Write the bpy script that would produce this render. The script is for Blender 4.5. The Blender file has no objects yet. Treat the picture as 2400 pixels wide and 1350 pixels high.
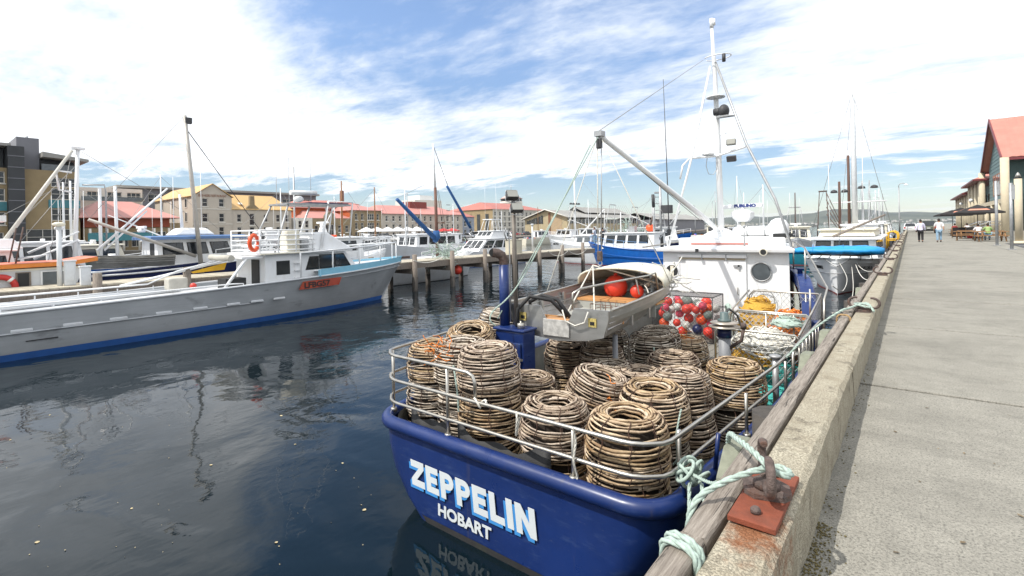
import bpy, math, random
from mathutils import Matrix, Vector
random.seed(7)
R = math.radians
scene = bpy.context.scene
COL = scene.collection
WATER = -2.05

# ------------------------------------------------------------------ camera
cam_data = bpy.data.cameras.new('camera')
cam = bpy.data.objects.new('camera', cam_data)
COL.objects.link(cam)
cam_data.sensor_width = 36.0
cam_data.lens = 36.0 * 1170 / 2400
cam_data.shift_y = -(675 - 540) / 2400
cam_data.clip_start = 0.05
cam_data.clip_end = 20000
YAW, ROLL, CAMH = R(38.6), R(1.2), 1.6
cam.matrix_world = (Matrix.Translation((0, 0, CAMH)) @ Matrix.Rotation(YAW, 4, 'Z')
                    @ Matrix.Rotation(R(90), 4, 'X') @ Matrix.Rotation(-ROLL, 4, 'Z'))
scene.camera = cam

# ------------------------------------------------------------------ sky
SUN_EL = R(54)
SUN_DIR = Vector((-0.47, -0.88, 0)).normalized()      # where the sun stands, on the ground plan
world = bpy.data.worlds.new('World')
scene.world = world
world.use_nodes = True
wn, wl = world.node_tree.nodes, world.node_tree.links
wn.clear()
w_out = wn.new('ShaderNodeOutputWorld')
w_bg = wn.new('ShaderNodeBackground')
w_bg.inputs['Strength'].default_value = 0.12
sky = wn.new('ShaderNodeTexSky')
sky.sky_type = 'NISHITA'
sky.sun_disc = False
sky.sun_elevation = SUN_EL
sky.sun_rotation = math.atan2(SUN_DIR.x, SUN_DIR.y)
sky.altitude = 10
sky.air_density = 1.0
sky.dust_density = 0.2
sky.ozone_density = 1.5
w_tc = wn.new('ShaderNodeTexCoord')


def wmath(op, a, b=None, c=None, clamp=False):
    n = wn.new('ShaderNodeMath')
    n.operation = op
    n.use_clamp = clamp
    for i, v in enumerate((a, b, c)):
        if v is None:
            continue
        if isinstance(v, (int, float)):
            n.inputs[i].default_value = v
        else:
            wl.new(v, n.inputs[i])
    return n.outputs[0]


def wsmooth(v, lo, hi, a=0.0, b=1.0):
    n = wn.new('ShaderNodeMapRange')
    n.interpolation_type = 'SMOOTHSTEP'
    wl.new(v, n.inputs[0])
    for i, q in enumerate((lo, hi, a, b)):
        n.inputs[i + 1].default_value = q
    return n.outputs[0]


w_sep = wn.new('ShaderNodeSeparateXYZ')
wl.new(w_tc.outputs['Generated'], w_sep.inputs[0])
dz = wmath('MAXIMUM', w_sep.outputs[2], 0.0)
den = wmath('ADD', dz, 0.10)
w_p = wn.new('ShaderNodeCombineXYZ')
wl.new(wmath('DIVIDE', w_sep.outputs[0], den), w_p.inputs[0])
wl.new(wmath('DIVIDE', w_sep.outputs[1], den), w_p.inputs[1])
w_map = wn.new('ShaderNodeMapping')
w_map.inputs['Rotation'].default_value = (0, 0, R(-28))
w_map.inputs['Scale'].default_value = (0.55, 1.0, 1.0)
w_map.inputs['Location'].default_value = (3.1, 1.7, 0)
wl.new(w_p.outputs[0], w_map.inputs[0])


def wnoise(scale, detail, rough, dist=0.0, src=None):
    n = wn.new('ShaderNodeTexNoise')
    n.inputs['Scale'].default_value = scale
    n.inputs['Detail'].default_value = detail
    n.inputs['Roughness'].default_value = rough
    n.inputs['Distortion'].default_value = dist
    wl.new(src or w_map.outputs[0], n.inputs['Vector'])
    return n.outputs['Fac']


def wdot(d):
    n = wn.new('ShaderNodeVectorMath')
    n.operation = 'DOT_PRODUCT'
    wl.new(w_tc.outputs['Generated'], n.inputs[0])
    n.inputs[1].default_value = Vector(d).normalized()
    return n.outputs['Value']


n_big = wnoise(0.55, 3, 0.5)
n_mid = wnoise(2.3, 9, 0.62, 0.25)
n_fine = wnoise(9.0, 6, 0.65, 0.3)
cover = wmath('MULTIPLY', wmath('SUBTRACT', n_big, 0.5), 0.55)
cover = wmath('MULTIPLY_ADD', wmath('SUBTRACT', n_mid, 0.5), 1.15, cover)
cover = wmath('MULTIPLY_ADD', wmath('SUBTRACT', n_fine, 0.5), 0.40, cover)
# the open patch of blue that stretches across the top of the sky, and the clear strip along the horizon
gap = wmath('MAXIMUM', wsmooth(wdot((-0.66, 0.62, 0.47)), 0.925, 0.992),
            wmath('MULTIPLY', wsmooth(wdot((-0.36, 0.78, 0.45)), 0.93, 0.995), 0.85))
cover = wmath('MULTIPLY_ADD', gap, -0.50, cover)
zlow = wmath('MULTIPLY_ADD', wmath('SUBTRACT', n_mid, 0.5), 0.16, w_sep.outputs[2])
zlow = wmath('MULTIPLY_ADD', wmath('SUBTRACT', n_big, 0.5), 0.10, zlow)
low = wsmooth(zlow, 0.050, 0.135, 0.85, 0.0)
verylow = wsmooth(zlow, 0.0, 0.05, 0.60, 0.0)
cover = wmath('SUBTRACT', cover, low)
cover = wmath('ADD', cover, verylow)
cover = wmath('ADD', cover, 0.36)
mask = wsmooth(cover, -0.22, 0.34)
thick = wsmooth(cover, 0.2, 0.9)
w_cloud = wn.new('ShaderNodeMixRGB')
w_cloud.inputs[1].default_value = (8.8, 9.2, 9.7, 1)
w_cloud.inputs[2].default_value = (16.5, 16.5, 16.5, 1)
wl.new(thick, w_cloud.inputs[0])
w_mix = wn.new('ShaderNodeMixRGB')
wl.new(mask, w_mix.inputs[0])
w_sat = wn.new('ShaderNodeMixRGB')
w_sat.blend_type = 'MULTIPLY'
w_sat.inputs[0].default_value = 1.0
w_tint = wn.new('ShaderNodeMixRGB')
w_tint.inputs[1].default_value = (0.93, 0.96, 1.04, 1)
w_tint.inputs[2].default_value = (1.70, 1.68, 1.72, 1)
wl.new(wsmooth(w_sep.outputs[2], 0.08, 0.42), w_tint.inputs[0])
wl.new(w_tint.outputs[0], w_sat.inputs[2])
wl.new(sky.outputs[0], w_sat.inputs[1])
wl.new(w_sat.outputs[0], w_mix.inputs[1])
wl.new(w_cloud.outputs[0], w_mix.inputs[2])
wl.new(w_mix.outputs[0], w_bg.inputs['Color'])
wl.new(w_bg.outputs[0], w_out.inputs['Surface'])

sun_data = bpy.data.lights.new('sun', 'SUN')
sun_data.energy = 4.3
sun_data.angle = R(0.6)
sun_data.color = (1.0, 0.955, 0.88)
sun = bpy.data.objects.new('sun', sun_data)
COL.objects.link(sun)
_sv = Vector((SUN_DIR.x * math.cos(SUN_EL), SUN_DIR.y * math.cos(SUN_EL), math.sin(SUN_EL)))
sun.rotation_euler = _sv.to_track_quat('Z', 'Y').to_euler()
sun.location = _sv * 60

scene.view_settings.view_transform = 'Standard'
scene.view_settings.look = 'None'
scene.view_settings.gamma = 1.0
scene.view_settings.exposure = 0.08
scene.view_settings.use_curve_mapping = False
scene.render.engine = 'CYCLES'
scene.cycles.max_bounces = 6
scene.cycles.diffuse_bounces = 3
scene.cycles.glossy_bounces = 3
scene.cycles.transparent_max_bounces = 8
scene.cycles.use_denoising = True


# ------------------------------------------------------------------ helpers
def ray(px, py):
    """Direction from the camera's place through a point of the 2400 x 1350 photograph."""
    a, b = (px - 1200) / 1170.0, (540 - py) / 1170.0
    c, s = math.cos(ROLL), math.sin(ROLL)
    r, u = a * c + b * s, b * c - a * s
    return (-math.sin(YAW) + r * math.cos(YAW), math.cos(YAW) + r * math.sin(YAW), u)


def atx(px, py, x):
    v = ray(px, py); t = x / v[0]
    return Vector((x, v[1] * t, CAMH + v[2] * t))


def aty(px, py, y):
    v = ray(px, py); t = y / v[1]
    return Vector((v[0] * t, y, CAMH + v[2] * t))


def atz(px, py, z):
    v = ray(px, py); t = (z - CAMH) / v[2]
    return Vector((v[0] * t, v[1] * t, z))


class MB:
    """Collects faces; build() links them as one mesh object. o is taken off every vertex."""

    def __init__(self, o=(0, 0, 0), m=None):
        self.v, self.f, self.s = [], [], []
        self.o = Vector(o)
        self.m = m

    def _add(self, vs, fs, smooth=False):
        n = len(self.v)
        self.v.extend(Vector(p) for p in vs)
        self.f.extend([tuple(i + n for i in f) for f in fs])
        self.s.extend([smooth] * len(fs))
        return self

    def box(self, c, s, rz=0.0, rx=0.0, ry=0.0, taper=None):
        h = [q / 2 for q in s]
        vs = []
        for z in (-1, 1):
            for y in (-1, 1):
                for x in (-1, 1):
                    k = 1.0
                    if taper and z == 1:
                        vs.append(Vector((x * h[0] * taper[0], y * h[1] * taper[1], z * h[2])))
                    else:
                        vs.append(Vector((x * h[0], y * h[1], z * h[2])))
        if rz or rx or ry:
            m = Matrix.Rotation(rz, 3, 'Z') @ Matrix.Rotation(ry, 3, 'Y') @ Matrix.Rotation(rx, 3, 'X')
            vs = [m @ p for p in vs]
        c = Vector(c)
        return self._add([p + c for p in vs],
                         [(0, 2, 3, 1), (4, 5, 7, 6), (0, 1, 5, 4), (2, 6, 7, 3), (0, 4, 6, 2), (1, 3, 7, 5)])

    def span(self, a, b):
        """Axis-aligned box between two corners."""
        a, b = Vector(a), Vector(b)
        return self.box((a + b) / 2, [abs(q) for q in (b - a)])

    def poly(self, pts, smooth=False):
        return self._add(pts, [tuple(range(len(pts)))], smooth)

    def loft(self, rings, closed=True, cap0=False, cap1=False, smooth=True):
        n = len(rings[0])
        vs = [p for r in rings for p in r]
        fs = []
        for i in range(len(rings) - 1):
            for j in range(n if closed else n - 1):
                k = (j + 1) % n
                fs.append((i * n + j, i * n + k, (i + 1) * n + k, (i + 1) * n + j))
        self._add(vs, fs, smooth)
        base = len(self.v) - len(vs)
        if cap0:
            self.f.append(tuple(base + j for j in reversed(range(n)))); self.s.append(False)
        if cap1:
            self.f.append(tuple(base + (len(rings) - 1) * n + j for j in range(n))); self.s.append(False)
        return self

    def tube(self, pts, r, n=8, closed=False, cap=True):
        pts = [Vector(p) for p in pts]
        m = len(pts)
        rs = r if isinstance(r, (list, tuple)) else [r] * m
        rings, up = [], None
        for i, p in enumerate(pts):
            if closed:
                t = (pts[(i + 1) % m] - pts[i - 1])
            else:
                t = pts[min(i + 1, m - 1)] - pts[max(i - 1, 0)]
            if t.length < 1e-9:
                t = Vector((0, 0, 1))
            t.normalize()
            if up is None:
                up = Vector((0, 0, 1)) if abs(t.z) < 0.9 else Vector((1, 0, 0))
            a = up - t * up.dot(t)
            if a.length < 1e-6:
                a = t.orthogonal()
            a.normalize()
            up = a
            b = t.cross(a)
            rings.append([p + (a * math.cos(2 * math.pi * j / n) + b * math.sin(2 * math.pi * j / n)) * rs[i] for j in range(n)])
        if closed:
            rings.append(rings[0])
            return self.loft(rings, True, False, False)
        return self.loft(rings, True, cap, cap)

    def lathe(self, prof, n=16, c=(0, 0, 0), m=None, cap0=True, cap1=True, smooth=True):
        c = Vector(c)
        rings = []
        for r, z in prof:
            ring = [Vector((r * math.cos(2 * math.pi * j / n), r * math.sin(2 * math.pi * j / n), z)) for j in range(n)]
            if m is not None:
                ring = [m @ p for p in ring]
            rings.append([p + c for p in ring])
        return self.loft(rings, True, cap0, cap1, smooth)

    def ball(self, c, r, n=12, k=8, s=(1, 1, 1)):
        prof = []
        c = Vector(c)
        rings = []
        for i in range(k + 1):
            a = math.pi * (i / k) - math.pi / 2
            rr, z = max(math.cos(a), 0.02) * r, math.sin(a) * r
            rings.append([c + Vector((rr * math.cos(2 * math.pi * j / n) * s[0], rr * math.sin(2 * math.pi * j / n) * s[1], z * s[2])) for j in range(n)])
        return self.loft(rings, True, True, True)

    def torus(self, c, R1, r, m=None, n=20, k=8, a0=0, a1=2 * math.pi):
        full = abs(a1 - a0) > 6.28
        cnt = n if full else n + 1
        pts = []
        for i in range(cnt):
            a = a0 + (a1 - a0) * i / n
            p = Vector((R1 * math.cos(a), R1 * math.sin(a), 0))
            if m is not None:
                p = m @ p
            pts.append(p + Vector(c))
        return self.tube(pts, r, k, closed=full)

    def prism(self, poly, h, m=None, c=(0, 0, 0)):
        """Extrude a 2D polygon (counter-clockwise) along local z from 0 to h."""
        c = Vector(c)
        lo = [Vector((p[0], p[1], 0)) for p in poly]
        hi = [Vector((p[0], p[1], h)) for p in poly]
        vs = lo + hi
        if m is not None:
            vs = [m @ p for p in vs]
        n = len(poly)
        fs = [tuple(reversed(range(n))), tuple(range(n, 2 * n))] + [(i, (i + 1) % n, n + (i + 1) % n, n + i) for i in range(n)]
        return self._add([p + c for p in vs], fs)

    def mesh(self, name, mat=None):
        me = bpy.data.meshes.new(name)
        vs = self.v
        if self.m is not None:
            vs = [self.m @ p for p in vs]
        me.from_pydata([tuple(p - self.o) for p in vs], [], self.f)
        me.polygons.foreach_set('use_smooth', self.s)
        if mat is not None:
            me.materials.append(mat)
        me.validate()
        me.update()
        return me

    def build(self, name, mat, parent=None, **k):
        return put(name, self.mesh(name, mat), parent, **k)


def put(name, data, parent=None, loc=None, rot=None, mw=None, label=None, cat=None, group=None, kind=None, bevel=None, scale=None):
    o = bpy.data.objects.new(name, data)
    COL.objects.link(o)
    if parent is not None:
        o.parent = parent
    if mw is not None:
        o.matrix_local = mw
    else:
        if loc is not None:
            o.location = loc
        if rot is not None:
            o.rotation_euler = rot
        if scale is not None:
            o.scale = scale
    if label:
        o['label'] = label
    if cat:
        o['category'] = cat
    if group:
        o['group'] = group
    if kind:
        o['kind'] = kind
    if bevel:
        b = o.modifiers.new('bevel', 'BEVEL')
        b.width = bevel
        b.segments = 2
        b.limit_method = 'ANGLE'
        b.harden_normals = False
    return o


def T(name, label, cat, loc=(0, 0, 0), rz=0.0, group=None):
    return put(name, None, None, loc=loc, rot=(0, 0, rz), label=label, cat=cat, group=group)


def copy_tree(o, parent=None, loc=None, rz=None, label=None):
    c = o.copy()
    COL.objects.link(c)
    c.parent = parent
    if loc is not None:
        c.location = loc
    if rz is not None:
        c.rotation_euler = (0, 0, rz)
    if label:
        c['label'] = label
    for ch in list(o.children):
        copy_tree(ch, c)
    return c


def text(s, size, mat, parent, m, ext=0.002, bold=0.0, name='lettering', sx=1.0, align='LEFT'):
    cu = bpy.data.curves.new(name, 'FONT')
    cu.body = s
    cu.size = size
    cu.extrude = ext
    cu.offset = bold
    cu.align_x = align
    cu.resolution_u = 3
    cu.materials.append(mat)
    tmp = bpy.data.objects.new(name + '_curve', cu)
    COL.objects.link(tmp)
    dg = bpy.context.evaluated_depsgraph_get()
    me = bpy.data.meshes.new_from_object(tmp.evaluated_get(dg))
    bpy.data.objects.remove(tmp)
    me.materials.clear()
    me.materials.append(mat)
    o = bpy.data.objects.new(name, me)
    COL.objects.link(o)
    o.parent = parent
    o.matrix_local = m @ Matrix.Diagonal((sx, 1, 1, 1))
    return o


def lin(c):
    return tuple(((q / 255) / 12.92 if q / 255 <= 0.04045 else ((q / 255 + 0.055) / 1.055) ** 2.4) for q in c)


MATS = {}


def mat(name, col, rough=0.5, metal=0.0, var=0.12, scale=3.0, bump=0.0, bscale=60.0, dirt=0.0, dirtcol=(0.12, 0.09, 0.06),
        dscale=2.0, stretch=(1, 1, 1), objvar=0.0, coat=0.0, spec=0.5, alpha=None, trans=0.0, emit=0.0, dlo=0.52, dhi=0.7):
    if name in MATS:
        return MATS[name]
    m = bpy.data.materials.new(name)
    m.use_nodes = True
    nt = m.node_tree
    N, L = nt.nodes, nt.links
    b = N['Principled BSDF']
    b.inputs['Roughness'].default_value = rough
    b.inputs['Metallic'].default_value = metal
    b.inputs['Specular IOR Level'].default_value = spec
    b.inputs['Coat Weight'].default_value = coat
    if trans:
        b.inputs['Transmission Weight'].default_value = trans
    tc = N.new('ShaderNodeTexCoord')
    mp = N.new('ShaderNodeMapping')
    mp.inputs['Scale'].default_value = stretch
    L.new(tc.outputs['Object'], mp.inputs[0])
    col4 = (*col, 1)
    n1 = N.new('ShaderNodeTexNoise')
    n1.inputs['Scale'].default_value = scale
    n1.inputs['Detail'].default_value = 5
    n1.inputs['Roughness'].default_value = 0.6
    L.new(mp.outputs[0], n1.inputs['Vector'])
    ramp = N.new('ShaderNodeValToRGB')
    ramp.color_ramp.elements[0].position = 0.3
    ramp.color_ramp.elements[1].position = 0.7
    ramp.color_ramp.elements[0].color = (*[q * (1 - var) for q in col], 1)
    ramp.color_ramp.elements[1].color = (*[min(q * (1 + var), 1) for q in col], 1)
    L.new(n1.outputs['Fac'], ramp.inputs[0])
    out = ramp.outputs[0]
    if dirt:
        n2 = N.new('ShaderNodeTexNoise')
        n2.inputs['Scale'].default_value = dscale
        n2.inputs['Detail'].default_value = 7
        n2.inputs['Roughness'].default_value = 0.68
        L.new(mp.outputs[0], n2.inputs['Vector'])
        mr = N.new('ShaderNodeMapRange')
        mr.inputs[1].default_value = dlo
        mr.inputs[2].default_value = dhi
        mr.inputs[4].default_value = dirt
        L.new(n2.outputs['Fac'], mr.inputs[0])
        mx = N.new('ShaderNodeMixRGB')
        L.new(mr.outputs[0], mx.inputs[0])
        L.new(out, mx.inputs[1])
        mx.inputs[2].default_value = (*dirtcol, 1)
        out = mx.outputs[0]
    if objvar:
        oi = N.new('ShaderNodeObjectInfo')
        mr = N.new('ShaderNodeMapRange')
        mr.inputs[3].default_value = 1 - objvar
        mr.inputs[4].default_value = 1 + objvar
        L.new(oi.outputs['Random'], mr.inputs[0])
        mx = N.new('ShaderNodeMixRGB')
        mx.blend_type = 'MULTIPLY'
        mx.inputs[0].default_value = 1
        L.new(out, mx.inputs[1])
        L.new(mr.outputs[0], mx.inputs[2])
        out = mx.outputs[0]
    L.new(out, b.inputs['Base Color'])
    if bump:
        n3 = N.new('ShaderNodeTexNoise')
        n3.inputs['Scale'].default_value = bscale
        n3.inputs['Detail'].default_value = 4
        L.new(mp.outputs[0], n3.inputs['Vector'])
        bp = N.new('ShaderNodeBump')
        bp.inputs['Strength'].default_value = min(bump, 1)
        bp.inputs['Distance'].default_value = 0.01
        L.new(n3.outputs['Fac'], bp.inputs['Height'])
        L.new(bp.outputs[0], b.inputs['Normal'])
    if emit:
        b.inputs['Emission Color'].default_value = col4
        b.inputs['Emission Strength'].default_value = emit
    MATS[name] = m
    return m


# common materials
m_white = mat('white_paint', (0.78, 0.78, 0.77), 0.4, var=0.03, scale=1.5, dirt=0.22, dirtcol=(0.42, 0.36, 0.28), dscale=1.6, dlo=0.55, dhi=0.8)
m_white2 = mat('white_gelcoat', (0.8, 0.81, 0.82), 0.32, var=0.03, dirt=0.30, dirtcol=(0.52, 0.46, 0.37), dscale=2.6, stretch=(1.5, 1.5, 0.35), dlo=0.52, dhi=0.74)
m_cream = mat('cream_paint', (0.72, 0.68, 0.56), 0.45, var=0.06)
def worn_blue():
    m = bpy.data.materials.new('royal_blue_paint')
    m.use_nodes = True
    N, L = m.node_tree.nodes, m.node_tree.links
    bs = N['Principled BSDF']
    geo = N.new('ShaderNodeNewGeometry')

    def noise(scale, stretch, detail=6, rough=.65):
        mp = N.new('ShaderNodeMapping')
        mp.inputs['Scale'].default_value = stretch
        L.new(geo.outputs['Position'], mp.inputs[0])
        n = N.new('ShaderNodeTexNoise')
        n.inputs['Scale'].default_value = scale
        n.inputs['Detail'].default_value = detail
        n.inputs['Roughness'].default_value = rough
        L.new(mp.outputs[0], n.inputs['Vector'])
        return n.outputs['Fac']

    def rng(v, lo, hi, a, b):
        n = N.new('ShaderNodeMapRange')
        for i, q in enumerate((lo, hi, a, b)):
            n.inputs[i + 1].default_value = q
        L.new(v, n.inputs[0])
        return n.outputs[0]

    def mix(f, a, b):
        n = N.new('ShaderNodeMixRGB')
        L.new(f, n.inputs[0])
        for i, q in ((1, a), (2, b)):
            if isinstance(q, tuple):
                n.inputs[i].default_value = (*q, 1)
            else:
                L.new(q, n.inputs[i])
        return n.outputs[0]
    c = mix(rng(noise(.9, (1, 1, 1)), .35, .65, 0, 1), (0.0068, 0.022, 0.105), (0.0095, 0.031, 0.150))
    c = mix(rng(noise(2.2, (1.2, 1.2, 5)), .56, .72, 0, .45), c, (0.05, 0.085, 0.20))       # chalky scuffs
    c = mix(rng(noise(9, (1, 1, 6), 4), .66, .72, 0, .55), c, (0.11, 0.13, 0.18))           # scrapes
    c = mix(rng(noise(3.0, (2.2, 2.2, .12), 5), .62, .72, 0, .40), c, (0.075, 0.07, 0.085))  # runs
    L.new(c, bs.inputs['Base Color'])
    L.new(rng(noise(3, (1, 1, 1)), .3, .7, .26, .44), bs.inputs['Roughness'])
    bp = N.new('ShaderNodeBump')
    bp.inputs['Strength'].default_value = .35
    bp.inputs['Distance'].default_value = .03
    L.new(noise(1.6, (1, 1, .7), 2, .4), bp.inputs['Height'])
    L.new(bp.outputs[0], bs.inputs['Normal'])
    return m


m_blue = worn_blue()
m_bluelt = mat('bright_blue_paint', (0.01, 0.12, 0.46), 0.35, var=0.12, dirt=0.12, dirtcol=(0.1, 0.1, 0.12))
m_navy = mat('navy_paint', (0.012, 0.02, 0.085), 0.35, var=0.2)
m_sky = mat('light_blue_paint', (0.28, 0.6, 0.78), 0.4, var=0.05)
m_black = mat('black_rubber', (0.015, 0.015, 0.016), 0.65, var=0.3, bump=0.3)
m_dark = mat('dark_interior', (0.02, 0.021, 0.022), 0.6)
m_glass = mat('dark_glass', (0.022, 0.026, 0.03), 0.06, var=0.4, scale=0.8, spec=0.8)
m_glass2 = mat('grey_glass', (0.10, 0.115, 0.125), 0.08, var=0.4, scale=1.2, spec=0.8)
m_steel = mat('stainless_tube', (0.46, 0.44, 0.40), 0.34, 0.85, var=0.15, scale=9, dirt=0.35, dirtcol=(0.3, 0.22, 0.15), dscale=6)
m_galv = mat('galvanised_steel', (0.40, 0.41, 0.42), 0.5, 0.6, var=0.15, scale=6, dirt=0.3, dirtcol=(0.2, 0.13, 0.08), dscale=5)
m_alu = mat('weathered_aluminium', (0.42, 0.42, 0.41), 0.42, 0.75, var=0.2, scale=2.5, stretch=(1, 0.5, 2), dirt=0.4, dirtcol=(0.16, 0.145, 0.13), dscale=3)
m_grey = mat('grey_paint', (0.24, 0.25, 0.27), 0.5, var=0.12)
m_rust = mat('rusty_steel', (0.115, 0.085, 0.075), 0.75, 0.2, var=0.4, scale=25, bump=0.7, bscale=120, dirt=0.5, dirtcol=(0.22, 0.075, 0.03), dscale=9)
m_oxide = mat('red_oxide_plate', (0.20, 0.05, 0.024), 0.8, var=0.22, scale=14, bump=0.35, bscale=160, dirt=0.35, dirtcol=(0.10, 0.05, 0.035), dscale=6)
m_wood = mat('weathered_timber', (0.22, 0.185, 0.155), 0.85, var=0.3, scale=6, stretch=(4, 4, 0.7), bump=0.5, bscale=30)
m_woodb = mat('brown_timber', (0.25, 0.12, 0.05), 0.65, var=0.3, scale=6, stretch=(4, 4, 0.8))
m_orange = mat('orange_plastic', (0.75, 0.09, 0.02), 0.45, var=0.12, objvar=0.15)
m_redball = mat('red_buoy', (0.72, 0.05, 0.03), 0.42, var=0.15, scale=6, objvar=0.25, dirt=0.25, dirtcol=(0.3, 0.1, 0.08), dscale=7)
m_red = mat('red_paint', (0.5, 0.03, 0.025), 0.45)
m_ropew = mat('white_rope', (0.62, 0.60, 0.54), 0.85, var=0.25, scale=40)
m_ropeg = mat('pale_green_rope', (0.36, 0.45, 0.40), 0.85, var=0.25, scale=60, dirt=0.3, dirtcol=(0.32, 0.34, 0.28), dscale=12)
m_ropet = mat('teal_rope', (0.05, 0.33, 0.30), 0.85, var=0.3, scale=40, objvar=0.2)
m_ropey = mat('yellow_rope', (0.62, 0.36, 0.05), 0.85, var=0.25, scale=40, objvar=0.2)
m_ropeo = mat('orange_rope', (0.66, 0.20, 0.03), 0.85, var=0.25, scale=40)
m_wire = mat('wire_grey', (0.28, 0.28, 0.28), 0.5, 0.5)
m_wiredk = mat('wire_dark', (0.05, 0.05, 0.055), 0.6)
m_skin = mat('skin', (0.45, 0.25, 0.17), 0.6)
m_hair = mat('dark_hair', (0.02, 0.013, 0.01), 0.7)
m_tarp = mat('blue_tarpaulin', (0.012, 0.27, 0.62), 0.5, var=0.15, scale=3, bump=0.6, bscale=5)
m_yellow = mat('yellow_paint', (0.72, 0.40, 0.02), 0.5)
# ------------------------------------------------------------------ water, wharf, far ground
def node_mat(name):
    m = bpy.data.materials.new(name)
    m.use_nodes = True
    return m, m.node_tree.nodes, m.node_tree.links, m.node_tree.nodes['Principled BSDF']


def tex(N, L, src, scale, detail=5, rough=0.6, stretch=None, dist=0.0):
    if stretch:
        mp = N.new('ShaderNodeMapping')
        mp.inputs['Scale'].default_value = stretch
        L.new(src, mp.inputs[0])
        src = mp.outputs[0]
    n = N.new('ShaderNodeTexNoise')
    n.inputs['Scale'].default_value = scale
    n.inputs['Detail'].default_value = detail
    n.inputs['Roughness'].default_value = rough
    n.inputs['Distortion'].default_value = dist
    L.new(src, n.inputs['Vector'])
    return n.outputs['Fac']


def remap(N, L, v, lo, hi, a=0.0, b=1.0):
    n = N.new('ShaderNodeMapRange')
    for i, q in enumerate((lo, hi, a, b)):
        n.inputs[i + 1].default_value = q
    L.new(v, n.inputs[0])
    return n.outputs[0]


def mixc(N, L, f, a, b, mode='MIX'):
    n = N.new('ShaderNodeMixRGB')
    n.blend_type = mode
    for i, q in enumerate((f, a, b)):
        if isinstance(q, (int, float)):
            n.inputs[i].default_value = q
        elif isinstance(q, tuple):
            n.inputs[i].default_value = (*q, 1)
        else:
            L.new(q, n.inputs[i])
    return n.outputs[0]


def nmath(N, L, op, a, b):
    n = N.new('ShaderNodeMath')
    n.operation = op
    for i, q in enumerate((a, b)):
        if isinstance(q, (int, float)):
            n.inputs[i].default_value = q
        else:
            L.new(q, n.inputs[i])
    return n.outputs[0]


def water_material():
    m, N, L, b = node_mat('harbour_water')
    b.inputs['Base Color'].default_value = (0.003, 0.0085, 0.0125, 1)
    b.inputs['Roughness'].default_value = 0.03
    b.inputs['IOR'].default_value = 1.333
    geo = N.new('ShaderNodeNewGeometry')
    pos = geo.outputs['Position']
    a = tex(N, L, pos, 0.5, 2, 0.45, (0.75, 1.0, 1), 0.5)        # long low undulation
    c = tex(N, L, pos, 1.9, 3, 0.55, (1.0, 0.5, 1), 0.3)         # ripples
    d = tex(N, L, pos, 7.0, 2, 0.5, (1.0, 0.55, 1))              # cat's paws
    paws = remap(N, L, tex(N, L, pos, 0.07, 3, 0.6), 0.42, 0.62, 0.15, 1.0)
    # the open fairway beyond the stern is ruffled, the water under the wharf is sheltered
    sep = N.new('ShaderNodeSeparateXYZ')
    L.new(pos, sep.inputs[0])
    ruff = remap(N, L, sep.outputs[1], 5.0, 22.0, 0.14, 1.0)
    h = nmath(N, L, 'MULTIPLY', a, 0.080)
    h = nmath(N, L, 'ADD', h, nmath(N, L, 'MULTIPLY', c, nmath(N, L, 'MULTIPLY', ruff, 0.034)))
    h = nmath(N, L, 'ADD', h, nmath(N, L, 'MULTIPLY', nmath(N, L, 'MULTIPLY', d, ruff), nmath(N, L, 'MULTIPLY', paws, 0.020)))
    bp = N.new('ShaderNodeBump')
    bp.inputs['Strength'].default_value = 1.0
    bp.inputs['Distance'].default_value = 1.0
    L.new(h, bp.inputs['Height'])
    L.new(bp.outputs[0], b.inputs['Normal'])
    return m


m_water = water_material()
MB().poly([(-6000, -300, WATER), (6000, -300, WATER), (6000, 7000, WATER), (-6000, 7000, WATER)]).build('water', m_water, kind='structure')


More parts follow.
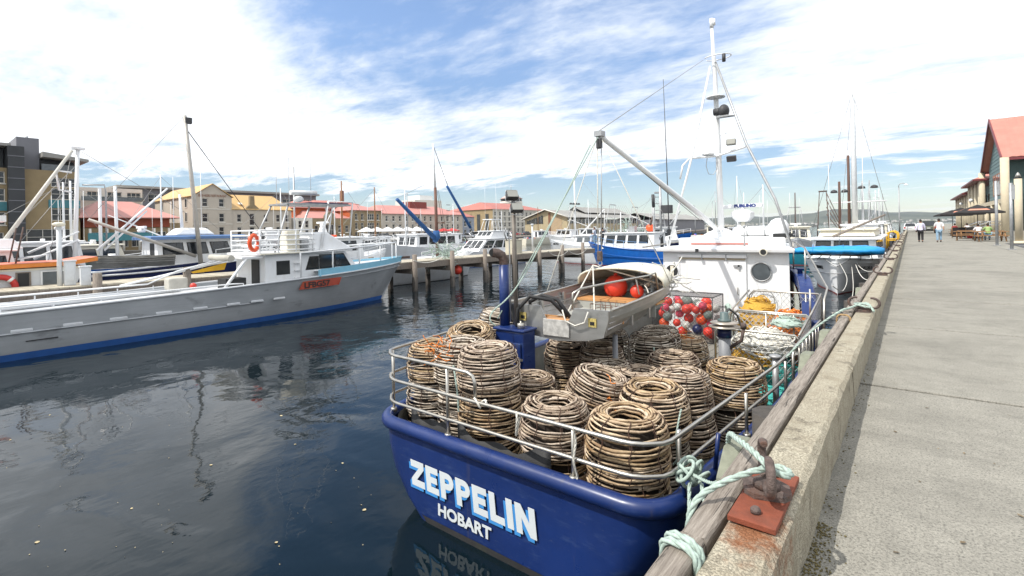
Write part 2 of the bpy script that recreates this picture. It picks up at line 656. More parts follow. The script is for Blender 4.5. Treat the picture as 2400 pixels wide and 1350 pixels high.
def concrete(name, base, dark, speck, lich=0.0, sc=1.0, bump=0.5, rust=None, stain=0.0):
    m, N, L, b = node_mat(name)
    geo = N.new('ShaderNodeTexCoord')
    pos = geo.outputs['Object']
    big = remap(N, L, tex(N, L, pos, 0.9 * sc, 6, 0.65), 0.35, 0.7)
    mid = remap(N, L, tex(N, L, pos, 7 * sc, 6, 0.7), 0.38, 0.66)
    fine = remap(N, L, tex(N, L, pos, 75 * sc, 3, 0.6), 0.45, 0.68)
    vf = remap(N, L, tex(N, L, pos, 210 * sc, 2, 0.5), 0.40, 0.62)
    c = mixc(N, L, big, base, tuple(0.5 * (p + q) for p, q in zip(base, dark)))
    c = mixc(N, L, nmath(N, L, 'MULTIPLY', mid, 0.55), c, dark)
    c = mixc(N, L, nmath(N, L, 'MULTIPLY', fine, speck), c, tuple(q * 0.45 for q in dark))
    c = mixc(N, L, nmath(N, L, 'MULTIPLY', vf, speck * 0.5), c, tuple(min(q * 1.35, 1) for q in base))
    if stain:
        st = remap(N, L, tex(N, L, pos, 0.55, 7, 0.72, (0.8, 1.0, 1), 0.6), 0.48, 0.68)
        c = mixc(N, L, nmath(N, L, 'MULTIPLY', st, stain), c, tuple(q * 0.52 for q in dark))
        st = remap(N, L, tex(N, L, pos, 1.7, 8, 0.75, (0.7, 1.2, 1), 0.3), 0.50, 0.66)
        c = mixc(N, L, nmath(N, L, 'MULTIPLY', st, stain * 0.8), c, tuple(q * 0.62 for q in dark))
        sp = N.new('ShaderNodeTexVoronoi')
        sp.inputs['Scale'].default_value = 5.5
        L.new(pos, sp.inputs['Vector'])
        gum = remap(N, L, sp.outputs['Distance'], 0.035, 0.06, 0.55, 0.0)
        c = mixc(N, L, gum, c, tuple(q * 0.5 for q in dark))
    if lich:
        li = remap(N, L, tex(N, L, pos, 2.6 * sc, 8, 0.72), 0.5, 0.62)
        c = mixc(N, L, nmath(N, L, 'MULTIPLY', li, lich), c, (0.30, 0.26, 0.19))
        li2 = remap(N, L, tex(N, L, pos, 4.4 * sc, 8, 0.75), 0.56, 0.66)
        c = mixc(N, L, nmath(N, L, 'MULTIPLY', li2, lich), c, (0.10, 0.085, 0.065))
    if rust:                                  # a rust bloom bled from the plate bolted to the kerb
        mp = N.new('ShaderNodeMapping')
        mp.inputs['Location'].default_value = tuple(-q / r for q, r in zip(rust[0], rust[1]))
        mp.inputs['Scale'].default_value = tuple(1 / r for r in rust[1])
        L.new(pos, mp.inputs[0])
        ln = N.new('ShaderNodeVectorMath')
        ln.operation = 'LENGTH'
        L.new(mp.outputs[0], ln.inputs[0])
        q = nmath(N, L, 'ADD', nmath(N, L, 'SUBTRACT', 1.0, ln.outputs['Value']), nmath(N, L, 'MULTIPLY', nmath(N, L, 'SUBTRACT', tex(N, L, pos, 13, 7, .7), .5), 1.9))
        q = remap(N, L, q, 0.0, 0.65, 0.0, 0.9)
        c = mixc(N, L, q, c, (0.24, 0.085, 0.03))
    L.new(c, b.inputs['Base Color'])
    b.inputs['Roughness'].default_value = 0.9
    b.inputs['Specular IOR Level'].default_value = 0.25
    hh = nmath(N, L, 'ADD', fine, nmath(N, L, 'MULTIPLY', mid, 0.6))
    bp = N.new('ShaderNodeBump')
    bp.inputs['Strength'].default_value = bump
    bp.inputs['Distance'].default_value = 0.006
    L.new(hh, bp.inputs['Height'])
    L.new(bp.outputs[0], b.inputs['Normal'])
    return m


m_walk = concrete('wharf_concrete', (0.315, 0.30, 0.26), (0.185, 0.178, 0.155), 0.9, stain=0.42)
m_kerb = concrete('kerb_concrete', (0.47, 0.43, 0.335), (0.27, 0.23, 0.17), 0.65, 0.7, 1.3, 0.9, ((0.0, 2.28, 0.32), (0.15, 0.30, 0.5)))
m_joint = mat('joint_dirt', (0.055, 0.048, 0.035), 0.95)
m_asphalt = mat('asphalt', (0.055, 0.056, 0.06), 0.9, var=0.2, scale=12, bump=0.5)
m_quay = concrete('quay_concrete', (0.36, 0.34, 0.30), (0.24, 0.23, 0.20), 0.3, 0.2, 0.4)

# our wharf: bedding slab, then concrete bays with open joints
wharf = MB().span((-0.55, -8, -0.9), (60, 430, -0.030)).build('wharf', m_joint, kind='structure')
ys = [-1.15, 2.45]
while ys[-1] < 110:
    ys.append(ys[-1] + 3.6)
ys.append(430)
ys[0] = -8
for i in range(len(ys) - 1):
    g = 0.026
    bay = MB().span((-0.56, ys[i] + g, -0.028), (4.0, ys[i + 1] - g, random.uniform(-0.002, 0.001)))
    bay.build('paving_bay', m_walk, wharf, bevel=0.006)
for i in range(0, len(ys) - 1, 2):
    y1 = ys[min(i + 2, len(ys) - 1)]
    MB().span((4.018, ys[i] + 0.009, -0.028), (9.0 if ys[i] > 40 else 5.0, y1 - 0.009, -0.001)).build('paving_bay', m_walk, wharf)
MB().span((5.02, -8, -0.028), (60, 48.0, 0.003)).build('car_park', m_asphalt, kind='structure')
MB().span((9.02, 48.02, -0.028), (60, 430, 0.003)).build('forecourt', m_walk, kind='structure')
m_line = mat('white_marking', (0.7, 0.7, 0.68), 0.8, var=0.1, dirt=0.4, dirtcol=(0.2, 0.2, 0.2), dscale=8)
MB().box((5.95, 43.2, 0.0075), (1.6, 0.12, 0.004)).build('white_bay_line', m_line, kind='structure')
# front face of the wharf: beam and piles going down into the water
MB().span((-0.62, -8, -0.75), (-0.552, 430, 0.02)).build('wharf_face', m_quay, kind='structure')
m_pile = mat('dark_pile', (0.06, 0.052, 0.045), 0.8, var=0.4, scale=8, bump=0.6)
for i in range(26):
    y = 0.8 + i * 3.6
    MB().tube([(-0.85, y, -3.2), (-0.85, y, 0.10)], 0.19, 10).build('pile', m_pile, wharf)

# kerb: cast blocks with a worn, chamfered inner edge
kerb = T('wharf_kerb', 'weathered concrete kerb running along the wharf edge beside the walkway', 'kerb', (-0.53, 0, 0))
KX0, KX1, KZ = -0.642, -0.425, 0.32
cuts = [-6.0, 1.62, 5.35, 9.1, 12.8, 16.6]
while cuts[-1] < 104:
    cuts.append(cuts[-1] + 3.75)
for i in range(len(cuts) - 1):
    y0, y1 = cuts[i] + 0.006, cuts[i + 1] - 0.006
    n = max(3, int((y1 - y0) / 0.16)) if y0 < 20 else 4
    rnd = random.Random(40 + i)
    rings = []
    for k in range(n + 1):
        y = y0 + (y1 - y0) * k / n
        j = (lambda s: rnd.uniform(-s, s)) if y0 < 20 else (lambda s: 0)
        ch = 0.028 + j(0.010)
        rings.append([Vector(p) for p in ((KX0, y, 0.0), (KX0, y, KZ - 0.01 + j(0.002)), (KX0 + 0.012, y, KZ + j(0.003)), (KX1 - ch, y, KZ + j(0.003)),
                                          (KX1 + j(0.004), y, KZ - ch + j(0.006)), (KX1 + 0.008 + j(0.005), y, 0.0))])
    mb = MB(o=(-0.53, 0, 0)).loft(rings, True, True, True, smooth=False)
    mb.build('kerb_block', m_kerb, kerb)

# timber fender wale bolted outside the kerb
m_wale, N_, L_, b_ = node_mat('grey_hardwood')
_tc = N_.new('ShaderNodeTexCoord')
_p = _tc.outputs['Object']
_g = tex(N_, L_, _p, 7, 9, 0.72, (9, 0.55, 9), 0.6)
_g2 = tex(N_, L_, _p, 26, 5, 0.65, (6, 0.35, 6), 0.4)
_crk = remap(N_, L_, tex(N_, L_, _p, 4.5, 5, 0.6, (7, 0.28, 7), 0.8), 0.60, 0.66)
_cb = mixc(N_, L_, remap(N_, L_, _g, 0.3, 0.7), (0.13, 0.105, 0.085), (0.36, 0.32, 0.275))
_cb = mixc(N_, L_, nmath(N_, L_, 'MULTIPLY', remap(N_, L_, _g2, 0.5, 0.7), 0.5), _cb, (0.09, 0.07, 0.055))
_cb = mixc(N_, L_, nmath(N_, L_, 'MULTIPLY', _crk, 0.9), _cb, (0.028, 0.02, 0.015))
L_.new(_cb, b_.inputs['Base Color'])
b_.inputs['Roughness'].default_value = 0.9
_bp = N_.new('ShaderNodeBump')
_bp.inputs['Strength'].default_value = 0.9
_bp.inputs['Distance'].default_value = 0.01
L_.new(nmath(N_, L_, 'SUBTRACT', nmath(N_, L_, 'MULTIPLY', _g2, 0.5), _crk), _bp.inputs['Height'])
L_.new(_bp.outputs[0], b_.inputs['Normal'])
wcuts = [-5.0, 2.05, 8.55, 15.0, 21.5, 28.0, 34.5, 41, 48, 55, 62, 70, 80, 90]
wl_names = ['weathered fender timber under the rope loop, closest to the camera', 'long split fender timber beside the rusty cleat on its red plate',
            'fender timber beside the second cleat, holding a tied green rope']
for i in range(len(wcuts) - 1):
    y0, y1 = wcuts[i] + 0.012, wcuts[i + 1] - 0.012
    rnd = random.Random(i)
    n = 26 if i < 3 else 4
    rings = []
    dz_, dx_ = rnd.uniform(-0.012, 0.012), rnd.uniform(-0.012, 0.004)
    for k in range(n + 1):
        y = y0 + (y1 - y0) * k / n
        w = (lambda s: rnd.uniform(-s, s)) if i < 3 else (lambda s: 0)
        x0, x1, zt, zb = -0.782 + dx_, -0.668 + dx_, KZ + 0.015 + dz_, KZ - 0.20 + dz_
        rings.append([Vector(p) for p in ((x0, y, zb), (x0 + w(0.003), y, zt - 0.018), (x0 + 0.018 + w(0.004), y, zt + w(0.004)), ((x0 + x1) / 2, y, zt - 0.004 + w(0.005)),
                                          (x1 - 0.014 + w(0.004), y, zt + w(0.004)), (x1 + w(0.003), y, zt - 0.016), (x1, y, zb))])
    lab = wl_names[i] if i < 3 else 'fender timber along the wharf edge, number %s beyond the tied green rope' % ('one two three four five six seven eight nine ten'.split()[i - 3])
    MB(o=(-0.72, (y0 + y1) / 2, 0)).loft(rings, True, True, True, smooth=False).build('fender_timber', m_wale, None, loc=(-0.72, (y0 + y1) / 2, 0), label=lab, cat='timber', group='fender timbers along the wharf')

# grey-green fender chocks between timber and boats
m_chock = mat('grey_green_chock', (0.20, 0.21, 0.16), 0.85, var=0.25, scale=9, bump=0.4)
for i, (y, lab) in enumerate([(3.25, 'grey-green fender chock behind the timber by the near rusty cleat'), (5.95, 'grey-green fender chock beside the boat\'s wire basket'),
                              (7.35, 'grey-green fender chock short of the second cleat'), (12.6, 'grey-green fender chock beyond the second cleat')]):
    pr = [(-0.26, -0.72), (0.26, -0.72), (0.26, 0.10), (0.17, 0.25), (-0.10, 0.27), (-0.26, 0.14)]
    m = Matrix(((0, 0, 1), (1, 0, 0), (0, 1, 0)))
    MB().prism(pr, 0.10, m).build('fender_chock', m_chock, None, loc=(-0.91, y, 0), bevel=0.012, label=lab, cat='fender', group='fender chocks on the wharf face')

# far side: the ground the town stands on, its sea wall and the distant hills
m_far = mat('far_paving', (0.26, 0.25, 0.23), 0.9, var=0.15, scale=0.3)
MB().span((-900, -400, -3.5), (-84, 128, -0.25)).build('far_quay', m_far, kind='structure')
MB().span((-900, 128.2, -3.5), (-112, 900, -0.25)).build('far_quay', m_far, kind='structure')
m_seawall = mat('sea_wall_stone', (0.15, 0.135, 0.115), 0.9, var=0.35, scale=0.8, bump=0.5, bscale=6)
MB().span((-83.98, -400, -3.4), (-83.5, 128.2, -0.1)).build('sea_wall', m_seawall, kind='structure')
m_hill = mat('hill_scrub', (0.085, 0.095, 0.075), 0.95, var=0.35, scale=0.004, dirt=0.8, dirtcol=(0.035, 0.05, 0.045), dscale=0.006, dlo=0.42, dhi=0.62)


def ridge(name, az0, az1, dist, f, seed, depth=900, lo=WATER - 1):
    rnd = random.Random(seed)
    ph = [rnd.uniform(0, 6) for _ in range(6)]
    rows = []
    n = 90
    for k in range(8):
        t = k / 7
        row = []
        for i in range(n + 1):
            az = R(az0 + (az1 - az0) * i / n)
            d = dist + depth * t
            s = math.sin(az * 30 + ph[0]) * .35 + math.sin(az * 71 + ph[1]) * .2 + math.sin(az * 140 + ph[2] + t * 3) * .1
            hgt = f(math.degrees(az)) * (1 + 0.35 * s)
            e = math.sin(min(t, .8) / .8 * math.pi / 2)
            z = lo + (hgt + 4) * (d / dist) * e + (0 if k else 0)
            row.append(Vector((math.cos(az) * d, math.sin(az) * d, z)))
        rows.append(row)
    return MB().loft(rows, False, smooth=True).build(name, m_hill, kind='structure')


def hprof(a):
    pts = [(60, 20), (80, 26), (86, 30), (88, 42), (91, 46), (94, 64), (96, 62), (99, 50), (103, 44), (108, 40), (112, 42), (120, 46), (140, 40)]
    for (a0, h0), (a1, h1) in zip(pts, pts[1:]):
        if a0 <= a <= a1:
            return h0 + (h1 - h0) * (a - a0) / (a1 - a0)
    return 25


ridge('hills', 62, 138, 3000, hprof, 3)
ridge('hills', 62, 112, 4600, lambda a: hprof(a) * 1.5, 5, 1500)
# pale houses speckled along the far shore: too small to pick apart
rnd = random.Random(5)
mb = MB()
for i in range(420):
    a = R(rnd.uniform(84, 124)); d = rnd.uniform(2960, 3200)
    z = WATER + 2 + (d - 2960) * 0.05
    w = rnd.uniform(6, 15)
    mb.box((math.cos(a) * d, math.sin(a) * d, z + 2), (w, w * .7, rnd.uniform(4, 8)), rz=rnd.uniform(0, 3))
mb.build('shore_suburb', mat('suburb_walls', (0.5, 0.48, 0.45), 0.9, var=0.3, scale=0.05), None, kind='stuff', label='pale houses scattered along the far shore below the hills', cat='houses')
# ------------------------------------------------------------------ the blue craypot boat moored alongside
ZO = (-3.77, 12.0, WATER)
XC = -3.77
zep = T('fishing_boat', 'royal blue crayfishing boat with white cabin, stern loaded with cane pots', 'fishing boat', ZO)


def Z(name, mb, m, parent=None, **k):
    return mb.build(name, m, parent or zep, **k)


def zb():
    return MB(o=ZO)


def sheer(y):
    if y <= 11.6:
        return -0.95
    t = min((y - 11.6) / 2.7, 1)
    return -0.95 + 1.16 * t * t * (3 - 2 * t) + max(0, y - 14.3) * 0.04


def XCL(y):
    return XC - 0.036 * (y - 4.2)            # she lies with her bow a little off the wharf


def half(y):
    pts = [(4.6, 2.07), (8, 2.46), (11, 2.52), (12, 2.47), (13.2, 2.32), (14.2, 2.12), (15.2, 1.88), (17, 1.34), (19, 0.62), (20.3, 0.03)]
    for (a, p), (b, q) in zip(pts, pts[1:]):
        if y <= b:
            return p + (q - p) * (y - a) / (b - a)
    return 0.03


def outline(inset=0.0):
    """Right-hand half from mid transom to the stem, then mirrored: closed plan outline of the gunwale."""
    pts = [(0.0, 4.2), (0.6, 4.2), (1.2, 4.2), (1.66, 4.2)]
    for k in range(1, 7):
        a = math.pi / 2 * k / 6
        pts.append((1.66 + 0.41 * math.sin(a), 4.61 - 0.41 * math.cos(a)))
    y = 5.2
    while y < 20.2:
        pts.append((half(y), y))
        y += 0.5
    pts.append((0.02, 20.4))
    right = pts
    left = [(-x, y) for x, y in reversed(pts[1:])]
    out = right + left
    if inset:
        cy = 13.5
        n = []
        for x, y in out:
            k = 1 - inset / max(abs(x), 0.4) if abs(x) > 0.05 else 1
            ny = max(y + (inset if y < 4.6 else 0), 4.2 + inset) if y < 6 else y - (inset * 2 if y > 20 else 0)
            n.append((x * k if abs(x) > inset else 0, ny))
        out = n
    return out


OUT = outline()
rows = []
for (zz, ks, km, rk) in ((None, 1.0, 1.0, 0.0), (-1.25, 0.985, 1.0, 0.15), (-1.55, 0.93, 0.985, 0.4), (-1.85, 0.80, 0.955, 0.75), (-2.05, 0.66, 0.92, 1.05), (-2.5, 0.35, 0.7, 1.8)):
    row = []
    for x, y in OUT:
        t = min(max((y - 4.2) / 5.5, 0), 1)
        k = ks + (km - ks) * t
        bw = max(0, (y - 15) / 5.5)
        z = sheer(y) if zz is None else zz + 0.0
        yy = y - rk * bw * 1.2 + (0.0 if y > 4.3 else 0.0)
        kk = k * (1 - bw * 0.35 * (rk / 1.8))
        row.append(Vector((XCL(y) + x * kk, yy, z)))
    rows.append(row)
hull = Z('hull', zb().loft(list(reversed(rows)), True, smooth=True), m_blue)
# antifouling below the boot line
rows2 = [[p + Vector(((p.x - XC) * 0.006, -0.008 if p.y < 5 else 0, 0)) for p in r] for r in rows[-2:]]
for p in rows2[0]:
    p.z = -1.98
Z('antifouling', zb().loft(list(reversed(rows2)), True), mat('antifoul', (0.02, 0.02, 0.022), 0.8, var=0.3, dirt=0.4, dirtcol=(0.05, 0.06, 0.03)))
# rolled gunwale
gun = [(XCL(y) + x, y, sheer(y)) for x, y in OUT]
Z('gunwale_roll', zb().tube(gun, 0.088, 12, closed=True), m_blue)
# inner bulwark and deck
IN = outline(0.10)
rows = [[Vector((XCL(y) + x, y, sheer(y) + 0.02)) for x, y in IN], [Vector((XCL(y) + x, y, -1.47)) for x, y in IN]]
Z('bulwark', zb().loft(list(reversed(rows)), True), mat('bulwark_paint', (0.20, 0.21, 0.20), 0.6, var=0.2, dirt=0.4, dscale=4))
DECK = -1.45
m_deck = mat('deck_boards', (0.20, 0.19, 0.165), 0.8, var=0.2, scale=4, dirt=0.5, dirtcol=(0.1, 0.09, 0.08), dscale=4)
Z('deck', zb().poly([(XCL(y) + x, y, DECK - 0.02) for x, y in IN]), mat('deck_under', (0.08, 0.08, 0.075), 0.9))
xs = XC - 2.30
while xs < XC + 2.2:
    x1 = min(xs + 0.20, XC + 2.3)
    yst = 4.36 if abs((xs + x1) / 2 - XC) < 1.6 else (4.8 if abs((xs + x1) / 2 - XC) < 1.92 else 7.6)
    Z('deck_plank', zb().span((xs + 0.005, yst, DECK - 0.018), (x1 - 0.005, 14.6, DECK)), m_deck)
    xs = x1
# black rubber mats hung inside the stern rail
for (x0, x1, zt, wv) in ((-5.25, -4.52, -0.80, 0.03), (-4.40, -3.02, -0.83, 0.05)):
    pts = []
    n = 14
    rws = [[], []]
    for i in range(n + 1):
        x = x0 + (x1 - x0) * i / n
        w = math.sin(i * 0.9 + x0) * wv
        rws[0].append(Vector((x, 4.335 + w * 0.5, -1.40)))
        rws[1].append(Vector((x, 4.325 + w * 0.6, zt + 0.10 * math.sin(i * 0.55 + 1) * (0.6 if x1 > -4 else 0.4) + w)))
    o = Z('rubber_mat', zb().loft(rws, False), m_black)
    so = o.modifiers.new('solid', 'SOLIDIFY'); so.thickness = 0.012
# name on the transom
m_letw = mat('lettering_white', (0.62, 0.66, 0.68), 0.5, var=0.05)
m_letb = mat('lettering_blue', (0.05, 0.26, 0.62), 0.5, var=0.05)
TM = Matrix.Rotation(R(90), 4, 'X')
PITCH = 0.0


def glyph(ch):
    """Heavy block capitals in a unit box, as lists of quads/polygons (width, polygons)."""
    t = 0.30
    if ch == 'Z':
        return 0.86, [[(0, 1), (0, .74), (.86, .74), (.86, 1)], [(0, 0), (.86, 0), (.86, .26), (0, .26)], [(0, .26), (.34, .26), (.86, .74), (.52, .74)]]
    if ch == 'E':
        return 0.78, [[(0, 0), (t, 0), (t, 1), (0, 1)], [(t, .76), (.78, .76), (.78, 1), (t, 1)], [(t, .39), (.7, .39), (.7, .62), (t, .62)], [(t, 0), (.78, 0), (.78, .24), (t, .24)]]
    if ch == 'L':
        return 0.74, [[(0, 0), (t, 0), (t, 1), (0, 1)], [(t, 0), (.74, 0), (.74, .25), (t, .25)]]
    if ch == 'I':
        return 0.31, [[(0, 0), (.31, 0), (.31, 1), (0, 1)]]
    if ch == 'N':
        return 0.94, [[(0, 0), (.29, 0), (.29, 1), (0, 1)], [(.65, 0), (.94, 0), (.94, 1), (.65, 1)], [(.29, 1), (.29, .55), (.65, 0), (.65, .45)]]
    if ch == 'P':
        polys = [[(0, 0), (t, 0), (t, 1), (0, 1)]]
        n = 8
        oc, ic = (.46, .69), (.46, .69)
        po = [(t, 1), (.46, 1)] + [(.46 + .36 * math.sin(math.pi * k / n), .69 + .31 * math.cos(math.pi * k / n)) for k in range(1, n)] + [(.46, .38), (t, .38)]
        pi = [(t, .78), (.46, .78)] + [(.46 + .10 * math.sin(math.pi * k / n), .69 + .09 * math.cos(math.pi * k / n)) for k in range(1, n)] + [(.46, .60), (t, .60)]
        for k in range(len(po) - 1):
            polys.append([po[k], pi[k], pi[k + 1], po[k + 1]])
        return 0.82, polys
    return 0.6, []


def block_word(word, x0, z0, h, sx, y, slant, mtl, dx=0, dz=0, drop=0.0):
    x = x0
    for ch in word:
        w, polys = glyph(ch)
        mb = zb()
        for p in polys:
            q = [(x + dx + (a * h * sx) + b * h * slant, z0 + dz + b * h + drop * (x - x0)) for a, b in p]
            mb.prism([(a, b) for a, b in q], 0.004, TM, (0, y, 0))
        Z('letter', mb, mtl)
        x += (w + 0.13) * h * sx
    return x


block_word('ZEPPELIN', -5.08, -1.640, 0.315, 0.90, 4.185, -0.10, m_letb, -0.014, -0.036)
block_word('ZEPPELIN', -5.06, -1.635, 0.315, 0.90, 4.181, -0.10, m_letw)
text('HOBART', 0.195, m_letw, zep, Matrix.Translation(Vector((-4.60, 4.182, -1.870)) - Vector(ZO)) @ TM, 0.001, 0.007, sx=1.12)

# stern rail of stainless tube
def inset_path(y_from_left, y_to_right, z, ins=0.02, zf=None):
    pts = [(XCL(y) + x * (1 - ins), y + (0.03 if y < 4.4 else 0)) for x, y in OUT]
    n = len(pts)
    half_n = n // 2 + 1
    right = pts[:half_n]
    left = [pts[0]] + list(reversed(pts[half_n:]))
    L = [p for p in left if p[1] <= y_from_left]
    Rr = [p for p in right if p[1] <= y_to_right]
    path = list(reversed(L)) + Rr[1:]
    return [(x, y, z if zf is None else zf(x, y)) for x, y in path]


RT = 0.022
top = inset_path(7.0, -1, -0.05)
top = [p for p in top if p[0] < -4.12]
top += [(-4.10, 4.24, -0.06), (-4.02, 4.24, -0.09), (-3.985, 4.24, -0.16), (-3.98, 4.24, -0.36)]
Z('top_rail', zb().tube(top, RT, 8), m_steel)
Z('middle_rail', zb().tube(inset_path(7.0, 9.0, -0.38), RT, 8), m_steel)
Z('lower_rail', zb().tube(inset_path(7.0, 9.0, -0.68), RT * .92, 8), m_steel)
for x, y, zt in ((-5.72, 4.42, -0.05), (-4.44, 4.235, -0.05), (-2.66, 4.235, -0.38), (-1.80, 4.80, -0.38), (-1.55, 6.30, -0.38), (-1.45, 8.1, -0.38), (-5.93, 5.9, -0.05)):
    Z('rail_post', zb().tube([(x, y, -0.93), (x, y, zt)], RT * .95, 8), m_steel)
    Z('post_foot', zb().lathe([(0.045, -0.90), (0.045, -0.855), (0.03, -0.85)], 10, (x, y, 0)), m_steel)
# side rails further forward
for k, zt in enumerate((0.0, 0.35)):
    pass
fr = [(-1.42, y, sheer(y) + 0.72 + max(0, y - 15) * 0.02) for y in (8.6, 9.5, 10.5, 11.3)]
Z('side_rail', zb().tube([(-1.42, 8.5, -0.95), (-1.42, 8.52, -0.36)] + [(-1.42, 8.7, -0.28)] + [(-1.40, 10.2, -0.28), (-1.40, 11.3, -0.28), (-1.40, 11.45, -0.36), (-1.40, 11.5, -0.95)], RT, 8), m_steel)
for y in (9.0, 9.35, 9.7, 10.05, 10.4, 10.75, 11.1):
    Z('rail_bar', zb().tube([(-1.41, y, -0.9), (-1.41, y, -0.28)], 0.014, 6), m_steel)
bowrail = [(-1.40, 11.8, -0.93), (-1.40, 11.9, 0.05), (-1.42, 12.6, 0.22)] + [(XCL(y) + half(y) * .97, y, sheer(y) + .85) for y in (14, 16, 18, 19.5)]
Z('side_rail', zb().tube(bowrail, RT, 8), m_steel)
for y in (12.4, 14, 16, 18):
    x = XCL(y) + half(y) * .97
    Z('rail_post', zb().tube([(x, y, sheer(y)), (x, y, max(sheer(y) + .82, .2))], RT * .9, 8), m_steel)
bowrail_l = [(XCL(y) - half(y) * .97, y, sheer(y) + .85) for y in (14, 16, 18, 19.5)]
Z('side_rail', zb().tube(bowrail_l, RT, 8), m_steel)
# a bitt on the quarter and blue deck cleats
Z('bitt', zb().tube([(-1.62, 8.3, -1.3), (-1.62, 8.3, -0.40)], 0.045, 10).lathe([(0.06, -0.40), (0.085, -0.385), (0.085, -0.36), (0.04, -0.345)], 12, (-1.62, 8.3, 0)), m_galv)
Z('mooring_horn', zb().tube([(-1.66, 4.55, -0.88), (-1.72, 4.60, -0.66)], 0.022, 8), m_blue)
Z('mooring_horn', zb().tube([(-1.60, 5.25, -0.88), (-1.57, 5.28, -0.52)], 0.022, 8), m_blue)

# --- blue generator box with exhaust stack and flood-light pole
bx = Z('engine_box', MB(o=Vector(ZO) + Vector((.13, 0, .07))).span((-5.06, 6.02, DECK + .07), (-4.50, 6.33, 0.10)), m_blue, bevel=0.02)
Z('box_lid', MB(o=Vector(ZO) + Vector((.13, 0, .07))).span((-5.09, 5.99, 0.105), (-4.47, 6.35, 0.145)), m_blue, bevel=0.015)
Z('box_door', MB(o=Vector(ZO) + Vector((.13, 0, .07))).span((-4.92, 5.985, -0.95), (-4.54, 6.012, -0.06)), m_blue, bevel=0.03)
Z('door_latch', MB(o=Vector(ZO) + Vector((.13, 0, .07))).box((-4.53, 5.975, -0.3), (0.08, 0.02, 0.03)), m_steel)
Z('steel_pot', MB(o=Vector(ZO) + Vector((.13, 0, .07))).lathe([(0.055, 0.147), (0.057, 0.225), (0.045, 0.23), (0.015, 0.235), (0.015, 0.26)], 12, (-4.62, 6.12, 0)), m_steel)
ex = Z('exhaust_stack', MB(o=Vector(ZO) + Vector((.13, 0, .07))).tube([(-5.02, 6.22, 0.147), (-5.02, 6.22, 1.12)], 0.082, 16), m_blue)
Z('exhaust_elbow', MB(o=Vector(ZO) + Vector((.13, 0, .07))).tube([(-5.02, 6.22, 1.12), (-5.02, 6.22, 1.20), (-5.04, 6.19, 1.27), (-5.08, 6.13, 1.31), (-5.13, 6.06, 1.32)], 0.076, 14, cap=False), m_rust, ex)
Z('exhaust_mouth', MB(o=Vector(ZO) + Vector((.13, 0, .07))).lathe([(0.07, 0), (0.072, 0.004)], 14, (-5.115, 6.08, 1.318), Matrix.Rotation(R(35), 3, 'Z') @ Matrix.Rotation(R(90), 3, 'X')), m_dark, ex)
fp = Z('floodlight_pole', MB(o=Vector(ZO) + Vector((.13, 0, .07))).tube([(-4.82, 6.27, 0.147), (-4.84, 6.27, 2.14)], 0.034, 10), mat('pole_brown', (0.17, 0.15, 0.13), 0.6, 0.4, var=0.25, scale=6))
for (dx, dz) in ((-0.01, 2.24), (0.08, 2.03)):
    m4 = Matrix.Translation((-4.84 + dx, 6.25, dz)) @ Matrix.Rotation(R(58), 4, 'Z') @ Matrix.Rotation(R(-28), 4, 'X') @ Matrix.Scale(.78, 4)
    Z('floodlight', MB(o=Vector(ZO) + Vector((.13, 0, .07)), m=m4).box((0, 0, 0), (0.26, 0.13, 0.19), taper=(0.85, 0.7)), mat('lamp_housing', (0.05, 0.05, 0.052), 0.5), fp, bevel=0.01)
    Z('floodlight_lens', MB(o=Vector(ZO) + Vector((.13, 0, .07)), m=m4).box((0, -0.062, -0.01), (0.22, 0.02, 0.15)), mat('lamp_lens', (0.30, 0.30, 0.27), 0.15, spec=0.8), fp)
    Z('lamp_bracket', MB(o=Vector(ZO) + Vector((.13, 0, .07)), m=m4).tube([(-0.14, 0, 0), (-0.15, 0.02, -0.14), (0, 0.02, -0.17), (0.15, 0.02, -0.14), (0.14, 0, 0)], 0.011, 6), m_galv, fp)
Z('cable', MB(o=Vector(ZO) + Vector((.13, 0, .07))).tube([(-4.94, 6.22, 1.50), (-4.98, 6.2, 1.62), (-4.95, 6.2, 1.70), (-4.9, 6.22, 1.68), (-4.9, 6.23, 1.2), (-4.91, 6.23, 0.2)], 0.011, 6), m_galv, fp)

# --- cabin
CB0, CB1 = 14.5, 18.3
CL, CR = -5.80, -2.46
CZ0, CZ1 = DECK, 0.90
cab = Z('cabin', zb().loft([[Vector(p) for p in ((CL - .02, CB0, CZ0), (CR + .02, CB0, CZ0), (CR - .75, CB1, CZ0), (CL + .75, CB1, CZ0))],
                           [Vector(p) for p in ((CL, CB0, CZ1), (CR, CB0, CZ1), (CR - .75, CB1 - .4, CZ1), (CL + .75, CB1 - .4, CZ1))]], True, True, True, smooth=False), m_white2)
roof = Z('cabin_roof', zb().loft([[Vector(p) for p in ((CL - .13, CB0 - .22, CZ1 - .02), (CR + .16, CB0 - .22, CZ1 - .02), (CR - .6, CB1, CZ1 - .02), (CL + .6, CB1, CZ1 - .02))],
                                 [Vector(p) for p in ((CL - .15, CB0 - .24, CZ1 + .07), (CR + .18, CB0 - .24, CZ1 + .07), (CR - .58, CB1, CZ1 + .07), (CL + .58, CB1, CZ1 + .07))],
                                 [Vector(p) for p in ((CL + .1, CB0 + .1, CZ1 + .13), (CR - .1, CB0 + .1, CZ1 + .13), (CR - .75, CB1 - .3, CZ1 + .15), (CL + .75, CB1 - .3, CZ1 + .15))]], True, True, True, smooth=False), m_white2, bevel=0.015)
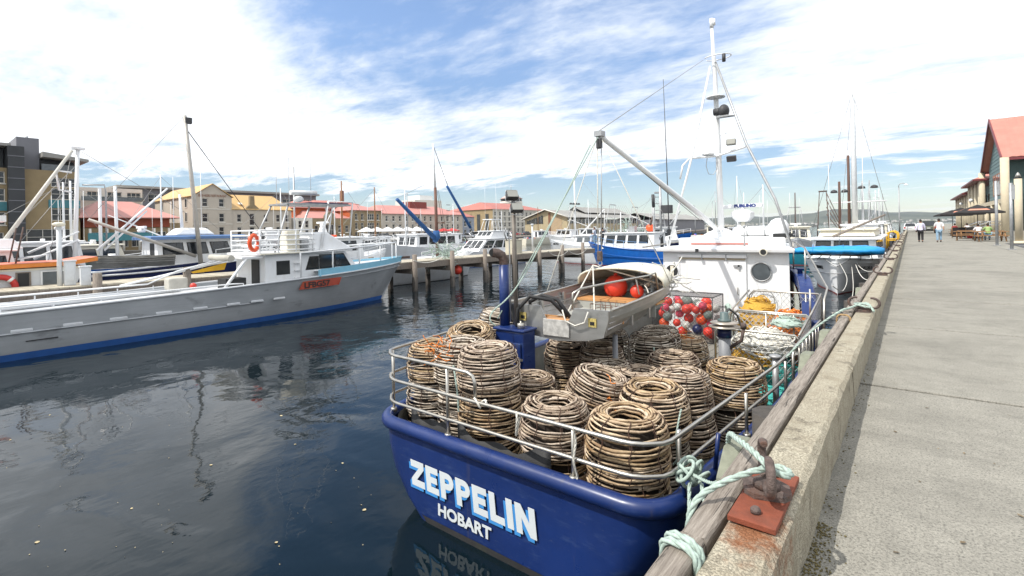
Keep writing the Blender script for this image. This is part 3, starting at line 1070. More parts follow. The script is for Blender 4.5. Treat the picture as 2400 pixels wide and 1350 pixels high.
# raised coaming on the roof, mast step
Z('roof_coaming', zb().loft([[Vector(p) for p in ((-5.6, 15.2, CZ1 + .10), (-2.64, 15.2, CZ1 + .10), (-3.2, 17.6, CZ1 + .10), (-5.0, 17.6, CZ1 + .10))], [Vector(p) for p in ((-5.6, 15.2, CZ1 + .36), (-2.64, 15.2, CZ1 + .36), (-3.2, 17.6, CZ1 + .36), (-5.0, 17.6, CZ1 + .36))]], True, True, True, smooth=False), m_white2, roof, bevel=0.05)
Z('coaming_trim', zb().span((-5.2, 15.17, CZ1 + .16), (-3.6, 15.195, CZ1 + .20)), mat('faded_red_trim', (0.42, 0.12, 0.09), 0.6), roof)
Z('mast_step', zb().loft([[Vector((-4.66 + a, 16.4 + b, CZ1 + .35)) for a, b in ((-.55, -.5), (.55, -.5), (.55, .5), (-.55, .5))], [Vector((-4.66 + a, 16.4 + b, CZ1 + .62)) for a, b in ((-.14, -.14), (.14, -.14), (.14, .14), (-.14, .14))]], True, False, True, smooth=False), m_white2, roof)
# sliding door with its rail, portholes
Z('sliding_door', zb().span((-5.12, CB0 - .045, CZ0 + .2), (-3.48, CB0 - .012, 0.70)), m_white2, bevel=0.01)
Z('door_rail', zb().span((-5.34, CB0 - .10, 0.715), (-3.46, CB0 - .004, 0.80)), m_white2, bevel=0.008)
Z('door_track', zb().span((-5.3, CB0 - .075, 0.66), (-3.5, CB0 - .05, 0.714)), mat('brass_track', (0.35, 0.30, 0.22), 0.5, 0.5))
for x in (-4.65, -4.0):
    Z('door_hanger', zb().span((x, CB0 - .11, 0.66), (x + .03, CB0 - .015, 0.81)), m_galv)
Z('door_hasp', zb().span((-3.80, CB0 - .09, 0.48), (-3.60, CB0 - .048, 0.53)).box((-3.66, CB0 - .07, 0.47), (0.05, .04, .12)), m_galv)
Z('door_handle', zb().tube([(-3.70, CB0 - .05, -0.10), (-3.70, CB0 - .085, -0.08), (-3.70, CB0 - .085, -0.26), (-3.70, CB0 - .05, -0.28)], 0.012, 6), m_steel)
ROTX = Matrix.Rotation(R(90), 3, 'X')
pf = Z('porthole_frame', zb().span((-5.74, CB0 - .022, 0.04), (-5.30, CB0 - .003, 0.56)), m_white2, bevel=0.01)
Z('porthole', zb().lathe([(0.185, 0.0), (0.185, 0.02)], 28, (-5.53, CB0 - .010, 0.30), ROTX), m_dark)
Z('porthole_ring', zb().torus((-5.53, CB0 - .032, 0.30), 0.19, 0.012, ROTX, 30, 6), m_white2)
Z('curtain', zb().span((-5.58, CB0 - .036, 0.14), (-5.48, CB0 - .030, 0.46)), m_cream)
Z('porthole', zb().lathe([(0.235, 0.0), (0.235, 0.02)], 28, (-3.12, CB0 - .004, 0.36), ROTX), m_glass2)
Z('porthole_ring', zb().torus((-3.12, CB0 - .024, 0.36), 0.245, 0.018, ROTX, 32, 8), m_galv)
# hand wheel on the bulkhead
wheel = Z('hand_wheel', zb().torus((-3.08, CB0 - .10, -0.37), 0.285, 0.012, ROTX, 32, 6), m_steel)
for k in range(6):
    a = k * math.pi / 3 + 0.35
    Z('spoke', zb().tube([(-3.08, CB0 - .11, -0.37), (-3.08 + .285 * math.cos(a), CB0 - .10, -0.37 + .285 * math.sin(a))], 0.008, 6), m_steel, wheel)
Z('hub', zb().lathe([(0.04, 0), (0.04, 0.10), (0.02, .12)], 12, (-3.08, CB0 - .005, -0.37), ROTX), m_steel, wheel)
# starboard side windows
TAP = .75 / (CB1 - .2 - CB0)
for k in range(3):
    y0 = 14.85 + k * 0.95
    for sd, base in ((1, CR), (-1, CL)):
        xa = lambda y: base - sd * TAP * (y - CB0)
        def strip(ya, yb, za, zb2, o0, o1):
            q = [Vector((xa(ya), ya, za)), Vector((xa(yb), yb, za)), Vector((xa(yb), yb, zb2)), Vector((xa(ya), ya, zb2))]
            return zb().loft([[p + Vector((sd * o0, 0, 0)) for p in q], [p + Vector((sd * o1, 0, 0)) for p in q]], True, True, True, smooth=False)
        w = Z('side_window', strip(y0, y0 + .78, 0.0, 0.70, -.03, .022), m_galv)
        Z('pane', strip(y0 + .05, y0 + .73, 0.05, 0.65, -.02, .03), m_glass2, w)
# small lights under the roof edge
Z('deck_light', zb().box((-4.72, CB0 - .26, 0.93), (0.07, 0.06, 0.09)), m_dark)
Z('round_lamp', zb().lathe([(0.05, 0), (0.095, 0.05), (0.095, 0.075)], 16, (-3.0, CB0 - .235, 0.90), ROTX), m_cream)
Z('lamp_glass', zb().lathe([(0.07, 0.075), (0.072, 0.078)], 16, (-3.0, CB0 - .24, 0.90), ROTX), m_dark)
# radar, satcom dome, life raft, horn on the roof
Z('radar_post', zb().tube([(-4.16, 17.0, CZ1 + .3), (-4.16, 17.0, 1.75)], 0.06, 10), m_cream, roof)
rg = Z('radar_gearbox', zb().loft([[Vector((-4.16 + a * s, 17.0 + b * s, z)) for a, b in ((-1, -1), (1, -1), (1, 1), (-1, 1))] for s, z in ((0.16, 1.72), (0.27, 1.86), (0.29, 2.02), (0.16, 2.10))], True, True, True, smooth=False), m_white2, roof, bevel=0.03)
Z('radar_scanner', zb().loft([[Vector((x, 17.0 + b, 2.22 + c + (x + 4.16) * 0.015)) for b, c in ((-.07, -.06), (.07, -.06), (.07, .06), (-.07, .06))] for x in (-4.74, -4.70, -3.62, -3.58)], True, True, True, smooth=False), m_white2, roof, bevel=0.03)
Z('scanner_neck', zb().tube([(-4.16, 17, 2.08), (-4.16, 17, 2.2)], 0.07, 10), m_white2, roof)
text('FURUNO', 0.125, mat('lettering_navy', (0.03, 0.05, 0.2), 0.5), zep, Matrix.Translation(Vector((-4.40, 16.924, 2.185)) - Vector(ZO)) @ TM, 0.002, 0.010, sx=1.25)
rot90 = Matrix.Rotation(R(90), 3, 'X') @ Matrix.Rotation(R(90), 3, 'Y')
Z('life_raft', zb().loft([[Vector((x, 16.9 + 0.0 + b * r, 1.42 + c * r * .75)) for b, c in [(math.cos(2 * math.pi * j / 14), math.sin(2 * math.pi * j / 14)) for j in range(14)]] for x, r in ((-4.45, .10), (-4.42, .19), (-4.2, .22), (-3.6, .22), (-3.3, .22), (-3.08, .19), (-3.05, .10))], True, True, True), m_white2, roof)
for x in (-4.0, -3.5):
    Z('raft_strap', zb().loft([[Vector((xx, 16.9 + b * .226, 1.42 + c * .226 * .75)) for b, c in [(math.cos(2 * math.pi * j / 14), math.sin(2 * math.pi * j / 14)) for j in range(14)]] for xx in (x, x + .04)], True), m_galv, roof)
Z('satellite_dome', zb().lathe([(0.24, 0), (0.27, .05), (0.28, .2), (0.26, .36), (0.19, .47), (0.08, .53), (0.02, .54)], 20, (-3.02, 16.3, CZ1 + .36)), m_white2, roof)
Z('dome_base', zb().lathe([(0.2, 0), (0.2, .06)], 16, (-3.02, 16.3, CZ1 + .31)), m_dark, roof)
Z('roof_box', zb().span((-2.98, 15.3, CZ1 + .36), (-2.55, 15.7, CZ1 + .46)), m_dark, roof)
Z('handrail', zb().tube([(-3.55, 14.6, CZ1 + .08), (-3.55, 14.6, 1.55)], 0.018, 6).ball((-3.55, 14.6, 1.57), .045, 8, 6), m_galv, roof)
Z('roof_rail', zb().tube([(-5.75, 14.7, CZ1 + .05), (-5.75, 14.7, 1.32), (-5.55, 14.7, 1.36), (-5.4, 14.75, 1.22), (-5.4, 14.8, CZ1 + .08)], 0.02, 6), m_white2, roof)

# --- mast, stays and derrick
mast = Z('mast', zb().tube([(-4.66, 16.4, CZ1 + .5), (-4.70, 16.4, 4.2), (-4.76, 16.4, 6.6), (-4.78, 16.4, 6.9), (-4.82, 16.4, 7.9)], [0.10, 0.085, 0.07, 0.062, 0.045], 12), m_white2)
Z('masthead_light', zb().tube([(-4.82, 16.4, 7.88), (-4.83, 16.4, 8.18)], 0.06, 8).tube([(-4.74, 16.4, 7.95), (-4.74, 16.4, 8.15)], 0.035, 6), m_white2, mast)
Z('mast_leg', zb().tube([(-5.84, 15.0, CZ1 + .05), (-5.3, 15.7, 3.75), (-4.86, 16.3, 6.65)], 0.036, 8), m_white2, mast)
Z('mast_leg', zb().tube([(-2.46, 15.0, CZ1 + .05), (-2.9, 15.3, 2.3), (-3.72, 15.75, 4.0), (-4.70, 16.3, 6.75)], 0.036, 8), m_galv, mast)
Z('cross_bar', zb().tube([(-5.62, 15.55, 3.10), (-5.55, 15.6, 3.52), (-5.4, 15.8, 3.75), (-4.72, 16.3, 3.80), (-3.75, 15.8, 3.92)], 0.032, 8), m_white2, mast)
Z('mast_ring', zb().torus((-4.66, 16.4, 6.92), 0.40, 0.018, Matrix.Diagonal((1, .7, 1)), 24, 6, R(-150), R(160)), m_white2, mast)
Z('radar_reflector', zb().tube([(-4.42, 16.2, 6.68), (-4.42, 16.2, 6.92)], 0.055, 8), m_wiredk, mast)
Z('mast_shelf', zb().lathe([(0.28, 0), (0.28, .03)], 16, (-4.70, 16.25, 5.62)), m_white2, mast)
Z('spot_light', zb().ball((-4.45, 16.2, 5.16), .20, 14, 10, (0.8, 1, 1)).tube([(-4.75, 16.2, 5.16), (-4.45, 16.2, 5.16)], .11, 10), m_wiredk, mast)
Z('spot_bracket', zb().loft([[Vector((-4.42 + a, 16.15 + b, 4.95)) for a, b in ((-.22, -.1), (.3, -.1), (.3, .1), (-.22, .1))], [Vector((-4.42 + a, 16.15 + b, 5.0)) for a, b in ((-.22, -.1), (.1, -.1), (.1, .1), (-.22, .1))]], True, True, True, smooth=False), m_galv, mast)
for (z0, rx) in ((4.12, -14), (3.62, 20)):
    m4 = Matrix.Translation((-4.18, 15.9, z0)) @ Matrix.Rotation(R(rx), 4, 'X')
    Z('work_light', MB(o=ZO, m=m4).box((0, 0, 0), (0.26, .12, .17)), m_wiredk if rx > 0 else mat('lamp_grey', (0.25, 0.25, 0.22), 0.4), mast, bevel=.01)
Z('bar_antenna', zb().lathe([(0.17, 0), (0.19, .05), (0.12, .09)], 14, (-4.95, 16.2, 3.84)), m_white2, mast)
Z('cable_loop', zb().tube([(-4.98, 16.2, 3.8), (-5.02, 16.2, 3.5), (-4.95, 16.2, 3.25), (-4.8, 16.2, 3.22), (-4.7, 16.25, 3.4), (-4.72, 16.28, 3.6)], 0.011, 6), m_galv, mast)
Z('mast_step_iron', zb().tube([(-4.68, 16.38, 4.45 + .0), (-4.42, 16.38, 4.5)], 0.012, 6), m_white2, mast)
TIP = Vector((-4.72, 8.7, 3.43))
boom = Z('derrick_boom', zb().tube([(-4.66, 16.1, CZ1 + .56), (-4.67, 14.9, CZ1 + .92), TIP], [0.06, 0.075, 0.055], 12), m_white2)
Z('boom_heel', zb().box((-4.66, 16.2, CZ1 + .55), (.2, .3, .22)), m_white2, boom, bevel=.02)
Z('boom_cap', zb().box(TIP + Vector((0, 0.02, 0.02)), (.16, .16, .10)), m_galv, boom)
Z('topping_lift', zb().tube([(-5.06, 16.25, 6.88), TIP + Vector((0, 0, .08))], 0.008, 5), m_wire, boom)
Z('stay_wire', zb().tube([TIP, (-4.66, 15.9, CZ1 + .45)], 0.008, 5), m_wiredk, boom)
Z('guy_rope', zb().tube([TIP, (-5.16, 6.05, 0.2)], 0.011, 5), m_ropeg, boom)
Z('guy_rope', zb().tube([TIP + Vector((-.03, 0, 0)), (-6.2, 8.2, -0.9)], 0.009, 5), m_ropew, boom)
Z('guy_rope', zb().tube([TIP + Vector((.06, 0, -.1)), (-3.55, 9.3, 0.45)], 0.009, 5), m_ropew, boom)
Z('upper_block', zb().box(TIP + Vector((0, 0, -.17)), (.11, .09, .20)), m_wiredk, boom, bevel=.02)
HOOK = Vector((-4.76, 8.7, 1.12))
for dx in (-.045, .045):
    Z('hoist_rope', zb().tube([TIP + Vector((dx, 0, -.2)), HOOK + Vector((dx * .8, 0, 0.05))], 0.012, 6), m_ropew if dx < 0 else m_galv, boom)
Z('lower_block', zb().box(HOOK + Vector((0, 0, -.06)), (.10, .08, .20)), m_rust, boom, bevel=.02)
Z('shackle', zb().torus(HOOK + Vector((0, 0, -.20)), .045, .012, ROTX, 14, 6), m_galv, boom)
# whip antenna
Z('whip_antenna', zb().tube([(-6.02, 15.6, CZ1 + .05), (-6.06, 15.6, 3.4), (-6.12, 15.6, 6.35)], [.022, .016, .008], 6), m_wiredk)
# --- blue boarding arm and cream bulwark on the starboard side
rings = []
for y in (11.7, 12.1, 12.6, 13.1, 13.6, 14.1, 14.6, 15.1, 15.6):
    p = Vector((XCL(y) + half(y) - .10, y, sheer(y) - .02))
    rings.append([p + Vector((a, 0, b)) for a, b in ((-.13, -.16), (.15, -.16), (.15, .13), (-.13, .13))])
Z('bulwark_cap', zb().loft(rings, True, True, True, smooth=False), m_blue, bevel=.02)
Z('cap_bitt', zb().lathe([(.06, 0), (.06, .10), (.12, .12), (.12, .15)], 14, (XCL(14.7) + half(14.7) - .1, 14.7, sheer(14.7) + .1)), m_blue)
Z('arm_post', zb().span((-1.62, 11.55, -0.95), (-1.44, 11.75, -0.35)), m_blue, bevel=.02)
Z('life_buoy', zb().torus((CR + .08, 15.15, -0.22), .30, .075, Matrix.Rotation(R(90), 3, 'Y'), 26, 10), m_orange)
Z('inner_bulwark_panel', zb().loft([[Vector((XCL(y) + half(y) - .25, y, DECK)) for y in (11.7, 12.6, 13.6, 14.6, 15.6)], [Vector((XCL(y) + half(y) - .25, y, sheer(y) - .15)) for y in (11.7, 12.6, 13.6, 14.6, 15.6)]], False), mat('pale_green_bulwark', (0.42, 0.44, 0.38), 0.6, var=.1))

# --- pot hauler capstan
hx, hy = -2.68, 9.5
hau = Z('pot_hauler', zb().tube([(hx, hy, DECK), (hx, hy, -0.42)], 0.105, 16), m_grey)
Z('hauler_collar', zb().tube([(hx, hy, -0.42), (hx, hy, -0.27)], 0.125, 16), m_navy, hau)
Z('hauler_sheave', zb().lathe([(0.12, -0.27), (0.27, -0.235), (0.275, -0.225), (0.15, -0.20), (0.15, -0.19), (0.24, -0.165), (0.245, -0.155), (0.12, -0.135)], 30, (hx, hy, 0)), mat('sheave_metal', (0.42, 0.38, 0.33), 0.4, .5, var=.2, dirt=.4, dirtcol=(.25, .13, .08), dscale=6), hau)
Z('hauler_motor', zb().lathe([(0.115, -0.135), (0.115, -0.10), (0.072, -0.09), (0.072, 0.02), (0.05, 0.03)], 18, (hx, hy, 0)), mat('motor_green', (0.09, 0.13, 0.13), 0.5), hau)
Z('hauler_arm', zb().tube([(hx + .08, hy, -0.62), (hx + .30, hy - .05, -0.44), (hx + .34, hy - .05, -0.22)], 0.032, 8).tube([(hx + .34, hy - .05, -.22), (hx + .34, hy - .05, -.13)], .05, 8), m_rust, hau)
Z('hauler_hose', zb().tube([(hx, hy, -0.02), (hx + .02, hy + .25, 0.06), (hx + .1, hy + .5, -0.1), (hx + .1, hy + .9, -0.5)], 0.02, 6), m_wiredk, hau)
# ------------------------------------------------------------------ cane craypots
def cane(name, lo, hi, sat):
    m, N, L, bs = node_mat(name)
    tc = N.new('ShaderNodeTexCoord')
    oi = N.new('ShaderNodeObjectInfo')
    p = tc.outputs['Object']
    n1 = tex(N, L, p, 5.5, 5, 0.65)
    n2 = tex(N, L, p, 42, 4, 0.7)
    c = mixc(N, L, remap(N, L, n1, 0.36, 0.64), lo, hi)
    c = mixc(N, L, nmath(N, L, 'MULTIPLY', remap(N, L, n2, 0.50, 0.74), 0.42), c, (0.075, 0.045, 0.026))
    c = mixc(N, L, 1.0, c, remap(N, L, oi.outputs['Random'], 0, 1, 0.65, 1.2), 'MULTIPLY')
    hs = N.new('ShaderNodeHueSaturation')
    L.new(remap(N, L, oi.outputs['Random'], 0, 1, sat * 1.15, sat * 0.75), hs.inputs['Saturation'])
    L.new(c, hs.inputs['Color'])
    L.new(hs.outputs[0], bs.inputs['Base Color'])
    bs.inputs['Roughness'].default_value = 0.75
    bp = N.new('ShaderNodeBump')
    bp.inputs['Strength'].default_value = 0.6
    bp.inputs['Distance'].default_value = 0.005
    L.new(n2, bp.inputs['Height'])
    L.new(bp.outputs[0], bs.inputs['Normal'])
    return m


m_canes = [cane('grey_cane', (0.30, 0.225, 0.155), (0.66, 0.56, 0.43), 0.85), cane('brown_cane', (0.25, 0.165, 0.105), (0.58, 0.455, 0.32), 0.9), cane('honey_cane', (0.30, 0.185, 0.095), (0.64, 0.48, 0.29), 0.95)]
m_lash = mat('rusty_tie_wire', (0.075, 0.04, 0.028), 0.85, var=0.4, scale=20)
m_core = mat('dark_pot_inside', (0.030, 0.022, 0.016), 0.95, var=.5, scale=30)  # dark colour standing in for the shade inside the pots

PROF = [(0.182, 0.36), (0.182, 0.41), (0.184, 0.46), (0.192, 0.505), (0.210, 0.537), (0.236, 0.553), (0.263, 0.561), (0.290, 0.560), (0.316, 0.551), (0.340, 0.534), (0.361, 0.511), (0.378, 0.483),
        (0.391, 0.449), (0.400, 0.412), (0.407, 0.374), (0.413, 0.335), (0.418, 0.296), (0.422, 0.257), (0.425, 0.218), (0.428, 0.179), (0.430, 0.140), (0.431, 0.101), (0.430, 0.062), (0.426, 0.023)]
POT_H = 0.50
hoop_mesh = [[], [], []]
for k, (r, z) in enumerate(PROF):
    var = [[], [], []]
    for q in range(5):
        rnd = random.Random(k * 31 + q)
        n = 30
        th = rnd.uniform(0.0110, 0.0155)
        ph = [rnd.uniform(0, 6.3) for _ in range(4)]
        pts, rs = [], []
        m_ = n + 3 if q < 4 else n - rnd.randrange(3, 9)          # sticks overlap, some have broken off short
        for i in range(m_):
            a = 2 * math.pi * i / n
            rr = r + 0.005 * math.sin(2 * a + ph[0]) + 0.0035 * math.sin(5 * a + ph[1]) + (0.010 if i > n else 0) - 0.004
            zz = z + 0.0055 * math.sin(3 * a + ph[2]) + 0.004 * math.sin(7 * a + ph[3]) + 0.014 * (i / m_ - 0.5)
            pts.append((rr * math.cos(a), rr * math.sin(a), zz))
            rs.append(th * (1 + 0.25 * math.sin(4.3 * a + ph[1]) + 0.12 * math.sin(11 * a + ph[2]) - 0.25 * (i / m_)))
        base_mb = MB().tube(pts, rs, 5)
        for t3 in range(3):
            var[t3].append(base_mb.mesh('cane_hoop', m_canes[t3]))
    for t3 in range(3):
        hoop_mesh[t3].append(var[t3])
stray_me = []
for q in range(4):
    rnd = random.Random(900 + q)
    mb = MB()
    a0 = rnd.uniform(0, 6); ln = rnd.uniform(.5, 1.3); z0 = rnd.uniform(.12, .5); r0 = .436 if z0 < .4 else .40
    mb.tube([((r0 + .012 * math.sin(j)) * math.cos(a0 + ln * j / 6), (r0 + .012 * math.sin(j)) * math.sin(a0 + ln * j / 6), z0 + (.05 * q - .07) * j / 6) for j in range(7)], [.008, .010, .010, .010, .009, .008, .006], 5)
    stray_me.append(mb.mesh('loose_stick', m_canes[q % 3]))
# vertical tie wires, and the slatted floor
lash = MB()
for j in range(9):
    a = 2 * math.pi * j / 9 + 0.2
    pts = [((r + 0.013) * math.cos(a + 0.04 * math.sin(k)), (r + 0.013) * math.sin(a + 0.04 * math.sin(k)), z + (0.014 if 4 <= k <= 11 else 0)) for k, (r, z) in enumerate(PROF)]
    lash.tube(pts, 0.0048, 4)
    lash.tube([((r - 0.016) * math.cos(a), (r - 0.016) * math.sin(a), z - (0.012 if 4 <= k <= 11 else 0)) for k, (r, z) in enumerate(PROF)][3:], 0.006, 4)
lash_me = lash.mesh('tie_wire', m_lash)
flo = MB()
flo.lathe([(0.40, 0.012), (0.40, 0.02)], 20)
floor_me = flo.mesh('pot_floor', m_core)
inn = MB()                                     # added dark skirt as inside shade, so that daylight does not pass straight through
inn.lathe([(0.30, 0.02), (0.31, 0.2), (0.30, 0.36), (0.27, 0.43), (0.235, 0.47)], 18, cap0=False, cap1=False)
inner_me = inn.mesh('shade_liner', m_core)


def pot(label, x, y, z, rz=0.0, tilt=(0, 0), s=1.0, hoops=range(24), tone=None):
    rnd = random.Random(label)
    t = put('cane_craypot', None, None, loc=(x, y, z), rot=(tilt[0], tilt[1], rz), scale=(s, s, s), label=label, cat='craypot', group='cane craypots stacked on the stern deck')
    tone = tone if tone is not None else rnd.choice((0, 0, 1, 1, 2))
    for k in hoops:
        if k not in (0, 1, 2, 3, 4, 23) and rnd.random() < .03:
            continue
        put('cane_hoop', hoop_mesh[tone][k][rnd.choice((0, 1, 2, 3, 0, 1, 2, 3, 4))], t, rot=(rnd.gauss(0, .012), rnd.gauss(0, .012), rnd.uniform(0, 6.28)))
    for q in range(2):
        put('loose_stick', stray_me[rnd.randrange(4)], t, rot=(0, 0, rnd.uniform(0, 6.28)))
    put('tie_wire', lash_me, t, rot=(0, 0, rnd.uniform(0, 1)), kind='stuff')
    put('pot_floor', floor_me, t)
    put('shade_liner', inner_me, t)
    return t


body = range(4, 24)
STK = [  # label stem, x, y, stack height, scale
    ('at the starboard stern corner under the curved rail', -2.38, 4.86, 2, 1.03),
    ('just inside the middle of the stern rail', -3.34, 4.88, 2, 0.98),
    ('beside the rail\'s bent end and the black mat', -4.36, 4.90, 3, 0.97),
    ('with the orange twine behind the second rail post', -5.02, 5.10, 3, 0.95),
    ('at the port stern corner', -5.52, 4.98, 3, 0.90),
    ('between the blue box and the tilted pot', -4.28, 5.74, 2, 0.90),
    ('with the honey-coloured rim next to the curved rail', -2.52, 5.90, 2, 1.02),
    ('right behind the honey-coloured pot', -2.50, 6.84, 2, 0.98),
    ('by the starboard rail in front of the wire basket', -2.02, 7.72, 2, 0.98),
]
for stem_, x, y, n, s in STK:
    for k in range(n):
        lv = {2: ('bottom', 'top'), 3: ('bottom', 'middle', 'top')}[n][k]
        top_ = k == n - 1
        pot('%s cane craypot of the stack %s' % (lv, stem_), x + random.uniform(-.03, .03), y + random.uniform(-.02, .02), DECK + k * 0.515 * s, random.uniform(0, 6), (random.uniform(-.03, .03), random.uniform(-.03, .03)), s,
            range(24) if top_ else body, tone=2 if 'honey-coloured rim' in stem_ and top_ else None)
pot('tilted cane craypot leaning back against the middle of the load', -3.36, 5.86, -0.86, 1.0, (0.20, 0.22), 1.0)
pot('bottom cane craypot under the tilted one in the load\'s middle', -3.36, 5.86, DECK, 1.0, (0.0, 0.0), 1.0, body)
pot('pale cane craypot right of the blue box, half hidden by its neighbours', -3.62, 6.86, -0.97, 2.0, (0, 0.03), 0.92)
pot('pot beneath the pale craypot beside the blue box', -3.62, 6.86, DECK, 2.0, (0, 0), 0.95, body)
pot('low cane craypot half hidden behind the tilted one', -3.12, 7.05 - .2, -0.98, 2.4, (0.02, 0), 0.90)
pot('low cane craypot with the wide flat golden rim amidships', -2.98, 7.78, -0.97, 0.4, (0, 0), 1.0)
pot('bottom craypot under the wide golden rim', -2.98, 7.78, DECK, 0.4, (0, 0), 0.98, body)
pot('grey cane craypot beside the stern corner of the hanging dinghy', -3.72, 8.72, -0.93, 0.4, (0, 0), 1.05)
pot('bottom craypot beside the stern corner of the hanging dinghy', -3.72, 8.72, DECK, 1.4, (0, 0), 1.05, body)
pot('cane craypot lying behind the grey one below the float net', -4.02, 9.75, -1.00, 0.4, (0, 0), 1.0)
pot('bottom craypot behind the grey one below the float net', -4.02, 9.75, DECK, 0.4, (0, 0), 1.0, body)
pot('single cane craypot with a scrap of orange twine near the float net', -3.88, 10.85, DECK + 0.02, 0.4, (0, 0), 1.1)
pot('shaded cane craypot under the dinghy beside the blue box', -4.95, 7.75, -0.97, 0.4, (0.08, 0.02), 0.98)
pot('bottom craypot in the shade beside the blue box', -4.95, 7.75, DECK, 0.4, (0, 0), 0.98, body)
pot('deeply shaded cane craypot below the middle of the dinghy', -4.28, 7.80, -0.97, 0.4, (0, 0), 0.95)
pot('shaded cane craypot below the bow half of the dinghy', -4.75, 8.95, -0.97, 0.4, (0, 0), 0.98)
pot('cane craypot tipped over on the port stack, upper of the two', -5.46, 5.74, -0.40, 0.4, (0.28, 0.10), 0.92)
pot('cane craypot at the back of the port stack, lower of the two tipped', -5.66, 6.62, -0.30, 0.4, (-0.05, 0.12), 0.90)
pot('craypot under the two tipped ones at the back of the port stack', -5.46, 5.74, -0.92, 0.4, (0, 0), 0.95, body)

# orange twine and green rope ends tied to pots and rails
def tangle(name, label, cat, m, c, s, n, r, seed, parent=None, group=None):
    rnd = random.Random(seed)
    mb = MB(o=c)
    for i in range(n):
        p = Vector(c) + Vector((rnd.gauss(0, s[0]), rnd.gauss(0, s[1]), rnd.gauss(0, s[2])))
        pts = [p]
        d = Vector((rnd.gauss(0, 1), rnd.gauss(0, 1), rnd.gauss(0, .5))).normalized()
        for k in range(6):
            d = (d + Vector((rnd.gauss(0, .7), rnd.gauss(0, .7), rnd.gauss(0, .4)))).normalized()
            p = p + d * (s[0] + s[1]) * .35
            pts.append(p)
        mb.tube(pts, r, 4)
    return mb.build(name, m, parent, loc=None if parent else c, label=label, cat=cat, group=group)


tangle('orange_twine', 'tangle of orange twine on a craypot behind the stern rail', 'twine', m_ropeo, (-5.12, 4.72, -0.05), (.10, .03, .06), 26, .006, 1)
tangle('orange_twine', 'scrap of orange twine between the tilted pot and its honey-coloured neighbour', 'twine', m_ropeo, (-2.93, 5.65, -0.62), (.05, .05, .12), 20, .006, 2)
tangle('orange_twine', 'scrap of orange twine on the craypot near the float net', 'twine', m_ropeo, (-3.84, 10.75, -0.80), (.12, .08, .02), 14, .006, 3)


def rope(name, label, pts, r, m, cat='rope', n=6, twist=True):
    """A laid rope: three strands wound round each other."""
    pts = [Vector(p) for p in pts]
    # resample smoothly (Catmull-Rom)
    P = [pts[0]] + pts + [pts[-1]]
    S = []
    for i in range(1, len(P) - 2):
        seg = max(2, int((P[i + 1] - P[i]).length / (r * 1.5)))
        for k in range(seg):
            t = k / seg
            a, b, c, d = P[i - 1], P[i], P[i + 1], P[i + 2]
            S.append(0.5 * ((2 * b) + (c - a) * t + (2 * a - 5 * b + 4 * c - d) * t * t + (3 * b - a - 3 * c + d) * t ** 3))
    S.append(pts[-1])
    o = pts[0]
    mb = MB(o=o)
    if not twist:
        mb.tube(S, r, n)
    else:
        up = Vector((0, 0, 1))
        strands = [[], [], []]
        L = 0
        for i, p in enumerate(S):
            t = (S[min(i + 1, len(S) - 1)] - S[max(i - 1, 0)]).normalized()
            a = up - t * up.dot(t)
            if a.length < 1e-4:
                a = t.orthogonal()
            a.normalize(); up = a
            b = t.cross(a)
            if i:
                L += (p - S[i - 1]).length
            for q in range(3):
                an = L / (r * 1.9) + q * 2.094
                strands[q].append(p + (a * math.cos(an) + b * math.sin(an)) * r * 0.5)
        for s in strands:
            mb.tube(s, r * 0.58, 5)
    return mb.build(name, m, None, loc=o, label=label, cat=cat)


rope('green_line', 'thin green line tied in a fork on the tall craypot stack', [(-4.62, 4.52, -0.12), (-4.52, 4.46, -0.28), (-4.48, 4.45, -0.5), (-4.47, 4.45, -0.66)], .012, m_ropeg)
rope('green_line', 'thin green line hanging down the honey-coloured pot stack', [(-2.05, 5.55, -0.45), (-2.06, 5.42, -0.7), (-2.05, 5.40, -0.95), (-2.12, 5.40, -1.05)], .011, m_ropeg)
rope('green_line', 'thin green line beside the grey craypot under the dinghy', [(-3.42, 8.05, -0.42), (-3.40, 8.0, -0.60), (-3.52, 7.9, -0.80), (-3.62, 7.85, -0.95)], .013, m_ropeg)
rope('white_line', 'white line knotted to the middle rail at the stern', [(-3.98, 4.22, -0.33), (-3.92, 4.20, -0.36), (-3.88, 4.21, -0.42), (-3.93, 4.26, -0.40), (-3.86, 4.28, -0.35), (-3.80, 4.22, -0.38)], .014, m_ropew)
rope('white_line', 'white line looped on the rail above the middle craypot', [(-3.36, 4.22, -0.36), (-3.33, 4.19, -0.42), (-3.35, 4.20, -0.55), (-3.37, 4.22, -0.62), (-3.34, 4.22, -0.5), (-3.32, 4.24, -0.38)], .013, m_ropew)
rope('white_line', 'white line wound down the starboard stern rail post', [(-2.64, 4.20, -0.36), (-2.62, 4.22, -0.5), (-2.63, 4.19, -0.68), (-2.61, 4.22, -0.85), (-2.62, 4.21, -0.92)], .012, m_ropew)
rope('white_line', 'pair of white lines from the blue box up to the boom', [(-4.92, 5.72, 0.16), (-4.98, 5.7, 0.35), (-4.86, 6.4, 0.9), (-4.75, 8.4, 3.2)], .012, m_ropeg)

# ------------------------------------------------------------------ aluminium dinghy hung from the derrick
DO = Vector((-4.28, 8.7, 0.0))
din = T('aluminium_dinghy', 'bare aluminium dinghy with cream bow canopy hanging from the boom', 'dinghy', DO + Vector((-.14, 0, 0)), R(3.8))


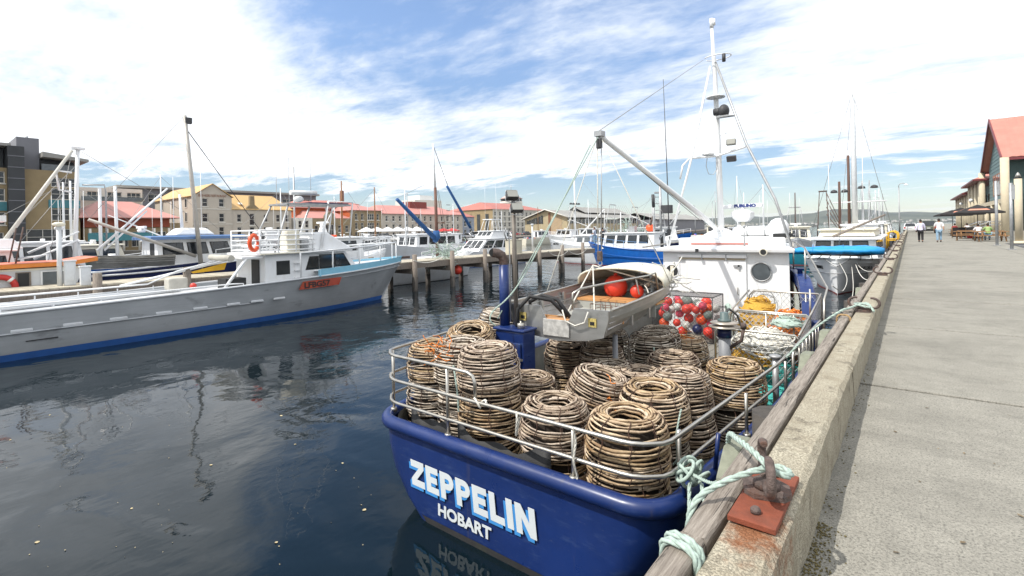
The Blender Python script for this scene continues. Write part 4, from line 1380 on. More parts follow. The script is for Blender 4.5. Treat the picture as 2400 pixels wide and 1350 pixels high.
def dsec(t):
    """Station t: 0 transom .. 1 bow tip, returns half section points (x, z) from sheer to keel."""
    y = 6.4 + 4.3 * t
    w = 0.90 * math.sqrt(max(0, 1 - max(0, (t - 0.33) / 0.67) ** 2.5))
    sh = 0.42 + 0.16 * t * t
    ch = 0.02 + 0.30 * max(0, t - .35) ** 1.5 * 1.4
    kl = -0.12 + 0.42 * max(0, t - .55) ** 1.8 * 2.2
    wc = w * (0.86 - 0.25 * t)
    return y, [(w, sh), (w * .985 - .0, sh - .12), (w * .955, (sh + ch) / 2), (wc + .03 * (1 - t), ch + .03), (wc, ch), (wc * .5, (ch + kl) / 2 - .005), (0.0, kl)]


rowsD = []
for i in range(19):
    t = i / 18
    y, s = dsec(min(t, 0.999))
    full = [(x, z) for x, z in s] + [(-x, z) for x, z in reversed(s[:-1])]
    rowsD.append([Vector((DO.x + x, y + (0.10 * (z - 0.1) / .4 if i == 0 else 0) * -1, z)) for x, z in full])
mb = MB(o=DO).loft(rowsD, False, smooth=False)
shell = mb.build('hull', m_alu, din)
so = shell.modifiers.new('solid', 'SOLIDIFY'); so.thickness = 0.014; so.offset = -1
# pressed strakes along each side
for s in (-1, 1):
    for f in (0.28, 0.52, 0.76):
        pts = []
        for i in range(17):
            t = i / 18
            y, sec = dsec(t)
            x0, z0 = sec[0]; x1, z1 = sec[3]
            pts.append((DO.x + s * (x0 + (x1 - x0) * f + .010), y, z0 + (z1 - z0) * f))
        MB(o=DO).tube(pts, 0.011, 5).build('strake', m_alu, din)
    pts = []
    for i in range(19):
        y, sec = dsec(min(i / 18, .999))
        pts.append((DO.x + s * (sec[0][0]), y, sec[0][1] + .005))
    MB(o=DO).tube(pts, 0.024, 8).build('gunwale', m_steel, din)
# transom with motor cut-out
tr = [(-.77, .01), (-.5, -.06), (0, -.11), (.5, -.06), (.77, .01), (.89, .41), (.30, .41), (.20, .20), (-.20, .20), (-.30, .41), (-.89, .41)]
TRM = Matrix.Rotation(R(90), 3, 'X')
MB(o=DO).prism([(x, z) for x, z in tr], 0.03, TRM, (DO.x, 6.43, 0)).build('transom', m_alu, din)
MB(o=DO).span((DO.x - .24, 6.375, -0.10 + .06), (DO.x + .22, 6.392, 0.22)).build('motor_pad', mat('chalky_pad', (0.42, 0.41, 0.39), 0.8, var=.35, scale=12), din, bevel=.01)
MB(o=DO).span((DO.x - .26, 6.44, 0.10), (DO.x + .26, 6.62, 0.215)).build('motor_well', mat('ply_board', (0.52, 0.26, 0.10), .6, var=.2), din)
for y0, y1, z in ((8.55, 9.0, 0.20), (7.0, 7.02, .12)):
    MB(o=DO).span((DO.x - .83, y0, z), (DO.x + .83, y1, z + .04)).build('thwart', MATS['ply_board'], din)
MB(o=DO).span((DO.x - .80, 8.56, -.02), (DO.x + .80, 8.58, .20)).build('thwart_front', mat('inner_grey', (.36, .36, .33), .6, var=.15), din)
MB(o=DO).poly([(DO.x - .70, 6.46, .04), (DO.x + .70, 6.46, .04), (DO.x + .66, 9.6, .07), (DO.x - .66, 9.6, .07)]).build('floor', MATS['inner_grey'], din)
for s in (-1, 1):
    for y in (7.3, 8.1):
        MB(o=DO).span((DO.x + s * .83 - .02, y, .05), (DO.x + s * .83 + .02, y + .06, .40)).build('frame_rib', m_alu, din)
# cream canopy over the bow
rc = []
for i in range(8):
    t = 0.57 + 0.41 * i / 7
    y, sec = dsec(t)
    w, sh = sec[0]
    hgt = 0.34 * (1 - (max(0, (t - .72)) / .3) ** 2)
    rc.append([Vector((DO.x + w * 1.02 * math.cos(a), y - 0.12 * math.sin(a) * (i == 0), sh + .02 + hgt * math.sin(a) ** .7)) for a in [math.pi * k / 14 for k in range(15)]])
o = MB(o=DO).loft(rc, False).build('bow_canopy', m_cream, din)
so = o.modifiers.new('solid', 'SOLIDIFY'); so.thickness = .015
MB(o=DO).tube(rc[0], .022, 8).build('canopy_lip', m_cream, din)
# steering rail
MB(o=DO).tube([(DO.x + .22, 6.5, .39), (DO.x + .23, 6.5, .62), (DO.x + .30, 6.6, .68), (DO.x + .42, 7.4, .70), (DO.x + .72, 8.4, .74), (DO.x + .80, 8.6, .78), (DO.x + .80, 8.75, .46)], .018, 8).build('hand_rail', m_steel, din)
MB(o=DO).tube([(DO.x + .62, 8.1, .72), (DO.x + .68, 8.1, .44)], .014, 6).build('rail_stay', m_steel, din)
for dx in (0, .10):
    MB(o=DO).tube([(DO.x - .62 + dx * 1, 6.22 + dx * 2.6, -.02 + dx * 3.6), (DO.x - .62 + dx, 6.25 + dx * 2, .35 + dx), (DO.x - .42 + dx, 6.3 + dx * 2, .56), (DO.x - .12 + dx * .5, 6.45 + dx, .50), (DO.x + .10 + dx * .5, 6.55, .24)], .032, 8).build('black_hose', m_black, din)
# stickers and sling
m_stick = mat('yellow_sticker', (0.45, 0.36, 0.12), .6, var=.3, scale=30)
for x, z in ((-.62, .22), (.60, .22)):
    MB(o=DO).box((DO.x + x, 6.388, z), (.13, .004, .13)).build('sticker', m_stick, din)
    MB(o=DO).box((DO.x + x, 6.384, z - .01), (.07, .004, .05)).build('sticker_mark', m_black, din)
for a in ((DO.x + .30, 7.1, .10), (DO.x - .84, 9.2, .48), (DO.x + .75, 9.2, .50), (DO.x - .3, 7.2, .1)):
    rope_o = MB(o=DO).tube([HOOK + Vector((0, 0, -.24)), a], .014, 6).build('sling', m_ropew, din)
for s in (1,):
    MB(o=DO).tube([(DO.x + .89, 7.25, .42), (DO.x + .80, 7.2, .12), (DO.x + .62, 7.15, -.05), (DO.x + .2, 7.1, -.12)], .012, 6).build('lashing', m_galv, din)
    MB(o=DO).tube([(DO.x + .72, 10.2, .50), (DO.x + .58, 10.1, .22), (DO.x + .35, 10.0, .02)], .012, 6).build('lashing', m_galv, din)
MB(o=DO).tube([(DO.x + .12, 6.36, .38), (DO.x + .18, 6.34, .22), (DO.x + .34, 6.34, .16), (DO.x + .5, 6.34, .22), (DO.x + .55, 6.36, .38)], .012, 6).build('painter', m_ropew, din)
MB(o=ZO).tube([(-3.75, 7.3, DECK), (-3.75, 7.3, -.12)], .045, 8).build('dinghy_prop', m_grey, zep)
# big red buoys lying in the dinghy
m_redbig = mat('big_red_buoy', (0.70, 0.055, 0.03), .45, var=.12, scale=4, dirt=.2, dirtcol=(.35, .09, .06), dscale=5)


def buoy(label, c, r, m=m_redbig, group='red buoys lying in the dinghy'):
    t = T('buoy', label, 'buoy', c, 0, group)
    MB().ball((0, 0, 0), r, 20, 14).build('ball', m, t)
    MB().tube([(0, 0, r * .95), (0, 0, r * 1.18)], r * .16, 8).build('eye', m, t)
    return t


buoy('biggest red ball buoy lying in the dinghy', (-4.66, 9.15, .42), .235)
buoy('small red ball buoy beside the big one in the dinghy', (-4.16, 9.05, .37), .13)
tangle('rope_heap', 'heap of pale rope in the bow of the dinghy', 'rope', m_ropew, (-3.95, 9.7, .45), (.16, .20, .04), 26, .012, 9)
m_rustwire = mat('rusty_wire', (.16, .08, .05), .8)
cr = T('wire_crate', 'small rusty wire crate on the dinghy floor', 'crate', (-4.05, 7.75, .10))
for z in (0, .10, .20):
    MB().tube([(-.3, -.18, z), (.3, -.18, z), (.3, .18, z), (-.3, .18, z)], .006, 4, closed=True).build('wire_ring', m_rustwire, cr)
w_me = MB().tube([(0, 0, 0), (0, 0, .2)], .005, 4).mesh('wire_upright', m_rustwire)
for i in range(7):
    for s in (-.18, .18):
        put('wire_upright', w_me, cr, loc=(-.3 + i * .1, s, 0))

# ------------------------------------------------------------------ net of floats beside the cabin
flo_cage = T('float_cage', 'black wire cage packed with red and white floats beside the cabin', 'cage', (-4.85, 13.75, DECK))
fx0, fx1, fy0, fy1, fz = -.80, .82, -.48, .45, 1.20
for p in (((fx0, fy0, 0), (fx0, fy0, fz)), ((fx1, fy0, 0), (fx1, fy0, fz)), ((fx0, fy1, 0), (fx0, fy1, fz)), ((fx1, fy1, 0), (fx1, fy1, fz)), ((fx0, fy0, fz), (fx1, fy0, fz)),
          ((fx0, fy1, fz), (fx1, fy1, fz)), ((fx0, fy0, fz), (fx0, fy1, fz)), ((fx1, fy0, fz), (fx1, fy1, fz)), ((fx0, fy0, 0.02), (fx1, fy0, .02))):
    MB().tube(p, .014, 6).build('frame_bar', m_wiredk, flo_cage)


def mesh_panel(a, b, c, d, nu, nv, r, diamond=True):
    """Chain-link sheet over the quad a b c d."""
    a, b, c, d = (Vector(q) for q in (a, b, c, d))
    P = lambda u, v: (a * (1 - u) + b * u) * (1 - v) + (d * (1 - u) + c * u) * v
    mb = MB()
    for i in range(-nv, nu + 1):
        for s in (1, -1):
            seq = []
            for k in range(nv + 1):
                u = (i + k) / nu if s == 1 else (i + nv - k) / nu
                if -1e-6 <= u <= 1 + 1e-6:
                    seq.append(P(u, k / nv))
            if len(seq) > 1:
                mb.tube([seq[0], seq[-1]], r, 3)
    return mb


mesh_panel((fx0, fy0, 0), (fx1, fy0, 0), (fx1, fy0, fz), (fx0, fy0, fz), 16, 12, .004).build('net_side', m_wiredk, flo_cage, kind='stuff')
mesh_panel((fx1, fy0, 0), (fx1, fy1, 0), (fx1, fy1, fz), (fx1, fy0, fz), 10, 12, .004).build('net_side', m_wiredk, flo_cage, kind='stuff')
mesh_panel((fx0, fy0, fz), (fx1, fy0, fz), (fx1, fy1, fz), (fx0, fy1, fz), 16, 10, .003).build('net_top', m_wiredk, flo_cage, kind='stuff')
rnd = random.Random(21)
m_fl = {'red': m_redball, 'orange': m_orange, 'white': mat('float_white', (.62, .62, .58), .5, var=.1, dirt=.3), 'grey-green': mat('float_grey', (.16, .19, .17), .6, var=.2), 'navy': m_navy, 'pink': mat('float_pink', (.62, .06, .11), .5)}
placed = []
names = ['red'] * 5 + ['orange'] * 2 + ['white'] * 2 + ['grey-green'] * 2 + ['navy', 'pink']
tries = 0
while len(placed) < 52 and tries < 9000:
    tries += 1
    r = rnd.uniform(.105, .165)
    p = Vector((rnd.uniform(fx0 + r + .02, fx1 - r - .02), rnd.uniform(fy0 + r + .01, fy1 - r), rnd.uniform(r + .02, 1.02 - r * .3)))
    if all((p - q).length > (r + s) * .97 for q, s, _ in placed):
        placed.append((p, r, rnd.choice(names)))
placed = [q for q in placed if q[0].y < fy0 + .42 or q[0].z > .72]
lay = lambda z: 'bottom' if z < .36 else ('middle' if z < .68 else 'top')
nth = 'first second third fourth fifth sixth seventh eighth ninth tenth eleventh twelfth thirteenth fourteenth fifteenth sixteenth seventeenth eighteenth nineteenth twentieth'.split()
rank = {}
for nm in ('bottom', 'middle', 'top'):
    for i, q in enumerate(sorted((q for q in placed if lay(q[0].z) == nm), key=lambda q: q[0].x)):
        rank[id(q)] = '%s in the %s layer counted from the dinghy side' % (nth[min(i, 19)], nm)
for q in placed:
    p, r, k = q
    MB().ball((0, 0, 0), r, 14, 10).tube([(0, 0, r * .94), (0, 0, r * 1.12)], r * .18, 6).build('float', m_fl[k], None, loc=Vector((-4.85, 13.75, DECK)) + p, rot=(rnd.uniform(0, 6), rnd.uniform(0, 6), 0),
                                                                                               label='%s float in the wire cage, %s' % (k, rank[id(q)]), cat='float', group='floats packed in the wire cage')
# ------------------------------------------------------------------ pipe-and-mesh baskets of rope, starboard side
def basket(label, x0, x1, y0, y1, z0, zf, zb_, seed):
    t = T('rope_basket', label, 'basket', ((x0 + x1) / 2, (y0 + y1) / 2, DECK))
    o = (x0 + x1) / 2, (y0 + y1) / 2
    X0, X1, Y0, Y1 = x0 - o[0], x1 - o[0], y0 - o[1], y1 - o[1]
    Zb = z0 - DECK; F = zf - DECK; B = zb_ - DECK
    MB().tube([(X0, Y0, Zb), (X0, Y0, F - .08), (X0 + .06, Y0, F), (X1 - .06, Y0, F), (X1, Y0, F - .06), (X1, Y0, Zb)], .021, 8).build('front_frame', m_steel, t)
    MB().tube([(X0, Y1, Zb), (X0, Y1, B - .12), (X0 + .10, Y1, B), (X1 - .06, Y1, B), (X1, Y1, B - .06), (X1, Y1, Zb)], .021, 8).build('back_frame', m_steel, t)
    MB().tube([(X1, Y0, F), (X1, Y1, B)], .021, 8).build('side_bar', m_steel, t)
    MB().tube([(X0, Y0, F), (X0, Y1, B)], .021, 8).build('side_bar', m_steel, t)
    for f in (.45, .8):
        MB().tube([(X0 + (X1 - X0) * f, Y1, Zb), (X0 + (X1 - X0) * f, Y1, B)], .018, 6).build('upright', m_steel, t)
    MB().tube([(X1, Y0, Zb), (X1, Y1, Zb)], .02, 6).build('foot_bar', m_steel, t)
    mesh_panel((X0, Y0, Zb), (X1, Y0, Zb), (X1, Y0, F), (X0, Y0, F), 13, 8, .0055).build('mesh_front', m_galv, t, kind='stuff')
    mesh_panel((X0, Y1, Zb), (X1, Y1, Zb), (X1, Y1, B), (X0, Y1, B), 13, 10, .005).build('mesh_back', m_galv, t, kind='stuff')
    mesh_panel((X1, Y0, Zb), (X1, Y1, Zb), (X1, Y1, B), (X1, Y0, F), 11, 9, .0055).build('mesh_side', m_galv, t, kind='stuff')
    return t


basket('front pipe and mesh basket full of teal, yellow and white ropes', -2.98, -1.56, 9.95, 11.2, DECK + .02, -0.36, -0.18, 1)
basket('rear pipe and mesh basket holding the orange and yellow ropes', -3.10, -1.60, 11.45, 13.1, DECK + .02, -0.25, 0.02, 2)


def coil_heap(name, label, m, c, sx, sy, h, n, r, seed, shape=1.0):
    rnd = random.Random(seed)
    mb = MB(o=c)
    for i in range(n):
        t = rnd.random()
        rr = .25 + .75 * rnd.random()
        cx, cy = rnd.uniform(-.25, .25) * sx, rnd.uniform(-.25, .25) * sy
        a0 = rnd.uniform(0, 6.3)
        span = rnd.uniform(2.5, 6.5)
        pts = []
        z0 = rnd.uniform(0, h)
        k = max(.18, (1 - (z0 / h) ** 2 * .6))
        ph = rnd.uniform(0, 6)
        for j in range(15):
            a = a0 + span * j / 14
            q = rr * k * (1 + .12 * math.sin(3 * a + ph))
            pts.append(Vector(c) + Vector((cx * k + sx * .72 * q * math.cos(a), cy * k + sy * .72 * q * math.sin(a), z0 + .035 * math.sin(2 * a + ph) + .02 * math.sin(5 * a))))
        mb.tube(pts, r, 5)
    # a dense core so the heap is not see-through
    rings = []
    for z, s in ((0, .80), (h * .6, .72), (h * .9, .5), (h * .97, .2)):
        rings.append([Vector(c) + Vector((sx * .8 * s * math.cos(2 * math.pi * j / 16), sy * .8 * s * math.sin(2 * math.pi * j / 16), z)) for j in range(16)])
    mb.loft(rings, True, False, True)
    return mb.build(name, m, None, loc=c, label=label, cat='rope')


coil_heap('rope_coil', 'teal rope coiled in the bottom of the front mesh basket', m_ropet, (-2.14, 10.55, DECK + .03), .84, .82, .46, 120, .014, 3)
coil_heap('rope_coil', 'ochre yellow rope lying on the teal coils in the front basket', m_ropey, (-2.42, 10.45, DECK + .42), .62, .66, .28, 80, .014, 4)
coil_heap('rope_coil', 'white rope hank heaped on top of the front basket', m_ropew, (-2.22, 10.62, DECK + .62), .80, .66, .40, 130, .015, 5)
coil_heap('rope_coil', 'bright yellow rope heap in the rear basket by the hand wheel', m_ropey, (-2.72, 12.25, DECK + .25), .70, .85, 1.15, 150, .015, 6)
coil_heap('rope_coil', 'orange rope heap in the rear basket beside the rail', m_ropeo, (-2.05, 12.1, DECK + .2), .66, .85, 1.0, 120, .015, 7)
coil_heap('rope_coil', 'pale green rope loops lying on the rail of the front basket', m_ropeg, (-1.95, 11.15, -0.40), .42, .34, .14, 40, .014, 8)
coil_heap('rope_coil', 'loose teal and green rope ends on deck before the basket', m_ropet, (-1.98, 9.5, DECK + .02), .60, .48, .20, 60, .014, 10)
coil_heap('rope_coil', 'loose yellow rope on deck behind the pot hauler', m_ropey, (-2.75, 9.75, DECK + .02), .42, .42, .34, 50, .014, 11)
rope('green_hank', 'pale green hank hung over the post beside the hand wheel', [(-3.35, 12.2, -0.95), (-3.34, 12.1, -0.5), (-3.32, 12.0, -0.25), (-3.26, 11.9, -0.20), (-3.2, 11.8, -0.32), (-3.12, 11.7, -0.6), (-3.1, 11.7, -0.9)], .05, m_ropeg)
# ------------------------------------------------------------------ cleats and mooring ropes on the kerb
def cleat_parts():
    mbs = []
    base = [(-.14, -.10), (-.07, -.16), (.07, -.16), (.14, -.10), (.14, .10), (.07, .16), (-.07, .16), (-.14, .10)]
    mbs.append(('base', MB().prism([(x * .62, y * .62) for x, y in base], .028), m_rust))
    mbs.append(('boss', MB().lathe([(.060, .028), (.058, .06), (.045, .068)], 12), m_rust))
    for s in (-1, 1):
        pts = [(s * .02, 0, .06), (s * .075, 0, .05)]
        for k in range(9):
            a = -math.pi / 2 + math.pi * 1.08 * k / 8
            pts.append((s * (.10 + .085 * math.cos(a)), 0, .138 + .088 * math.sin(a)))
        mbs.append(('horn', MB().tube(pts, [.027, .023] + [.0205] * 8 + [.017], 10), m_rust))
    return mbs


ck = cleat_parts()
CY = [2.55, 8.8, 15.1, 21.4, 27.7, 34.0, 40.3, 46.6, 53.0, 59.3]
ordn = ['', 'second', 'third', 'fourth', 'fifth', 'sixth', 'seventh', 'eighth', 'ninth', 'tenth']
cm = [(n, mb.mesh(n, m)) for n, mb, m in ck]
for i, y in enumerate(CY):
    lab = 'rusty double-horned cleat on a red oxide plate, closest to the camera' if i == 0 else 'rusty double-horned cleat on the kerb, %s along the wharf' % ordn[i]
    z = KZ + (0.034 if i == 0 else 0.012)
    t = T('mooring_cleat', lab, 'cleat', (-0.545, y, z), R(-72 if i == 0 else random.uniform(-6, 6)), 'mooring cleats along the kerb')
    t.scale = (1, 1, .84)
    for n, me in cm:
        put(n, me, t)
    if i == 0:
        rp = Matrix.Rotation(R(72), 4, 'Z')
        MB(m=rp).span((-.095, -.30, -.031), (.095, .25, -.001)).build('red_plate', m_oxide, t, bevel=.004)
        for yy in (-.215, .19):
            MB(m=rp).lathe([(.022, 0), (.022, .018), (.014, .03)], 8, (0.0, yy, 0)).build('bolt', m_rust, t)
    else:
        MB().span((-.09, -.13, -.012), (.09, .13, -.0005)).build('bed_plate', m_rust, t)
rope('mooring_rope', 'thick pale green mooring rope looped over the near rusty cleat', [(-1.60, 4.56, -0.66), (-1.25, 4.1, -0.45), (-0.98, 3.45, 0.08), (-0.86, 3.10, 0.36), (-0.74, 2.82, 0.46), (-0.62, 2.62, 0.50), (-0.52, 2.49, 0.50), (-0.46, 2.47, 0.485), (-0.44, 2.53, 0.475),
    (-0.50, 2.58, 0.47), (-0.60, 2.50, 0.45), (-0.72, 2.38, 0.40), (-0.79, 2.30, 0.34), (-0.815, 2.26, 0.22), (-0.82, 2.3, -0.1), (-0.85, 2.35, -0.6)], .0155, m_ropeg)
rope('mooring_rope', 'pale green rope wound round the fender timber in front', [(-.80, 1.99, -.05), (-.80, 1.985, .26), (-.79, 1.98, .345), (-.725, 1.965, .36), (-.66, 1.945, .345), (-.652, 1.94, .22), (-.66, 1.96, .10)], .0165, m_ropeg)
rope('mooring_rope', 'second turn of pale green rope round the fender timber in front', [(-.80, 1.94, -.05), (-.80, 1.93, .26), (-.79, 1.925, .345), (-.725, 1.915, .362), (-.66, 1.90, .345), (-.652, 1.90, .22), (-.655, 1.93, .08)], .0165, m_ropeg)
rope('mooring_rope', 'green rope strand hanging from the knot on the blue quarter', [(-1.60, 4.50, -.72), (-1.52, 4.25, -.95), (-1.46, 4.1, -1.35), (-1.45, 4.1, -1.8)], .017, m_ropeg)
rope('mooring_rope', 'green rope strand hanging nearer the timber below the quarter', [(-1.50, 4.52, -.70), (-1.36, 4.25, -.95), (-1.22, 4.0, -1.35), (-1.15, 3.95, -1.8)], .017, m_ropeg)
mb = MB(o=(-1.62, 4.62, -.70))
rnd = random.Random(4)
for i in range(7):
    a = rnd.uniform(0, 3)
    mb.torus(Vector((-1.62, 4.60, -.70)) + Vector((rnd.uniform(-.06, .10), rnd.uniform(-.05, .08), rnd.uniform(-.05, .05))), rnd.uniform(.07, .12), .017, (Matrix.Rotation(a, 3, 'X') @ Matrix.Rotation(rnd.uniform(0, 3), 3, 'Y')), 16, 6)
mb.build('rope_knot', m_ropeg, None, loc=(-1.62, 4.62, -.70), label='knotted bundle of green rope on the blue boat\'s mooring horn', cat='rope')
rope('mooring_rope', 'pale green rope tied round the second cleat and down to the boat', [(-1.42, 8.0, -.30), (-1.1, 8.2, .1), (-0.80, 8.35, .36), (-0.70, 8.55, .39), (-0.60, 8.78, .42), (-0.52, 8.84, .42), (-0.46, 8.76, .40), (-0.50, 8.70, .40), (-0.60, 8.74, .42), (-0.66, 8.86, .42), (-0.58, 8.92, .42), (-.50, 8.86, .43), (-.42, 8.62, .36)], .016, m_ropeg)
rope('tan_rope', 'tan rope turn round the fender timber short of the second cleat', [(-.80, 8.05, .1), (-.80, 8.05, .33), (-.73, 8.05, .365), (-.655, 8.04, .335), (-.65, 8.04, .15)], .014, mat('tan_rope', (.36, .24, .12), .9))
for i, (y0, y1, lab) in enumerate([(15.1, 30.6, 'long white mooring line from the third cleat to the white bow'), (21.4, 31.4, 'white mooring line from the fourth cleat to the white bow')]):
    p0, p1 = Vector((-.58, y0, .42)), Vector((-2.2, y1, -.5))
    pts = [p0.lerp(p1, t) + Vector((0, 0, -4 * .45 * t * (1 - t))) for t in [k / 6 for k in range(7)]]
    rope('mooring_line', lab, pts, .017, m_ropew, twist=False)
rope('mooring_line', 'sagging line from the blue boat forward to the white bow', [(-1.4, 13.2, -.4), (-1.6, 19, -1.1), (-1.9, 25, -1.15), (-2.4, 31, -.6)], .015, m_ropew, twist=False)
rope('mooring_line', 'upper line from the blue boat forward to the white bow', [(-1.5, 14.2, 0.1), (-1.8, 20, -.65), (-2.2, 26, -.75), (-2.9, 30.6, -.4)], .013, m_ropew, twist=False)
# moss and grit by the kerb foot, leaves on the water
mb = MB()
rnd = random.Random(8)
for i in range(700):
    y = rnd.uniform(2.2, 3.1) if rnd.random() < .7 else rnd.uniform(2, 9)
    x = -.418 + abs(rnd.gauss(0, .05))
    s = rnd.uniform(.0012, .0042)
    mb.box((x, y, .001 + s * .3), (s * 2, s * 2.5, s), rz=rnd.uniform(0, 3))
mb.build('kerb_grit', mat('moss_grit', (.13, .105, .04), .95, var=.5, scale=40), None, kind='stuff', label='moss and grit gathered along the foot of the kerb', cat='grit')
mb = MB()
for i in range(150):
    y = 2.2 + 14 * rnd.random() ** 1.6
    x = rnd.uniform(-.3, .9 + y * .45)
    s = rnd.uniform(.006, .022)
    n = 5
    a0 = rnd.uniform(0, 6)
    el = rnd.uniform(.15, .6)
    ca, sa = math.cos(a0), math.sin(a0)
    mb.poly([(x + ca * s * math.cos(2 * math.pi * j / n) - sa * s * el * math.sin(2 * math.pi * j / n), y + sa * s * math.cos(2 * math.pi * j / n) + ca * s * el * math.sin(2 * math.pi * j / n), .0045 + .004 * rnd.random()) for j in range(n)])
mb.build('wharf_litter', mat('dry_litter', (.16, .12, .07), .95, var=.8, scale=3), None, kind='stuff', label='dry leaf scraps and litter scattered over the walkway', cat='litter')
mb = MB()
for i in range(44):
    p = atz(rnd.uniform(0, 900), rnd.uniform(960, 1340), WATER + .004)
    s = rnd.uniform(.005, .016) if i > 9 else rnd.uniform(.025, .045)
    n = 6
    a0 = rnd.uniform(0, 6)
    mb.poly([p + Vector((s * math.cos(a0 + 2 * math.pi * j / n) * rnd.uniform(.5, 1), s * .6 * math.sin(a0 + 2 * math.pi * j / n), rnd.uniform(0, .008))) for j in range(n)])
mb.build('floating_leaves', mat('dead_leaf', (.45, .37, .22), .8, var=.4, scale=8), None, kind='stuff', label='scattered dead leaves floating on the dark water', cat='leaves')

# ------------------------------------------------------------------ street furniture further along
def lamp_post(label, x, y, h=7.6, side=1):
    t = T('street_lamp', label, 'street lamp', (x, y, 0 if x > -2 else -.2), 0, 'crook-necked lamps along the piers')
    MB().tube([(0, 0, 0), (0, 0, 2), (0, 0, h - .5)], [.11, .09, .07], 8).build('post', m_galv, t)
    MB().tube([(0, 0, h - .5), (0, 0, h - .15), (side * .2, 0, h + .12), (side * .6, 0, h + .15), (side * .85, 0, h)], .05, 8).build('crook', m_galv, t)
    MB().lathe([(.30, 0), (.27, .08), (.1, .2), (.05, .25)], 12, (side * .9, 0, h - .18)).build('lamp_shade', m_white, t)
    return t


lamp_post('crook-necked lamp post at the wharf edge by the yellow hoops', -1.35, 100)
lamp_post('crook-necked lamp post left of the wharf lamp, crook turned left', -6, 152, 8.0, -1)
lamp_post('crook-necked lamp post behind the radar scanner', -42, 140, 8.5, 1)
lamp_post('crook-necked lamp post left of the white mast', -50, 150, 8.0, -1)
lamp_post('crook-necked lamp post in front of the timber shed', -92, 150, 8.2, 1)
for i, y in enumerate((45.5, 49.5)):
    t = T('yellow_hoop', 'bright yellow ladder hoop at the wharf edge, %s of the two' % ('closer' if i == 0 else 'farther'), 'hoop', (-1.05, y, -.3), 0, 'yellow ladder hoops')
    for k, s in enumerate((0, .35)):
        MB().tube([(-.32, s, 0), (-.32, s, .95), (-.26, s, 1.12), (-.1, s, 1.22), (.1, s, 1.22), (.26, s, 1.12), (.32, s, .95), (.32, s, 0)], .05, 8).build('hoop', m_yellow, t)
    MB().tube([(-.32, 0, .6), (.32, 0, .6)], .04, 8).build('cross_bar', m_yellow, t)
    MB().tube([(-.32, 0, .95), (-.32, .35, .95)], .04, 8).build('tie_bar', m_yellow, t)
for i, (x, y, h) in enumerate(((4.28, 44.0, 4.1), (4.26, 37.9, 3.6))):
    t = T('steel_post', 'tall galvanised post standing on the wharf before the %s' % ('pale round column' if i else 'picnic tables'), 'post', (x, y, 0))
    MB().tube([(0, 0, 0), (0, 0, h)], .075, 12).build('post', m_galv, t)
    MB().box((0, 0, .02), (.34, .34, .035)).build('base_plate', m_galv, t)
    MB().box((.08, -.02, h - .5), (.16, .10, .8)).build('control_box', m_galv, t)

# ------------------------------------------------------------------ wharf restaurant
m_cream_col = mat('cream_render', (.60, .52, .38), .8, var=.08, scale=1.5)
m_teal = mat('dark_green_boards', (.035, .07, .068), .6, var=.15, scale=2)
m_teal2 = mat('grey_green_boards', (.13, .20, .20), .6, var=.12, scale=2)
m_roofr = mat('terracotta_iron', (.46, .185, .14), .55, var=.12, scale=.6, dirt=.25, dirtcol=(.45, .25, .2), dscale=.9)
m_maroon = mat('maroon_fascia', (.16, .03, .035), .5)
m_sash = mat('orange_brown_sash', (.30, .09, .025), .5, var=.2)


def board_wall(parent, name, m, origin, u, length_at, z0, z1, step, out, gap=0.0):
    """Horizontal weatherboards on a wall through origin along u; length_at(z) gives (start, end)."""
    u = Vector(u); out = Vector(out)
    z = z0
    while z < z1 - 1e-3:
        a, b = length_at(z + step * .5)
        if b - a > .05:
            p, q = Vector(origin) + u * a, Vector(origin) + u * b
            lo = out * .045; hi = out * .012
            mb = MB()
            vs = [p + lo + Vector((0, 0, z)), q + lo + Vector((0, 0, z)), q + hi + Vector((0, 0, z + step)), p + hi + Vector((0, 0, z + step)),
                  p + Vector((0, 0, z)), q + Vector((0, 0, z)), q + Vector((0, 0, z + step)), p + Vector((0, 0, z + step))]
            mb._add(vs, [(0, 1, 2, 3), (7, 6, 5, 4), (0, 4, 5, 1), (3, 2, 6, 7), (0, 3, 7, 4), (1, 5, 6, 2)])
            mb.build(name, m, parent)
        z += step


rb = T('waterfront_restaurant', 'two-storey waterfront building, red iron roof and cream columns, along the wharf', 'building', (9, 81, 0))
BO = Vector((9, 81, 0))


def RB(name, mb, m, parent=None, **k):
    mb.o = BO
    return mb.build(name, m, parent or rb, **k)


# main gabled block: gable towards the water, ridge running inland
RB('wall', MB().span((8.15, 72.6, 0), (40, 89.5, 8.2)), m_teal)
gb = [(72.6, 8.2), (89.5, 8.2), (81.05, 12.9)]
MYZ = Matrix(((0, 0, 1), (1, 0, 0), (0, 1, 0)))
RB('gable', MB().prism(gb, .2, MYZ, (8.15, 0, 0)), m_teal2)
pv = T('unused', 'unused', 'unused'); bpy.data.objects.remove(pv)
board_wall(rb, 'weatherboard', m_teal2, Vector((8.13, 0, 0)) - BO, (0, 1, 0), lambda z: (72.6, 89.5) if z < 8.2 else (72.6 + (z - 8.2) / 4.7 * 8.45, 89.5 - (z - 8.2) / 4.7 * 8.45), 3.7, 12.6, .42, (-1, 0, 0))
board_wall(rb, 'weatherboard', m_teal, Vector((8.15, 72.58, 0)) - BO, (1, 0, 0), lambda z: (0, 17), 3.7, 8.1, .42, (0, -1, 0))
